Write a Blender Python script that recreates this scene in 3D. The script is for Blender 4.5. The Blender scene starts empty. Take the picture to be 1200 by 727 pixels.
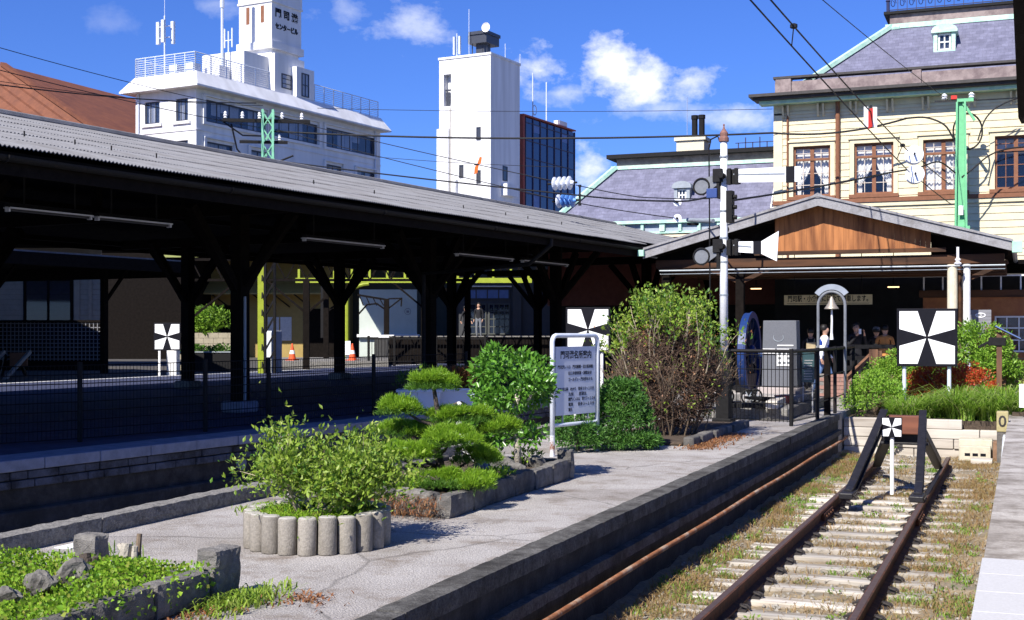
import bpy, bmesh, math, random
import numpy as np
from mathutils import Vector, Matrix, noise

random.seed(7)
RNG = np.random.default_rng(11)
R = math.radians
S = bpy.context.scene
COL = S.collection

# ------------------------------------------------------------------ camera
EYE = 1.58                      # eye height above the platform paving (z = 0)
FPX = 1500.0                    # focal length for a 1200 px wide frame
YAW = math.atan(600.0 / FPX)    # the siding runs along +Y, the view is turned to its left
HOR = 386.0                     # row of the horizon in a 1200 x 727 frame
cam_data = bpy.data.cameras.new('camera')
cam_data.sensor_width = 36.0
cam_data.lens = 36.0 * FPX / 1200.0
cam_data.shift_y = (HOR - 363.5) / 1200.0
cam_data.clip_start = 0.05
cam_data.clip_end = 4000.0
cam = bpy.data.objects.new('camera', cam_data)
COL.objects.link(cam)
cam.location = (0, 0, EYE)
cam.rotation_euler = (R(90), 0, YAW)
S.camera = cam

# ------------------------------------------------------------------ light
SUN_EL = R(43)
TO_SUN = Vector((-0.20, -0.98, 0)).normalized() * math.cos(SUN_EL) + Vector((0, 0, math.sin(SUN_EL)))
sun_data = bpy.data.lights.new('sun', 'SUN')
sun_data.energy = 5.0
sun_data.angle = R(0.5)
sun_data.color = (1.0, 0.95, 0.87)
sun = bpy.data.objects.new('sun', sun_data)
COL.objects.link(sun)
sun.location = (-20, -60, 60)
sun.rotation_euler = (-TO_SUN).to_track_quat('-Z', 'Y').to_euler()

S.view_settings.view_transform = 'Standard'
S.view_settings.look = 'None'
S.view_settings.exposure = 0.72
S.view_settings.gamma = 1.0
S.view_settings.use_curve_mapping = False
S.cycles.max_bounces = 6
S.cycles.diffuse_bounces = 3
S.cycles.transparent_max_bounces = 12
S.cycles.use_denoising = True


def ray(px, py):
    u = (px - 600.0) / FPX
    return Vector((-math.sin(YAW) + u * math.cos(YAW), math.cos(YAW) + u * math.sin(YAW), (HOR - py) / FPX))


def at_D(px, py, d):
    return Vector((0, 0, EYE)) + ray(px, py) * d


def at_z(px, py, z=0.0):
    r = ray(px, py)
    return Vector((0, 0, EYE)) + r * ((z - EYE) / r.z)


def at_Y(px, py, y):
    r = ray(px, py)
    return Vector((0, 0, EYE)) + r * (y / r.y)


world = bpy.data.worlds.new('World')
S.world = world
world.use_nodes = True
wn, wl = world.node_tree.nodes, world.node_tree.links
wn.clear()


def wmath(op, a, b=None, c=None):
    n = wn.new('ShaderNodeMath')
    n.operation = op
    for i, v in enumerate((a, b, c)):
        if v is None:
            continue
        if isinstance(v, (int, float)):
            n.inputs[i].default_value = v
        else:
            wl.new(v, n.inputs[i])
    return n.outputs[0]


w_out = wn.new('ShaderNodeOutputWorld')
w_bg = wn.new('ShaderNodeBackground')
w_bg.inputs['Strength'].default_value = 0.060
w_sky = wn.new('ShaderNodeTexSky')
w_sky.sky_type = 'NISHITA'
w_sky.sun_disc = False
w_sky.sun_elevation = SUN_EL
w_sky.sun_rotation = math.atan2(TO_SUN.x, TO_SUN.y)
w_sky.air_density = 1.0
w_sky.dust_density = 0.2
w_sky.ozone_density = 3.0
w_tint = wn.new('ShaderNodeMix')
w_tint.data_type = 'RGBA'
w_tint.blend_type = 'MULTIPLY'
w_tint.inputs[0].default_value = 1.0
w_tint.inputs[7].default_value = (0.47, 0.75, 1.55, 1)
wl.new(w_sky.outputs[0], w_tint.inputs[6])
# clouds: soft ellipses in azimuth and elevation, broken up by noise
w_tc = wn.new('ShaderNodeTexCoord')
w_sep = wn.new('ShaderNodeSeparateXYZ')
wl.new(w_tc.outputs['Generated'], w_sep.inputs[0])
w_az = wmath('ARCTAN2', w_sep.outputs[0], w_sep.outputs[1])
w_el = wmath('ARCSINE', w_sep.outputs[2])
w_noise = wn.new('ShaderNodeTexNoise')
w_noise.inputs['Scale'].default_value = 26.0
w_noise.inputs['Detail'].default_value = 8.0
w_noise.inputs['Roughness'].default_value = 0.62
w_map = wn.new('ShaderNodeMapping')
w_map.inputs['Scale'].default_value = (1, 1, 1.5)
wl.new(w_tc.outputs['Generated'], w_map.inputs[0])
wl.new(w_map.outputs[0], w_noise.inputs['Vector'])
w_break = wmath('MULTIPLY', wmath('SUBTRACT', w_noise.outputs['Fac'], 0.5), 3.6)


def cloud(px, py, rx, ry, dens):
    d = ray(px, py).normalized()
    az, el = math.atan2(d.x, d.y), math.asin(d.z)
    a = wmath('DIVIDE', wmath('SUBTRACT', w_az, az), rx / FPX)
    b = wmath('DIVIDE', wmath('SUBTRACT', w_el, el), ry / FPX)
    q = wmath('SQRT', wmath('ADD', wmath('MULTIPLY', a, a), wmath('MULTIPLY', b, b)))
    v = wmath('ADD', wmath('SUBTRACT', 1.0, q), w_break)
    v.node.use_clamp = True
    return wmath('MULTIPLY', v, dens)


w_total = None
for c in ((722, 80, 40, 38, 1.0), (762, 98, 55, 34, 1.0), (806, 98, 34, 26, .9), (770, 130, 60, 20, .45), (632, 84, 42, 30, .85),
          (470, 30, 58, 30, .5), (412, 14, 40, 16, .3), (125, 26, 40, 16, .12), (258, 4, 40, 14, .25), (690, 198, 30, 28, .9),
          (868, 142, 50, 16, .6), (655, 110, 30, 14, .5), (1290, 60, 90, 40, .7)):
    v = cloud(*c)
    w_total = v if w_total is None else wmath('MAXIMUM', w_total, v)
w_mix = wn.new('ShaderNodeMix')
w_mix.data_type = 'RGBA'
wl.new(w_total, w_mix.inputs[0])
wl.new(w_tint.outputs[2], w_mix.inputs[6])
w_mix.inputs[7].default_value = (11.0, 11.4, 12.4, 1)
wl.new(w_mix.outputs[2], w_bg.inputs['Color'])
wl.new(w_bg.outputs[0], w_out.inputs['Surface'])

# ------------------------------------------------------------------ materials
MATS = {}


def M(name, col, rough=.8, var=.25, scale=4.0, bump=.15, bscale=40.0, metal=0.0, spec=.3, col2=None, thr=(.45, .62), detail=6.0, scale2=None, big=None):
    """Plain surface: base colour broken by noise, an optional second colour in patches, and a fine bump."""
    if name in MATS:
        return MATS[name]
    m = bpy.data.materials.new(name)
    m.use_nodes = True
    nt = m.node_tree
    b = nt.nodes['Principled BSDF']
    b.inputs['Roughness'].default_value = rough
    b.inputs['Metallic'].default_value = metal
    b.inputs['Specular IOR Level'].default_value = spec
    tc = nt.nodes.new('ShaderNodeTexCoord')
    n = nt.nodes.new('ShaderNodeTexNoise')
    n.inputs['Scale'].default_value = scale
    n.inputs['Detail'].default_value = detail
    n.inputs['Roughness'].default_value = .65
    nt.links.new(tc.outputs['Object'], n.inputs['Vector'])
    r = nt.nodes.new('ShaderNodeValToRGB')
    lo = [max(0, c * (1 - var)) for c in col]
    hi = [min(1, c * (1 + var)) for c in col]
    r.color_ramp.elements[0].position = .3
    r.color_ramp.elements[0].color = (*lo, 1)
    r.color_ramp.elements[1].position = .7
    r.color_ramp.elements[1].color = (*hi, 1)
    nt.links.new(n.outputs['Fac'], r.inputs[0])
    src = r.outputs[0]
    if col2:
        n2 = nt.nodes.new('ShaderNodeTexNoise')
        n2.inputs['Scale'].default_value = scale2 or scale * .37
        n2.inputs['Detail'].default_value = 9
        n2.inputs['Roughness'].default_value = .7
        nt.links.new(tc.outputs['Object'], n2.inputs['Vector'])
        r2 = nt.nodes.new('ShaderNodeValToRGB')
        r2.color_ramp.elements[0].position = thr[0]
        r2.color_ramp.elements[1].position = thr[1]
        nt.links.new(n2.outputs['Fac'], r2.inputs[0])
        mx = nt.nodes.new('ShaderNodeMix')
        mx.data_type = 'RGBA'
        nt.links.new(r2.outputs[0], mx.inputs[0])
        nt.links.new(src, mx.inputs[6])
        mx.inputs[7].default_value = (*col2, 1)
        src = mx.outputs[2]
    if big:
        n4 = nt.nodes.new('ShaderNodeTexNoise')
        n4.inputs['Scale'].default_value = big[0]
        n4.inputs['Detail'].default_value = 7
        n4.inputs['Roughness'].default_value = .6
        nt.links.new(tc.outputs['Object'], n4.inputs['Vector'])
        r4 = nt.nodes.new('ShaderNodeValToRGB')
        r4.color_ramp.elements[0].position = .36
        r4.color_ramp.elements[0].color = (*big[1], 1)
        r4.color_ramp.elements[1].position = .60
        r4.color_ramp.elements[1].color = (1, 1, 1, 1)
        nt.links.new(n4.outputs['Fac'], r4.inputs[0])
        mb = nt.nodes.new('ShaderNodeMix')
        mb.data_type = 'RGBA'
        mb.blend_type = 'MULTIPLY'
        mb.inputs[0].default_value = 1
        nt.links.new(src, mb.inputs[6])
        nt.links.new(r4.outputs[0], mb.inputs[7])
        src = mb.outputs[2]
    nt.links.new(src, b.inputs['Base Color'])
    if bump:
        n3 = nt.nodes.new('ShaderNodeTexNoise')
        n3.inputs['Scale'].default_value = bscale
        n3.inputs['Detail'].default_value = 5
        nt.links.new(tc.outputs['Object'], n3.inputs['Vector'])
        bp = nt.nodes.new('ShaderNodeBump')
        bp.inputs['Strength'].default_value = bump
        bp.inputs['Distance'].default_value = .02
        nt.links.new(n3.outputs['Fac'], bp.inputs['Height'])
        nt.links.new(bp.outputs[0], b.inputs['Normal'])
    MATS[name] = m
    return m


def MW(name, col, col2, axis='X', stretch=12.0, scale=6.0, rough=.75, bump=.3):
    """Wood: noise stretched along one object axis."""
    m = M(name, col, rough, .2, scale, 0)
    nt = m.node_tree
    b = nt.nodes['Principled BSDF']
    tc = nt.nodes.new('ShaderNodeTexCoord')
    mp = nt.nodes.new('ShaderNodeMapping')
    sc = [scale * stretch] * 3
    sc['XYZ'.index(axis)] = scale
    mp.inputs['Scale'].default_value = sc
    nt.links.new(tc.outputs['Object'], mp.inputs[0])
    n = nt.nodes.new('ShaderNodeTexNoise')
    n.inputs['Scale'].default_value = .25
    n.inputs['Detail'].default_value = 8
    nt.links.new(mp.outputs[0], n.inputs['Vector'])
    r = nt.nodes.new('ShaderNodeValToRGB')
    r.color_ramp.elements[0].position = .35
    r.color_ramp.elements[0].color = (*col2, 1)
    r.color_ramp.elements[1].position = .62
    r.color_ramp.elements[1].color = (*col, 1)
    nt.links.new(n.outputs['Fac'], r.inputs[0])
    nt.links.new(r.outputs[0], b.inputs['Base Color'])
    bp = nt.nodes.new('ShaderNodeBump')
    bp.inputs['Strength'].default_value = bump
    bp.inputs['Distance'].default_value = .01
    nt.links.new(n.outputs['Fac'], bp.inputs['Height'])
    nt.links.new(bp.outputs[0], b.inputs['Normal'])
    return m


def vary(mat, lo=.6, hi=1.15):
    """Let every object that carries the material take its own lightness."""
    nt = mat.node_tree
    b = nt.nodes['Principled BSDF']
    oi = nt.nodes.new('ShaderNodeObjectInfo')
    mr = nt.nodes.new('ShaderNodeMapRange')
    mr.inputs[3].default_value = lo
    mr.inputs[4].default_value = hi
    nt.links.new(oi.outputs['Random'], mr.inputs[0])
    src = b.inputs['Base Color'].links[0].from_socket
    vm = nt.nodes.new('ShaderNodeVectorMath')
    vm.operation = 'SCALE'
    nt.links.new(src, vm.inputs[0])
    nt.links.new(mr.outputs[0], vm.inputs['Scale'])
    nt.links.new(vm.outputs[0], b.inputs['Base Color'])


def ML(name, cols, trans=.35, rough=.45, spec=.35):
    """Leaves: every leaf takes its own colour; some light passes through."""
    m = bpy.data.materials.new(name)
    m.use_nodes = True
    nt = m.node_tree
    b = nt.nodes['Principled BSDF']
    b.inputs['Roughness'].default_value = rough
    b.inputs['Specular IOR Level'].default_value = spec
    g = nt.nodes.new('ShaderNodeNewGeometry')
    r = nt.nodes.new('ShaderNodeValToRGB')
    k = len(cols)
    while len(r.color_ramp.elements) < k:
        r.color_ramp.elements.new(.5)
    for i, c in enumerate(cols):
        r.color_ramp.elements[i].position = i / max(1, k - 1)
        r.color_ramp.elements[i].color = (*c, 1)
    nt.links.new(g.outputs['Random Per Island'], r.inputs[0])
    nt.links.new(r.outputs[0], b.inputs['Base Color'])
    t = nt.nodes.new('ShaderNodeBsdfTranslucent')
    nt.links.new(r.outputs[0], t.inputs['Color'])
    mx = nt.nodes.new('ShaderNodeMixShader')
    mx.inputs[0].default_value = trans
    nt.links.new(b.outputs[0], mx.inputs[1])
    nt.links.new(t.outputs[0], mx.inputs[2])
    nt.links.new(mx.outputs[0], nt.nodes['Material Output'].inputs['Surface'])
    return m


def MG(name, tint=(.03, .04, .06), clear=.5, rough=.03):
    """Window glass: part see-through, part mirror."""
    m = bpy.data.materials.new(name)
    m.use_nodes = True
    nt = m.node_tree
    nt.nodes.remove(nt.nodes['Principled BSDF'])
    fr = nt.nodes.new('ShaderNodeFresnel')
    fr.inputs['IOR'].default_value = 1.6
    gm = nt.nodes.new('ShaderNodeNewGeometry')
    iv = nt.nodes.new('ShaderNodeMath')
    iv.operation = 'SUBTRACT'
    iv.inputs[0].default_value = 1.0
    nt.links.new(gm.outputs['Backfacing'], iv.inputs[1])
    fm = nt.nodes.new('ShaderNodeMath')
    fm.operation = 'MULTIPLY'
    nt.links.new(fr.outputs[0], fm.inputs[0])
    nt.links.new(iv.outputs[0], fm.inputs[1])
    gl = nt.nodes.new('ShaderNodeBsdfGlossy')
    gl.inputs['Roughness'].default_value = rough
    df = nt.nodes.new('ShaderNodeBsdfDiffuse')
    df.inputs['Color'].default_value = (*tint, 1)
    tr = nt.nodes.new('ShaderNodeBsdfTransparent')
    a = nt.nodes.new('ShaderNodeMixShader')
    a.inputs[0].default_value = clear
    nt.links.new(df.outputs[0], a.inputs[1])
    nt.links.new(tr.outputs[0], a.inputs[2])
    c = nt.nodes.new('ShaderNodeMixShader')
    nt.links.new(fm.outputs[0], c.inputs[0])
    nt.links.new(a.outputs[0], c.inputs[1])
    nt.links.new(gl.outputs[0], c.inputs[2])
    nt.links.new(c.outputs[0], nt.nodes['Material Output'].inputs['Surface'])
    return m


# ------------------------------------------------------------------ objects
def tag(o, label=None, cat=None, group=None, kind=None):
    if label:
        o['label'] = label
    if cat:
        o['category'] = cat
    if group:
        o['group'] = group
    if kind:
        o['kind'] = kind
    return o


def thing(name, label, cat, loc=(0, 0, 0), rz=0.0, group=None):
    o = bpy.data.objects.new(name, None)
    o.empty_display_size = .2
    COL.objects.link(o)
    o.location = loc
    o.rotation_euler = (0, 0, rz)
    return tag(o, label, cat, group)


def link_mesh(name, me, mats, parent=None, smooth=False, bevel=0.0):
    o = bpy.data.objects.new(name, me)
    COL.objects.link(o)
    for m in (mats if isinstance(mats, (list, tuple)) else [mats]):
        me.materials.append(m)
    if parent is not None:
        o.parent = parent
    if smooth:
        me.polygons.foreach_set('use_smooth', [True] * len(me.polygons))
    if bevel:
        b = o.modifiers.new('bevel', 'BEVEL')
        b.width = bevel
        b.segments = 2
        b.limit_method = 'ANGLE'
        b.angle_limit = R(40)
        b.harden_normals = False
    return o


def copy_tree(o, parent=None):
    c = o.copy()
    COL.objects.link(c)
    if parent is not None:
        c.parent = parent
    for ch in list(o.children):
        copy_tree(ch, c)
    return c


class MB:
    """Collects simple shapes and links them as ONE mesh object."""

    def __init__(self):
        self.v, self.f, self.mi = [], [], []
        self.m = 0

    def add(self, vs, fs):
        k = len(self.v)
        self.v += [tuple(p) for p in vs]
        self.f += [tuple(i + k for i in f) for f in fs]
        self.mi += [self.m] * len(fs)
        return self

    def quad(self, a, b, c, d):
        return self.add([a, b, c, d], [(0, 1, 2, 3)])

    def poly(self, pts):
        return self.add(pts, [tuple(range(len(pts)))])

    def box(self, x0, x1, y0, y1, z0, z1):
        return self.add([(x0, y0, z0), (x1, y0, z0), (x1, y1, z0), (x0, y1, z0), (x0, y0, z1), (x1, y0, z1), (x1, y1, z1), (x0, y1, z1)],
                        [(3, 2, 1, 0), (4, 5, 6, 7), (0, 1, 5, 4), (1, 2, 6, 5), (2, 3, 7, 6), (3, 0, 4, 7)])

    def rbox(self, x0, x1, y0, y1, z0, z1, step=.06, amp=.010, freq=9.0, seed=0.0):
        """Box with a worn, uneven surface."""
        L = (x1 - x0, y1 - y0, z1 - z0)
        N = [max(1, min(40, int(l / step))) for l in L]
        c = Vector(((x0 + x1) / 2, (y0 + y1) / 2, (z0 + z1) / 2))

        def P(i, j, k):
            p = Vector((x0 + L[0] * i / N[0], y0 + L[1] * j / N[1], z0 + L[2] * k / N[2]))
            on = sum(1 for a, n in ((i, N[0]), (j, N[1]), (k, N[2])) if a in (0, n))
            d = noise.noise_vector(p * freq + Vector((seed, seed * 1.7, 0))) * amp + noise.noise_vector(p * freq * 3.1 + Vector((0, seed, 3))) * amp * .4
            q = p + d
            if on > 1:
                q -= Vector([(1 if v > 0 else -1) if a in (0, n) else 0 for v, a, n in ((p.x - c.x, i, N[0]), (p.y - c.y, j, N[1]), (p.z - c.z, k, N[2]))]) * amp * .55
            return q
        idx = {}

        def V(i, j, k):
            if (i, j, k) not in idx:
                idx[(i, j, k)] = len(self.v)
                self.v.append(tuple(P(i, j, k)))
            return idx[(i, j, k)]
        A, B, C_ = N
        for j in range(B):
            for k in range(C_):
                for i in (0, A):
                    self.f.append((V(i, j, k), V(i, j + 1, k), V(i, j + 1, k + 1), V(i, j, k + 1)))
        for i in range(A):
            for k in range(C_):
                for j in (0, B):
                    self.f.append((V(i, j, k), V(i + 1, j, k), V(i + 1, j, k + 1), V(i, j, k + 1)))
        for i in range(A):
            for j in range(B):
                for k in (0, C_):
                    self.f.append((V(i, j, k), V(i + 1, j, k), V(i + 1, j + 1, k), V(i, j + 1, k)))
        self.mi += [self.m] * (len(self.f) - len(self.mi))
        return self

    def cbox(self, c, s, rz=0.0, rx=0.0, ry=0.0):
        mt = Matrix.Translation(c) @ Matrix.Rotation(rz, 4, 'Z') @ Matrix.Rotation(rx, 4, 'X') @ Matrix.Rotation(ry, 4, 'Y')
        h = [x / 2 for x in s]
        vs = [mt @ Vector((sx * h[0], sy * h[1], sz * h[2])) for sz in (-1, 1) for sx, sy in ((-1, -1), (1, -1), (1, 1), (-1, 1))]
        return self.add(vs, [(3, 2, 1, 0), (4, 5, 6, 7), (0, 1, 5, 4), (1, 2, 6, 5), (2, 3, 7, 6), (3, 0, 4, 7)])

    def beam(self, a, b, w, h, up=(0, 0, 1)):
        """Square bar from a to b; w sideways, h along up."""
        a, b = Vector(a), Vector(b)
        d = (b - a).normalized()
        s = d.cross(Vector(up))
        if s.length < 1e-4:
            s = d.cross(Vector((1, 0, 0)))
        s.normalize()
        u = s.cross(d).normalized()
        vs = [p + s * (i * w / 2) + u * (j * h / 2) for p in (a, b) for i, j in ((-1, -1), (1, -1), (1, 1), (-1, 1))]
        return self.add(vs, [(0, 1, 2, 3), (7, 6, 5, 4), (1, 0, 4, 5), (2, 1, 5, 6), (3, 2, 6, 7), (0, 3, 7, 4)])

    def tube(self, pts, r, seg=8, caps=True):
        pts = [Vector(p) for p in pts]
        n = len(pts)
        rs = r if isinstance(r, (list, tuple)) else [r] * n
        t0 = (pts[1] - pts[0]).normalized()
        ref = Vector((0, 0, 1)) if abs(t0.z) < .9 else Vector((1, 0, 0))
        s = t0.cross(ref).normalized()
        vs = []
        for i, p in enumerate(pts):
            t = (pts[min(i + 1, n - 1)] - pts[max(i - 1, 0)]).normalized()
            s = (s - t * s.dot(t)).normalized()
            u = t.cross(s)
            vs += [p + (s * math.cos(2 * math.pi * k / seg) + u * math.sin(2 * math.pi * k / seg)) * rs[i] for k in range(seg)]
        fs = [(i * seg + k, i * seg + (k + 1) % seg, (i + 1) * seg + (k + 1) % seg, (i + 1) * seg + k) for i in range(n - 1) for k in range(seg)]
        if caps:
            fs += [tuple(reversed(range(seg))), tuple(range((n - 1) * seg, n * seg))]
        return self.add(vs, fs)

    def cyl(self, a, b, r0, r1=None, seg=16):
        return self.tube([a, b], [r0, r0 if r1 is None else r1], seg)

    def lathe(self, prof, c=(0, 0, 0), seg=20, axis='Z'):
        """prof: (radius, along) pairs turned about an axis through c."""
        c = Vector(c)
        vs = []
        for rr, a in prof:
            for k in range(seg):
                x, y = rr * math.cos(2 * math.pi * k / seg), rr * math.sin(2 * math.pi * k / seg)
                vs.append(c + (Vector((x, y, a)) if axis == 'Z' else Vector((a, x, y)) if axis == 'X' else Vector((y, a, x))))
        n = len(prof)
        fs = [(i * seg + k, i * seg + (k + 1) % seg, (i + 1) * seg + (k + 1) % seg, (i + 1) * seg + k) for i in range(n - 1) for k in range(seg)]
        fs += [tuple(reversed(range(seg))), tuple(range((n - 1) * seg, n * seg))]
        return self.add(vs, fs)

    def prism(self, pts, ext):
        """Flat outline (3-D points) pushed along the vector ext."""
        pts = [Vector(p) for p in pts]
        ext = Vector(ext)
        n = len(pts)
        fs = [tuple(reversed(range(n))), tuple(range(n, 2 * n))]
        fs += [(i, (i + 1) % n, n + (i + 1) % n, n + i) for i in range(n)]
        return self.add(pts + [p + ext for p in pts], fs)

    def blob(self, c, r, seed=0, rough=.18, sub=2, flat=1.0):
        """Rough stone."""
        bm = bmesh.new()
        bmesh.ops.create_icosphere(bm, subdivisions=sub, radius=1)
        rr = random.Random(seed)
        ax = [(Vector((rr.uniform(-1, 1), rr.uniform(-1, 1), rr.uniform(-1, 1))).normalized(), rr.uniform(.55, .95)) for _ in range(9)]
        vs = []
        bm.verts.index_update()
        for v in bm.verts:
            p = v.co.copy()
            for a, k in ax:
                d = p.dot(a)
                if d > k:
                    p -= a * (d - k)
            p *= 1 + rr.uniform(-rough, rough) * .3
            vs.append((c[0] + p.x * r[0], c[1] + p.y * r[1], c[2] + p.z * r[2] * flat))
        fs = [tuple(v.index for v in f.verts) for f in bm.faces]
        bm.free()
        return self.add(vs, fs)

    def wall(self, o, ux, W, H, holes, depth, nin):
        """Wall sheet from o along ux with openings (x0, x1, z0, z1); reveals go depth along nin."""
        o, ux, nin = Vector(o), Vector(ux), Vector(nin)
        xs = sorted({0, W, *[h[0] for h in holes], *[h[1] for h in holes]})
        zs = sorted({0, H, *[h[2] for h in holes], *[h[3] for h in holes]})
        pt = lambda x, z, d=0.0: o + ux * x + Vector((0, 0, z)) + nin * d
        for i in range(len(xs) - 1):
            for j in range(len(zs) - 1):
                cx, cz = (xs[i] + xs[i + 1]) / 2, (zs[j] + zs[j + 1]) / 2
                if any(h[0] < cx < h[1] and h[2] < cz < h[3] for h in holes):
                    continue
                self.quad(pt(xs[i], zs[j]), pt(xs[i + 1], zs[j]), pt(xs[i + 1], zs[j + 1]), pt(xs[i], zs[j + 1]))
        for x0, x1, z0, z1 in holes:
            self.quad(pt(x0, z0), pt(x0, z0, depth), pt(x0, z1, depth), pt(x0, z1))
            self.quad(pt(x1, z0), pt(x1, z1), pt(x1, z1, depth), pt(x1, z0, depth))
            self.quad(pt(x0, z0), pt(x1, z0), pt(x1, z0, depth), pt(x0, z0, depth))
            self.quad(pt(x0, z1), pt(x0, z1, depth), pt(x1, z1, depth), pt(x1, z1))
        return self

    def mesh(self, name):
        me = bpy.data.meshes.new(name)
        me.from_pydata(self.v, [], self.f)
        if any(self.mi):
            me.polygons.foreach_set('material_index', self.mi)
        me.update()
        return me

    def build(self, name, mats, parent=None, smooth=False, bevel=0.0, fix=True):
        me = self.mesh(name)
        if fix:
            bm = bmesh.new()
            bm.from_mesh(me)
            bmesh.ops.recalc_face_normals(bm, faces=bm.faces)
            bm.to_mesh(me)
            bm.free()
        return link_mesh(name, me, mats, parent, smooth, bevel)


def part(name, mat, parent, fn, **kw):
    m = MB()
    fn(m)
    return m.build(name, mat, parent, **kw)


def text_mesh(name, body, size, mat, parent, loc, rot=(R(90), 0, 0), width=None, extrude=.004, bold=0.0, align='CENTER'):
    cu = bpy.data.curves.new('lettering', 'FONT')
    cu.body = body
    cu.size = size
    cu.extrude = extrude
    cu.offset = bold
    cu.align_x = align
    cu.align_y = 'CENTER'
    cu.resolution_u = 3
    tmp = bpy.data.objects.new('lettering', cu)
    COL.objects.link(tmp)
    dg = bpy.context.evaluated_depsgraph_get()
    me = bpy.data.meshes.new_from_object(tmp.evaluated_get(dg))
    bpy.data.objects.remove(tmp)
    me.materials.clear()
    o = link_mesh(name, me, mat, parent)
    if width and len(me.vertices):
        xs = [v.co.x for v in me.vertices]
        k = width / (max(xs) - min(xs))
        c = (max(xs) + min(xs)) / 2 if align == 'CENTER' else min(xs)
        for v in me.vertices:
            v.co.x = (v.co.x - c) * k
    o.location = loc
    o.rotation_euler = rot
    return o


# ------------------------------------------------------------------ foliage
def leaf_mesh(name, base, axis, L, W, fold=.25, spin=None):
    """One folded diamond per leaf: base points, unit axes, lengths, widths."""
    n = len(base)
    rnd = RNG.normal(size=(n, 3)) if spin is None else spin
    side = np.cross(axis, rnd)
    side /= np.linalg.norm(side, axis=1, keepdims=True) + 1e-9
    nor = np.cross(side, axis)
    L = np.broadcast_to(np.asarray(L, float), (n,))[:, None]
    W = np.broadcast_to(np.asarray(W, float), (n,))[:, None]
    mid = base + axis * L * .45 + nor * W * fold
    v = np.empty((n, 4, 3))
    v[:, 0], v[:, 1], v[:, 2], v[:, 3] = base, mid + side * W * .5, base + axis * L, mid - side * W * .5
    idx = np.arange(n)[:, None] * 4
    f = np.concatenate([idx + [0, 1, 2], idx + [0, 2, 3]], axis=1).reshape(-1, 3)
    me = bpy.data.meshes.new(name)
    me.vertices.add(n * 4)
    me.vertices.foreach_set('co', v.reshape(-1))
    k = len(f)
    me.loops.add(k * 3)
    me.loops.foreach_set('vertex_index', f.reshape(-1).astype(np.int32))
    me.polygons.add(k)
    me.polygons.foreach_set('loop_start', np.arange(0, k * 3, 3, dtype=np.int32))
    me.update(calc_edges=True)
    return me


def unit(a):
    return a / (np.linalg.norm(a, axis=1, keepdims=True) + 1e-9)


def clump_points(clumps, shell=.55):
    """Points and outward axes spread through ellipsoid clumps (x, y, z, rx, ry, rz, n)."""
    P, A = [], []
    for x, y, z, rx, ry, rz, n in clumps:
        d = unit(RNG.normal(size=(n, 3)))
        rad = RNG.uniform(0, 1, n) ** (1 / 3.0)
        rad = shell + (1 - shell) * rad if shell else rad
        rad *= RNG.uniform(.86, 1.12, n)
        p = d * rad[:, None] * [rx, ry, rz] + [x, y, z]
        P.append(p)
        A.append(d)
    return np.concatenate(P), np.concatenate(A)


def foliage(name, clumps, L, W, mat, parent=None, up=.35, rand=.8, shell=.55, zmin=None, fold=.25, upn=0.0):
    p, a = clump_points(clumps, shell)
    if zmin is not None:
        k = p[:, 2] > zmin
        p, a = p[k], a[k]
    n = len(p)
    ax = unit(a + RNG.normal(size=(n, 3)) * rand + [0, 0, up])
    Ls = L * RNG.uniform(.6, 1.25, n)
    spin = RNG.normal(size=(n, 3)) + [0, 0, upn]
    me = leaf_mesh(name, p, ax, Ls, W * Ls / L, fold, spin=None if not upn else np.cross(ax, np.cross(ax, spin)) + 1e-3)
    return link_mesh(name, me, mat, parent)


def blades(name, roots, height, width, mat, parent=None, lean=.5, az=None):
    """Grass blades: a bent strip of two quads and a tip for every root."""
    n = len(roots)
    th = RNG.uniform(0, 2 * math.pi, n) if az is None else az
    h = np.broadcast_to(np.asarray(height, float), (n,)) * RNG.uniform(.55, 1.2, n)
    ln = lean * RNG.uniform(.2, 1.3, n) * h
    d = np.stack([np.cos(th), np.sin(th), np.zeros(n)], 1)
    s = np.stack([-np.sin(th), np.cos(th), np.zeros(n)], 1) * (np.broadcast_to(np.asarray(width, float), (n,)) / 2)[:, None]
    up = np.array([0, 0, 1.0])
    m1 = roots + d * (ln * .25)[:, None] + up * (h * .5)[:, None]
    m2 = roots + d * (ln * .65)[:, None] + up * (h * .85)[:, None]
    tip = roots + d * (ln * 1.2)[:, None] + up * (h * (1.0 - .25 * lean))[:, None]
    v = np.stack([roots - s, roots + s, m1 - s * .9, m1 + s * .9, m2 - s * .6, m2 + s * .6, tip], 1)
    i = np.arange(n)[:, None] * 7
    tri = np.concatenate([i + t for t in ([0, 1, 3], [0, 3, 2], [2, 3, 5], [2, 5, 4], [4, 5, 6])], 1).reshape(-1, 3)
    me = bpy.data.meshes.new(name)
    me.vertices.add(n * 7)
    me.vertices.foreach_set('co', v.reshape(-1))
    k = len(tri)
    me.loops.add(k * 3)
    me.loops.foreach_set('vertex_index', tri.reshape(-1).astype(np.int32))
    me.polygons.add(k)
    me.polygons.foreach_set('loop_start', np.arange(0, k * 3, 3, dtype=np.int32))
    me.update(calc_edges=True)
    return link_mesh(name, me, mat, parent)


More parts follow.
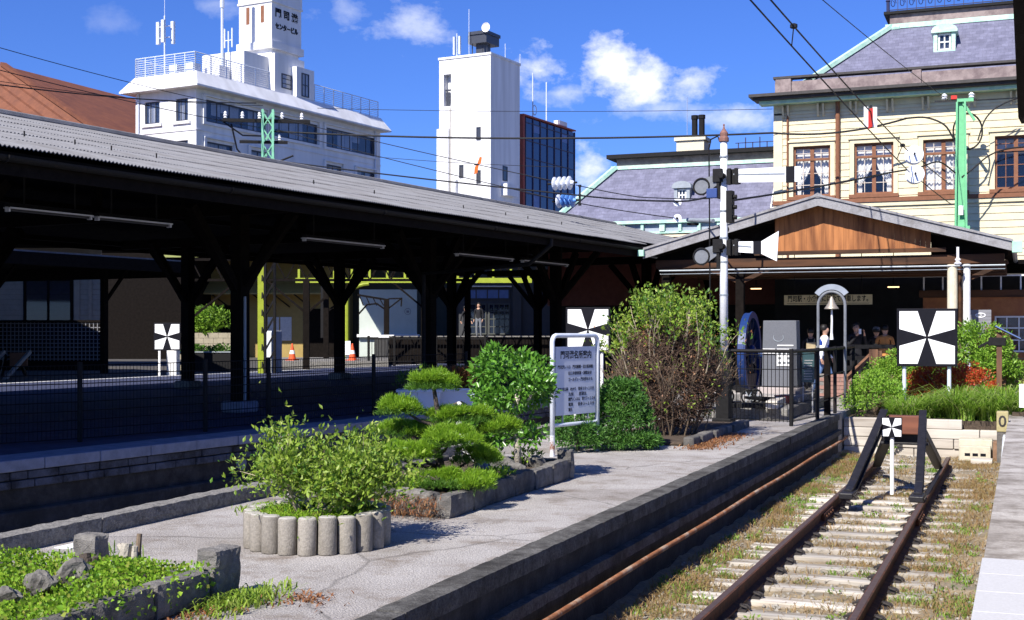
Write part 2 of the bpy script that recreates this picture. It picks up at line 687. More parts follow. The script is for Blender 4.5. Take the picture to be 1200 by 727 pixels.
def grow(mb, p, d, ln, r, depth, tips, rr, spread=.6, kids=3, up=.25, shrink=.72, seg=6):
    """Forking twigs; the twig ends go into tips."""
    p, d = Vector(p), Vector(d).normalized()
    pts, q = [p], p.copy()
    for _ in range(3):
        d = (d + Vector((rr.uniform(-1, 1), rr.uniform(-1, 1), rr.uniform(-.6, 1))) * .16).normalized()
        q = q + d * ln / 3
        pts.append(q.copy())
    mb.tube(pts, [r, r * .88, r * .76, r * .62], seg, caps=False)
    if depth == 0:
        tips.append((q.copy(), d.copy()))
        return
    for _ in range(kids):
        nd = (d + Vector((rr.uniform(-1, 1), rr.uniform(-1, 1), rr.uniform(-.7, 1) + up)) * spread).normalized()
        grow(mb, q if rr.random() < .6 else pts[2], nd, ln * shrink * rr.uniform(.75, 1.2), r * .62, depth - 1, tips, rr, spread, kids, up, shrink, max(4, seg - 1))


def tip_leaves(name, tips, per, spread, L, W, mat, parent, up=.4):
    base, ax = [], []
    for p, d in tips:
        b = np.array(p) + RNG.normal(size=(per, 3)) * spread
        base.append(b)
        ax.append(np.array(d) * .5 + RNG.normal(size=(per, 3)) * .8 + [0, 0, up])
    base, ax = np.concatenate(base), unit(np.concatenate(ax))
    Ls = L * RNG.uniform(.6, 1.2, len(base))
    return link_mesh(name, leaf_mesh(name, base, ax, Ls, W * Ls / L), mat, parent)


def window(parent, x0, x1, z0, z1, y, nx, nz, fmat, gmat, bar=.05, mull=None, dep=.06, out=-1, frame_w=None):
    """Window in a wall facing local -Y: frame with bars and one glass sheet as its sub-part."""
    fw = frame_w or bar * 1.3
    m = MB()
    m.box(x0, x0 + fw, y - dep / 2, y + dep / 2, z0, z1)
    m.box(x1 - fw, x1, y - dep / 2, y + dep / 2, z0, z1)
    m.box(x0 + fw, x1 - fw, y - dep / 2, y + dep / 2, z0, z0 + fw)
    m.box(x0 + fw, x1 - fw, y - dep / 2, y + dep / 2, z1 - fw, z1)
    for i in range(1, nx):
        x = x0 + (x1 - x0) * i / nx
        w = (mull or {}).get(i, bar)
        m.box(x - w / 2, x + w / 2, y - dep * .4, y + dep * .4, z0 + fw, z1 - fw)
    for j in range(1, nz):
        z = z0 + (z1 - z0) * j / nz
        m.box(x0 + fw, x1 - fw, y - dep * .3, y + dep * .3, z - bar / 2, z + bar / 2)
    w = m.build('window', fmat, parent, fix=False)
    g = MB()
    g.quad((x0 + fw * .5, y + dep * .05, z0 + fw * .5), (x1 - fw * .5, y + dep * .05, z0 + fw * .5), (x1 - fw * .5, y + dep * .05, z1 - fw * .5), (x0 + fw * .5, y + dep * .05, z1 - fw * .5))
    g.build('pane', gmat, w, fix=False)
    return w


def xwindow(parent, y0, y1, z0, z1, x, ny, nz, fmat, gmat, bar=.05, dep=.06):
    """The same for a wall facing local +X."""
    w = window(parent, y0, y1, z0, z1, 0.0, ny, nz, fmat, gmat, bar, None, dep)
    w.location = (x, 0, 0)
    w.rotation_euler = (0, 0, R(90))
    return w

# ------------------------------------------------------------------ colours of the place
m_bed = M('track_soil', (.30, .235, .15), .95, .45, 22, .8, 60, col2=(.20, .175, .135), scale2=3)
m_earth = M('far_earth', (.22, .21, .19), .95, .3, 2, .3, 20)
m_pave = M('old_paving', (.42, .395, .375), .92, .52, 70, .8, 90, col2=(.23, .19, .155), thr=(.50, .70), detail=3, scale2=2.6, big=(.7, (.70, .68, .66)))


def cracks(mat, scale=.55, dark=.45, width=.012):
    """Thin wandering cracks: edges of large noise-bent cells."""
    nt = mat.node_tree
    b = nt.nodes['Principled BSDF']
    tc = nt.nodes.new('ShaderNodeTexCoord')
    nz = nt.nodes.new('ShaderNodeTexNoise')
    nz.inputs['Scale'].default_value = 2.5
    nz.inputs['Detail'].default_value = 6
    nt.links.new(tc.outputs['Object'], nz.inputs['Vector'])
    ad = nt.nodes.new('ShaderNodeMix')
    ad.data_type = 'VECTOR'
    ad.inputs[0].default_value = .16
    nt.links.new(tc.outputs['Object'], ad.inputs[4])
    nt.links.new(nz.outputs['Color'], ad.inputs[5])
    vo = nt.nodes.new('ShaderNodeTexVoronoi')
    vo.feature = 'DISTANCE_TO_EDGE'
    vo.inputs['Scale'].default_value = scale
    nt.links.new(ad.outputs[1], vo.inputs['Vector'])
    rp = nt.nodes.new('ShaderNodeValToRGB')
    rp.color_ramp.elements[0].position = .0
    rp.color_ramp.elements[0].color = (dark, dark, dark, 1)
    rp.color_ramp.elements[1].position = width
    rp.color_ramp.elements[1].color = (1, 1, 1, 1)
    nt.links.new(vo.outputs['Distance'], rp.inputs[0])
    src = b.inputs['Base Color'].links[0].from_socket
    mx = nt.nodes.new('ShaderNodeMix')
    mx.data_type = 'RGBA'
    mx.blend_type = 'MULTIPLY'
    mx.inputs[0].default_value = 1
    nt.links.new(src, mx.inputs[6])
    nt.links.new(rp.outputs[0], mx.inputs[7])
    nt.links.new(mx.outputs[2], b.inputs['Base Color'])


cracks(m_pave, .5, .6, .010)
m_edge = M('platform_edge_concrete', (.125, .12, .112), .92, .50, 40, .8, 70, col2=(.05, .046, .042), scale2=4, big=(1.1, (.6, .6, .6)))  # edge top is dark; colour lowered further so the face reads as shade
m_shadestain = M('shade_stained_stone', (.05, .046, .045), .95, .5, 5, .5, 30, col2=(.03, .028, .026))  # stained stone; its near-black also paints in the shade on the wall
m_kerb = M('kerb_concrete', (.21, .20, .185), .92, .42, 45, .7, 70, col2=(.10, .095, .09), thr=(.5, .65))
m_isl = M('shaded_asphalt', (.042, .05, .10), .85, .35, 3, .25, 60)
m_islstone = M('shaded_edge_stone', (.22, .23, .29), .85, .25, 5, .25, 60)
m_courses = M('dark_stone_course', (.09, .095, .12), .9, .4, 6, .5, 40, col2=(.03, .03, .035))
m_granite = M('granite_paving', (.50, .50, .52), .75, .10, 60, .2, 160)
m_damp = M('damp_concrete', (.44, .41, .38), .85, .25, 40, .3, 60, col2=(.22, .195, .17), scale2=2.2, big=(.8, (.7, .68, .66)))
m_rail = M('rusty_rail', (.125, .052, .030), .8, .4, 20, .3, 80, metal=.2, col2=(.05, .03, .025))
m_railtop = M('worn_rail_top', (.16, .105, .085), .45, .25, 20, .1, 80, metal=.6)
m_sleeper = MW('weathered_sleeper', (.60, .56, .50), (.24, .20, .155), 'X', 10, 3.0)
vary(m_sleeper, .70, 1.12)
m_clip = M('rusty_clip', (.035, .03, .03), .7, .3, 20, .2)
m_stone = M('ballast', (.27, .25, .22), .95, .4, 30, .3, 80)
m_darksteel = M('dark_paint_steel', (.012, .0115, .012), .6, .3, 20, .15, 60, col2=(.035, .022, .016), thr=(.60, .78), spec=.15)
m_white = M('white_paint', (.80, .80, .80), .5, .06, 6, .05, 60)
m_dirtywhite = M('weathered_white_paint', (.70, .69, .67), .6, .12, 9, .15, 40, col2=(.42, .38, .33), thr=(.60, .78))
m_black = M('black_paint', (.008, .008, .012), .55, .2, 10, .05, spec=.12)
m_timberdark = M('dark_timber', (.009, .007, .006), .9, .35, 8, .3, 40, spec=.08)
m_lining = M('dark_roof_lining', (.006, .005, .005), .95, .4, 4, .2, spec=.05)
m_slate = M('roof_slate', (.175, .175, .25), .75, .22, 6, .3, 30, col2=(.135, .135, .195), thr=(.42, .66))
m_asb = M('corrugated_sheet', (.185, .185, .195), .9, .20, 9, .3, 60, col2=(.125, .12, .12), thr=(.45, .7), scale2=1.3)
m_rust = M('rust_pipe', (.27, .11, .05), .9, .4, 12, .3, 60, col2=(.40, .30, .22), thr=(.5, .6))
m_steelgrey = M('grey_steel', (.30, .33, .36), .5, .15, 8, .1, metal=.3)
m_pole = M('pole_paint', (.62, .66, .72), .45, .1, 8, .05, metal=.1)

# ------------------------------------------------------------------ left island frame: t along, n away from the viewer
E0, ED = Vector((-11.3, 11.9, 0)), Vector((.1104, .9939, 0))
EN = Vector((-ED.y, ED.x, 0))
EROT = -math.atan2(ED.x, ED.y)


def isl(t, n, z=0.0):
    return E0 + ED * t + EN * n + Vector((0, 0, z))


# ------------------------------------------------------------------ ground sheets
tag(part('ground', m_earth, None, lambda m: m.quad((-900, -200, -.95), (900, -200, -.95), (900, 1500, -.95), (-900, 1500, -.95))), kind='structure')
# soil of the siding: a gently uneven sheet
m = MB()
nx, ny = 34, 210
for j in range(ny + 1):
    for i in range(nx + 1):
        x, y = -3.3 + 3.2 * i / nx, -4 + 29.4 * j / ny
        dz = .035 * math.sin(x * 5.1 + y * 1.7) * math.sin(y * 2.3 - x * 2) + .02 * math.sin(x * 13 + y * 9) + RNG.normal() * .008
        edge = max(0, (-2.75 - x)) * .12 + max(0, (x + .75)) * .12
        m.v.append((x, y, -.768 + dz * .6 + edge))
for j in range(ny):
    for i in range(nx):
        a = j * (nx + 1) + i
        m.f.append((a, a + 1, a + nx + 2, a + nx + 1))
        m.mi.append(0)
tag(m.build('track_soil', m_bed, smooth=True, fix=False), kind='structure')

# middle platform: paving, edge stones and the stepped stone wall above the siding
XE = -3.17
PEND = 24.3
m = MB()
m.box(-6.9, XE - .20, -8, PEND, -.95, 0)
m.box(-8.3, -6.9, 27.5, 46, -.95, 0)
m.box(-6.9, -3.2, PEND + .002, 46, -.95, -.004)
m.box(-3.2, 12, 30.2, 46, -.95, -.008)
tag(m.build('platform_paving', m_pave, fix=False), kind='structure')
ek = thing('platform_edge', 'dark stepped edge of the middle platform running beside the rusty siding', 'platform edge', (XE, 0, 0))
for k in range(18):
    y0 = -8 + k * 1.795
    rr = random.Random(k)
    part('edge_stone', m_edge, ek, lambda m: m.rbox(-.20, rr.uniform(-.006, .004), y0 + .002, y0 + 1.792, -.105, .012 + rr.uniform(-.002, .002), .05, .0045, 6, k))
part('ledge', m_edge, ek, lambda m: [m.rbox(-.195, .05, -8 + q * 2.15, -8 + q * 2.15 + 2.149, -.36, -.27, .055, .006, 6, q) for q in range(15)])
part('wall_face', m_shadestain, ek, lambda m: (m.box(-.195, -.035, -8, PEND - .004, -.94, -.107)))
pp = MB()
pp.tube([(XE + .11, y, -.43 + .006 * math.sin(y * 1.3)) for y in np.arange(-6, 24.6, .8)], .024, 8)
tag(pp.build('rusty_pipe', m_rust, smooth=True), 'long thin rusty pipe running along the wall below the middle platform', 'pipe')

# low kerb on the far side of the middle platform
kb = thing('platform_kerb', 'low weathered concrete kerb along the far side of the middle platform', 'kerb', (-6.70, 0, 0))
ys = [-8, 0, 8.0, 16.4, 24.3]
for y0, y1 in zip(ys, ys[1:]):
    part('kerb_stone', m_kerb, kb, lambda m: [m.rbox(-.10, .10, y0 + q * (y1 - y0) / 4, y0 + (q + 1) * (y1 - y0) / 4 - .002, -.02, .13, .055, .008, 8, q + y0) for q in range(4)])
part('kerb_wall', m_shadestain, kb, lambda m: m.box(-.3, -.19, -8, 24.3, -.94, -.003))
tag(part('paint_patch', m_white, None, lambda m: m.box(-6.5, -6.36, 7.35, 7.62, .001, .006)), 'small white painted patch on the platform paving beside the low kerb', 'paint mark')

# left island platform (in the shade of the canopy)
m = MB()
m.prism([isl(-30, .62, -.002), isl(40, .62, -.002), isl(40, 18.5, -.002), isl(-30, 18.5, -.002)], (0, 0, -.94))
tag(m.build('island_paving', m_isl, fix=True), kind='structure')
ie = thing('island_platform_edge', 'shaded blue grey edge of the left platform with its stained stone wall', 'platform edge', E0, EROT)
for k in range(64):
    t0 = -30 + k * .9
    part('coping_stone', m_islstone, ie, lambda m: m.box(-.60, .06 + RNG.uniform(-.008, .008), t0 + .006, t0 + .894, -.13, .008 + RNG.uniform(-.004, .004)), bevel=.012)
m = MB()
rr = random.Random(4)
for j in range(2):
    t = -14.0 + j * .1
    while t < 22:
        w = rr.uniform(.25, .5)
        m.box(-.4, .015 + rr.uniform(-.012, .012), t, t + w - .015, -.235 - j * .11, -.14 - j * .11)
        t += w
m.build('stone_course', m_courses, ie, bevel=.012)
part('wall_face', m_shadestain, ie, lambda m: m.box(-.5, -.03, -30, 27, -.94, -.134))
part('footing', m_shadestain, ie, lambda m: m.box(-.5, .10, -30, 27, -.94, -.60), bevel=.03)
part('round_drain', m_islstone, ie, lambda m: m.lathe([(.075, .0), (.10, .0), (.10, .03), (.075, .03)], (-.032, 4.35, -.42), 18, 'X'), smooth=False)

# right platform (the viewer stands on it): damp concrete, then pale granite setts near
m = MB()
m.box(-.26, 14, 9.4, 30.0, -.95, 0)
tag(m.build('near_platform_paving', m_damp, bevel=.01, fix=False), kind='structure')
m = MB()
m.box(-.26, 14, -8, 9.396, -.95, -.02)
for k in range(29):
    for q in range(3):
        y0 = -8 + k * .6
        m.box(-.268 + q * .5 + (.004 if q else 0), -.268 + q * .5 + .496, y0 + .003, y0 + .597, -.06, .006)
tag(m.build('granite_paving', m_granite, bevel=.004, fix=False), kind='structure')

# ------------------------------------------------------------------ the siding
RT = -.56
XL, XR = -2.241, -1.174
track = thing('railway_track', 'disused rusty siding on pale weathered sleepers that ends at the buffer stop', 'railway track')
for x, y1 in ((XL, 21.9), (XR, 22.6)):
    w = .036
    prof = [(-.0625, 0), (.0625, 0), (.0625, .012), (.009, .028), (.009, .105), (w * .95, .118), (w, .150), (.026, .156), (-.026, .156), (-w, .150), (-w * .95, .118), (-.009, .105), (-.009, .028), (-.0625, .012)]
    m = MB()
    m.prism([(x + a, -3, RT - .156 + b) for a, b in prof], (0, y1 + 3, 0))
    rail = m.build('rail', m_rail, track)
    part('rail_head', m_railtop, rail, lambda m: m.box(x - .024, x + .024, -3, y1 - .002, RT - .0005, RT + .0018))
    m = MB()
    for s in (-1, 1):
        m.box(x + s * .034 - .016, x + s * .034 + .016, 15.45, 16.15, RT - .13, RT - .045)
        for q in range(4):
            m.cyl((x + s * .05, 15.54 + q * .17, RT - .085), (x + s * .07, 15.54 + q * .17, RT - .085), .016, seg=6)
    m.build('fishplate', m_rail, rail)
# sleepers with their clips
rr = random.Random(21)
y = 3.2
k = 0
CLIP = None
while y < 24.2:
    m = MB()
    hl, hw = rr.uniform(.97, 1.06), rr.uniform(.10, .118)
    cx = -1.7075 + rr.uniform(-.05, .05)
    n = 9
    top = RT - .160 + (rr.uniform(-.02, 0) if y < 20 else rr.uniform(-.05, -.03))
    outline = [(-hl, -hw)] + [(-hl + 2 * hl * i / n, -hw + rr.uniform(-.012, .012)) for i in range(1, n)] + [(hl, -hw), (hl + rr.uniform(-.03, .03), 0), (hl, hw)] + \
              [(hl - 2 * hl * i / n, hw + rr.uniform(-.012, .012)) for i in range(1, n)] + [(-hl, hw), (-hl + rr.uniform(-.03, .03), 0)]
    m.prism([(a, b, 0) for a, b in outline], (0, 0, -.14))
    s = m.build('sleeper', m_sleeper, track, bevel=.012)
    s.location = (cx, y, top)
    s.rotation_euler = (0, rr.uniform(-.008, .008), rr.uniform(-.03, .03))
    if y < 21.5:
        for x in (XL, XR):
            for sd in (-1, 1):
                if CLIP is None:
                    c = MB()
                    c.box(-.05, .05, -.06, .06, 0, .018)
                    c.tube([(.035 + .038 * math.cos(q), .035 * math.sin(q), .02 + .03 * math.sin(q * .5)) for q in np.linspace(0, 5.2, 9)], .012, 5)
                    CLIP = c.build('rail_clip', m_clip, s)
                    cl = CLIP
                else:
                    cl = CLIP.copy()
                    COL.objects.link(cl)
                    cl.parent = s
                cl.location = (x - cx + sd * .085, 0, 0)
                cl.rotation_euler = (0, 0, 0 if sd > 0 else math.pi)
    y += rr.uniform(.53, .60) if y < 20 else .62
    k += 1

# ballast and weeds on the track: too many to count
m = MB()
rr = random.Random(3)
octa = [(1, 0, 0), (0, 1, 0), (-1, 0, 0), (0, -1, 0), (0, 0, 1), (0, 0, -1)]
of = [(0, 1, 4), (1, 2, 4), (2, 3, 4), (3, 0, 4), (1, 0, 5), (2, 1, 5), (3, 2, 5), (0, 3, 5)]
for _ in range(5200):
    x, y = rr.uniform(-3.1, -.34), 24.3 * rr.random() ** .9 + 2
    if y > 24.6:
        continue
    r = rr.uniform(.010, .034)
    c = Vector((x, y, -.768 + r * .35 + max(0, -2.75 - x) * .12 + max(0, x + .75) * .12))
    q = Matrix.Rotation(rr.uniform(0, 6), 3, 'Z') @ Matrix.Rotation(rr.uniform(0, 6), 3, 'X')
    m.add([c + q @ Vector((p[0] * r * rr.uniform(.6, 1.2), p[1] * r * rr.uniform(.6, 1.2), p[2] * r * rr.uniform(.5, .9))) for p in octa], of)
tag(m.build('ballast_stones', m_stone, fix=False), 'loose grey stones scattered over the siding between the sleepers', 'ballast', kind='stuff')

m_dry = ML('dry_grass_leaf', ((.30, .18, .075), (.38, .27, .12), (.24, .14, .06), (.30, .27, .09)), .25)
m_weed = ML('weed_leaf', ((.13, .24, .03), (.19, .33, .04), (.26, .38, .07), (.10, .19, .02)), .35)


def track_roots(n, cl, xs, spread, ymin=3.5, ymax=24.4):
    out = []
    cs = [(rr.choice(xs)(), rr.uniform(ymin, ymax)) for _ in range(cl)]
    for _ in range(n):
        c = rr.choice(cs)
        x = c[0] + rr.gauss(0, spread)
        out.append((x, c[1] + rr.gauss(0, spread * 1.5), -.77 + max(0, -2.75 - x) * .12 + max(0, x + .75) * .12))
    return np.array([p for p in out if -3.1 < p[0] < -.32])


side_l = lambda: rr.uniform(-3.05, -2.55)
side_r = lambda: rr.uniform(-1.0, -.38)
mid = lambda: rr.uniform(-2.1, -1.3)
tag(blades('dry_grass', track_roots(30000, 240, [side_l, side_l, side_r, side_r, mid], .15), .075, .007, m_dry, lean=1.7), 'brown dried grass matted along both sides of the siding', 'dry grass', kind='stuff')
tag(blades('track_weeds', np.concatenate([track_roots(3600, 90, [side_l, side_l, mid], .055), track_roots(3200, 28, [side_r], .11, 3.5, 18)]), .065, .011, m_weed, lean=1.1), 'small green weeds growing between the sleepers and along the siding', 'weeds', kind='stuff')

bw = []
for _ in range(120):
    p = track_roots(1, 1, [side_l, side_r, mid, side_l], .05)
    if len(p):
        r_ = rr.uniform(.03, .075)
        bw.append((p[0][0], p[0][1], p[0][2] + .02, r_, r_, r_ * .7, int(18 + 300 * r_)))
tag(foliage('broad_weeds', bw, .034, .018, m_weed, None, up=.5, shell=.1), 'small broad leaved weeds dotted along the siding', 'weeds', kind='stuff')

# ------------------------------------------------------------------ the long canopy over the left platform
CEZ, CRZ, CW = 3.77, 5.62, 7.25
T0, T1 = -16.0, 36.0
cn = thing('platform_canopy', 'long dark platform canopy with a grey corrugated roof on timber posts', 'canopy', E0, EROT)


def corrugated(name, t0, t1, n0, z0, n1, z1, parent, mat, courses=6, pitch=.066, amp=.0115, lap=.016, cut=None):
    """Courses of wavy sheets from eave (n0, z0) to ridge (n1, z1); local x = -n, local y = t."""
    m = MB()
    per = 5
    nt = int((t1 - t0) / pitch * per)
    sl = Vector((n1 - n0, 0, z1 - z0))
    nor = Vector((-(z1 - z0), 0, n1 - n0)).normalized()
    if nor.z < 0:
        nor = -nor
    for c in range(courses):
        f0, f1 = c / courses, (c + 1.06) / courses
        rows = []
        off = random.Random(c).uniform(0, 1)
        for f, lift in ((f0, lap), (f1, 0.0)):
            row = []
            for i in range(nt + 1):
                t = t0 + (t1 - t0) * i / nt
                w = amp * math.sin(2 * math.pi * (t / pitch)) + lift + .004 * math.sin(t * 1.9 + c)
                p = Vector((n0, 0, z0)) + sl * min(f, 1) + nor * w
                if f == f0:
                    p = p - sl.normalized() * (.012 * math.sin(int(t / .95) * 12.9 + c))
                row.append((-p.x, t, p.z))
            rows.append(row)
        k = len(m.v)
        m.v += rows[0] + rows[1]
        # thin lower edge so each course has a visible thickness
        m.v += [(x + nor.x * .012, y, z - nor.z * .012) for x, y, z in rows[0]]
        n_ = nt + 1
        for i in range(nt):
            m.f.append((k + i, k + i + 1, k + n_ + i + 1, k + n_ + i))
            m.f.append((k + i, k + i + 1, k + 2 * n_ + i + 1, k + 2 * n_ + i))
            m.mi += [0, 0]
    return m.build(name, mat, parent, fix=False)


corrugated('roof', T0, 20.0, -.10, CEZ - .025, CW, CRZ, cn, m_asb)
corrugated('roof', 20.0, T1, .55, CEZ + .14, CW, CRZ, cn, m_asb)
corrugated('roof', T0, T1, 2 * CW + .1, CEZ + .33, CW, CRZ, cn, m_asb, courses=2, pitch=.3)
part('ridge_cap', m_asb, cn, lambda m: m.tube([(-CW, t, CRZ + .01) for t in np.arange(T0, T1 + .1, 2.0)], .09, 8))
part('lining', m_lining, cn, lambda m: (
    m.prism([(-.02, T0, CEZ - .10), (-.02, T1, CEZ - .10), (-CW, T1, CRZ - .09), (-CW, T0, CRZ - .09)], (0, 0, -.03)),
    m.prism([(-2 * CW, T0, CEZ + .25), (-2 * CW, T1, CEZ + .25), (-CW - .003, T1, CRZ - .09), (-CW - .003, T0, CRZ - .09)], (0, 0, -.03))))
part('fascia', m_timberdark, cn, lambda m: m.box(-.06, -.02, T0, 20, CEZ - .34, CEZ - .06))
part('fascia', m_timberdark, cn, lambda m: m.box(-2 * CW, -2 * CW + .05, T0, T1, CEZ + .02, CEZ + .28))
# half-round gutter with its joints
m = MB()
ga = np.linspace(math.pi, 2 * math.pi, 9)
for t0 in np.arange(T0, 20, 4.0):
    vs = [(.045 + .075 * math.cos(a), t, CEZ - .12 + .075 * math.sin(a)) for t in (t0, t0 + 3.99) for a in ga]
    m.add(vs, [(i, i + 1, 9 + i + 1, 9 + i) for i in range(8)])
gut = m.build('gutter', m_darksteel, cn, fix=False)
for t0 in np.arange(T0, 20, 4.0):
    part('joint', m_darksteel, gut, lambda m: m.tube([(.045 + .082 * math.cos(a), t0, CEZ - .12 + .082 * math.sin(a)) for a in ga], .012, 5))
part('downpipe', m_darksteel, cn, lambda m: m.tube([(.05, 14.6, CEZ - .2), (.05, 14.6, CEZ - .34), (-.5, 14.6, CEZ - .75), (-3.3, 14.7, CEZ - .9), (-3.3, 14.7, .1)], .05, 10))
for n in (1.2, 3.5, 5.4, 9.1, 11.0, 13.3):
    z = CEZ + (CRZ - CEZ) * (n if n < CW else 2 * CW - n) / CW - (.22 if n < CW else .12)
    part('purlin', m_timberdark, cn, lambda m: m.box(-n - .07, -n + .07, T0, T1, z - .12, z))
COLT = [8.45 + 6.8 * k for k in range(-3, 5)]
for t in COLT:
    part('tie_beam', m_timberdark, cn, lambda m: (m.box(-2 * CW + 1.2, -1.6, t - .09, t + .09, CEZ - .02, CEZ + .22),))
    part('king_post', m_timberdark, cn, lambda m: m.box(-CW - .08, -CW + .08, t - .08, t + .08, CEZ + .22, CRZ - .13))
    for n in (3.5, 11.0):
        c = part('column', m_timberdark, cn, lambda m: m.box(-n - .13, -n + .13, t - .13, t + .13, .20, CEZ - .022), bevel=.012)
        part('base', m_islstone if n < 5 else m_kerb, c, lambda m: m.prism([(-n - .26, t - .26, .0), (-n + .26, t - .26, .0), (-n + .26, t + .26, .0), (-n - .26, t + .26, .0)], (0, 0, .22)), bevel=.05)
        for s in (-1, 1):
            part('brace', m_timberdark, cn, lambda m: m.beam((-n, t + s * .12, 2.35), (-n, t + s * 1.35, CEZ + .05), .15, .16))
            part('brace', m_timberdark, cn, lambda m: m.beam((-n + s * .12, t, 2.45), (-n + s * 1.3, t, CEZ - .03), .13, .15))
# electric conduit on the near posts
for t in (8.45,):
    part('conduit', m_steelgrey, cn, lambda m: m.tube([(-3.34, t - .05, .15), (-3.34, t - .05, 2.2)], .03, 8))


def at_n(px, n):
    """Depth along the view axis where the column px meets the line n of the island frame."""
    r = ray(px, HOR)
    k = r.dot(EN)
    return (n + E0.dot(EN)) / k


def t_at(px, n):
    d = at_n(px, n)
    return (ray(px, HOR) * d - E0).dot(ED)


m_lampbody = M('lamp_enamel', (.62, .62, .66), .35, .05, 6, 0)
m_spectgrey = M('dull_lamp_tube', (.06, .06, .07), .4, .05, 6, 0)
LAMPZ = 3.22
for i, (a, b, lab) in enumerate(((8, 106, 'unlit strip lamp under the canopy, leftmost, above the clapboard house'),
                                 (113, 199, 'unlit strip lamp under the canopy, second from the left end'),
                                 (356, 456, 'unlit strip lamp under the canopy above the white and black buffer posts'),
                                 (535, 600, 'unlit strip lamp under the canopy above the clipped round bush'),
                                 (612, 664, 'unlit strip lamp deepest under the canopy, toward the notice board'))):
    t0, t1 = t_at(a, 2.0), t_at(b, 2.0)
    L = min(t1 - t0, 2.6)
    f = thing('strip_lamp', lab, 'lamp', isl(t0, 2.0, LAMPZ), EROT, 'strip lamps under the canopy')
    part('body', m_darksteel, f, lambda m: m.prism([(-.06, 0, .05), (.06, 0, .05), (.035, 0, .11), (-.035, 0, .11)], (0, L, 0)))
    part('reflector', m_lampbody, f, lambda m: (m.box(.062, .07, 0, L, .035, .055), m.box(-.07, -.062, 0, L, .035, .055)))
    part('tube', m_spectgrey, f, lambda m: m.cyl((0, .04, .018), (0, L - .04, .018), .017, seg=8))
    for hy in (.3, L - .3):
        part('hanger', m_darksteel, f, lambda m: m.cyl((0, hy, .11), (0, hy, 1.15), .012, seg=6))
    for s in (0, 1):
        part('end_cap', m_lampbody, f, lambda m: m.box(-.04, .04, s * (L - .03), s * (L - .03) + .03, -.01, .06))

# ------------------------------------------------------------------ second, farther canopy added to darken the yard; only its underside shows
FT = 24.5
fc = thing('added_far_canopy', 'added far canopy roof that shades the yard beyond the left platform, seen from below', 'canopy', E0, EROT)
part('roof', m_asb, fc, lambda m: m.prism([(-19.6, -22, 4.0), (-19.6, FT, 4.0), (-28, FT, 4.12), (-28, -22, 4.12)], (0, 0, .05)))
part('roof', m_asb, fc, lambda m: m.prism([(-28.01, -22, 4.12), (-28.01, FT, 4.12), (-46, FT, 4.0), (-46, -22, 4.0)], (0, 0, .05)))
part('lining', m_lining, fc, lambda m: (m.prism([(-19.7, -22, 3.93), (-19.7, FT - .1, 3.93), (-45.9, FT - .1, 3.93), (-45.9, -22, 3.93)], (0, 0, -.03))))
part('fascia', m_timberdark, fc, lambda m: m.box(-19.65, -19.58, -22, FT, 3.6, 4.0))
part('end_fascia', m_timberdark, fc, lambda m: m.box(-45.9, -19.66, FT - .06, FT, 3.45, 4.0))
for t in (-3.0, 4.0, 11.0, 18.0, 23.0):
    part('post', m_timberdark, fc, lambda m: m.box(-22.1, -21.9, t - .1, t + .1, 0, 3.9))
    part('brace', m_timberdark, fc, lambda m: m.beam((-22, t, 2.5), (-22, t + 1.2, 3.85), .1, .1))

# ------------------------------------------------------------------ gable canopy in front of the station
GY0, GY1 = 31.3, 38.4
GX0, GXC, GX1 = -8.95, -4.6, -.22
GZE, GZA = 3.55, 4.74
m_barge = M('grey_barge', (.27, .265, .275), .85, .25, 25, .35, 60, col2=(.17, .16, .16), thr=(.48, .68), scale2=3)
m_orange = MW('orange_boards', (.44, .175, .06), (.17, .06, .022), 'Z', 9, 2.6)
vary(m_orange, .85, 1.05)
m_brownbeam = MW('brown_beam', (.085, .036, .015), (.03, .014, .007), 'X', 8, 3.0)
gc = thing('gable_canopy', 'gable roofed canopy with orange boards over the dark station concourse', 'canopy', (0, 0, 0))
for s, xe in ((-1, GX0), (1, GX1)):
    m = MB()
    n = 90
    vs = []
    for y_, q in ((GY0, 0), (GY1, 1)):
        for i in range(n + 1):
            x = xe + (GXC - xe) * i / n
            vs.append((x, y_, GZE + (GZA - GZE) * i / n + .025 * math.sin(i * 1.6)))
    # sheets run down the slope: corrugation along y
    m.v = []
    ny_ = 220
    for i in range(2):
        for j in range(ny_ + 1):
            y_ = GY0 + (GY1 - GY0) * j / ny_
            m.v.append((xe if i == 0 else GXC, y_, (GZE if i == 0 else GZA) + .02 * math.sin(j * 1.35)))
    for j in range(ny_):
        m.f.append((j, j + 1, ny_ + 2 + j, ny_ + 1 + j))
        m.mi.append(0)
    m.build('roof', m_asb, gc, fix=False)
    part('lining', m_lining, gc, lambda m: m.prism([(xe, GY0 + .06, GZE - .06), (xe, GY1, GZE - .06), (GXC, GY1, GZA - .06), (GXC, GY0 + .06, GZA - .06)], (0, 0, -.04)))
    bb = part('bargeboard', m_barge, gc, lambda m: m.prism([(xe, GY0 - .02, GZE - .19), (xe, GY0 - .02, GZE + .055), (GXC, GY0 - .02, GZA + .055), (GXC, GY0 - .02, GZA - .19)], (0, .05, 0)))
    part('cover_strip', m_barge, bb, lambda m: m.prism([(xe - s * .02, GY0 - .06, GZE + .03), (xe - s * .02, GY0 - .06, GZE + .085), (GXC, GY0 - .06, GZA + .085), (GXC, GY0 - .06, GZA + .03)], (0, .3, 0)))
    part('gutter', m_steelgrey, gc, lambda m: m.tube([(xe, GY0, GZE - .06), (xe, GY1, GZE - .06)], .06, 8))
m_greenbox = M('pale_green_paint', (.36, .62, .46), .6, .15, 8, .1)
part('gutter_end', m_greenbox, gc, lambda m: m.cbox((GX0 - .03, GY0 - .05, GZE - .05), (.16, .16, .16)), bevel=.01)
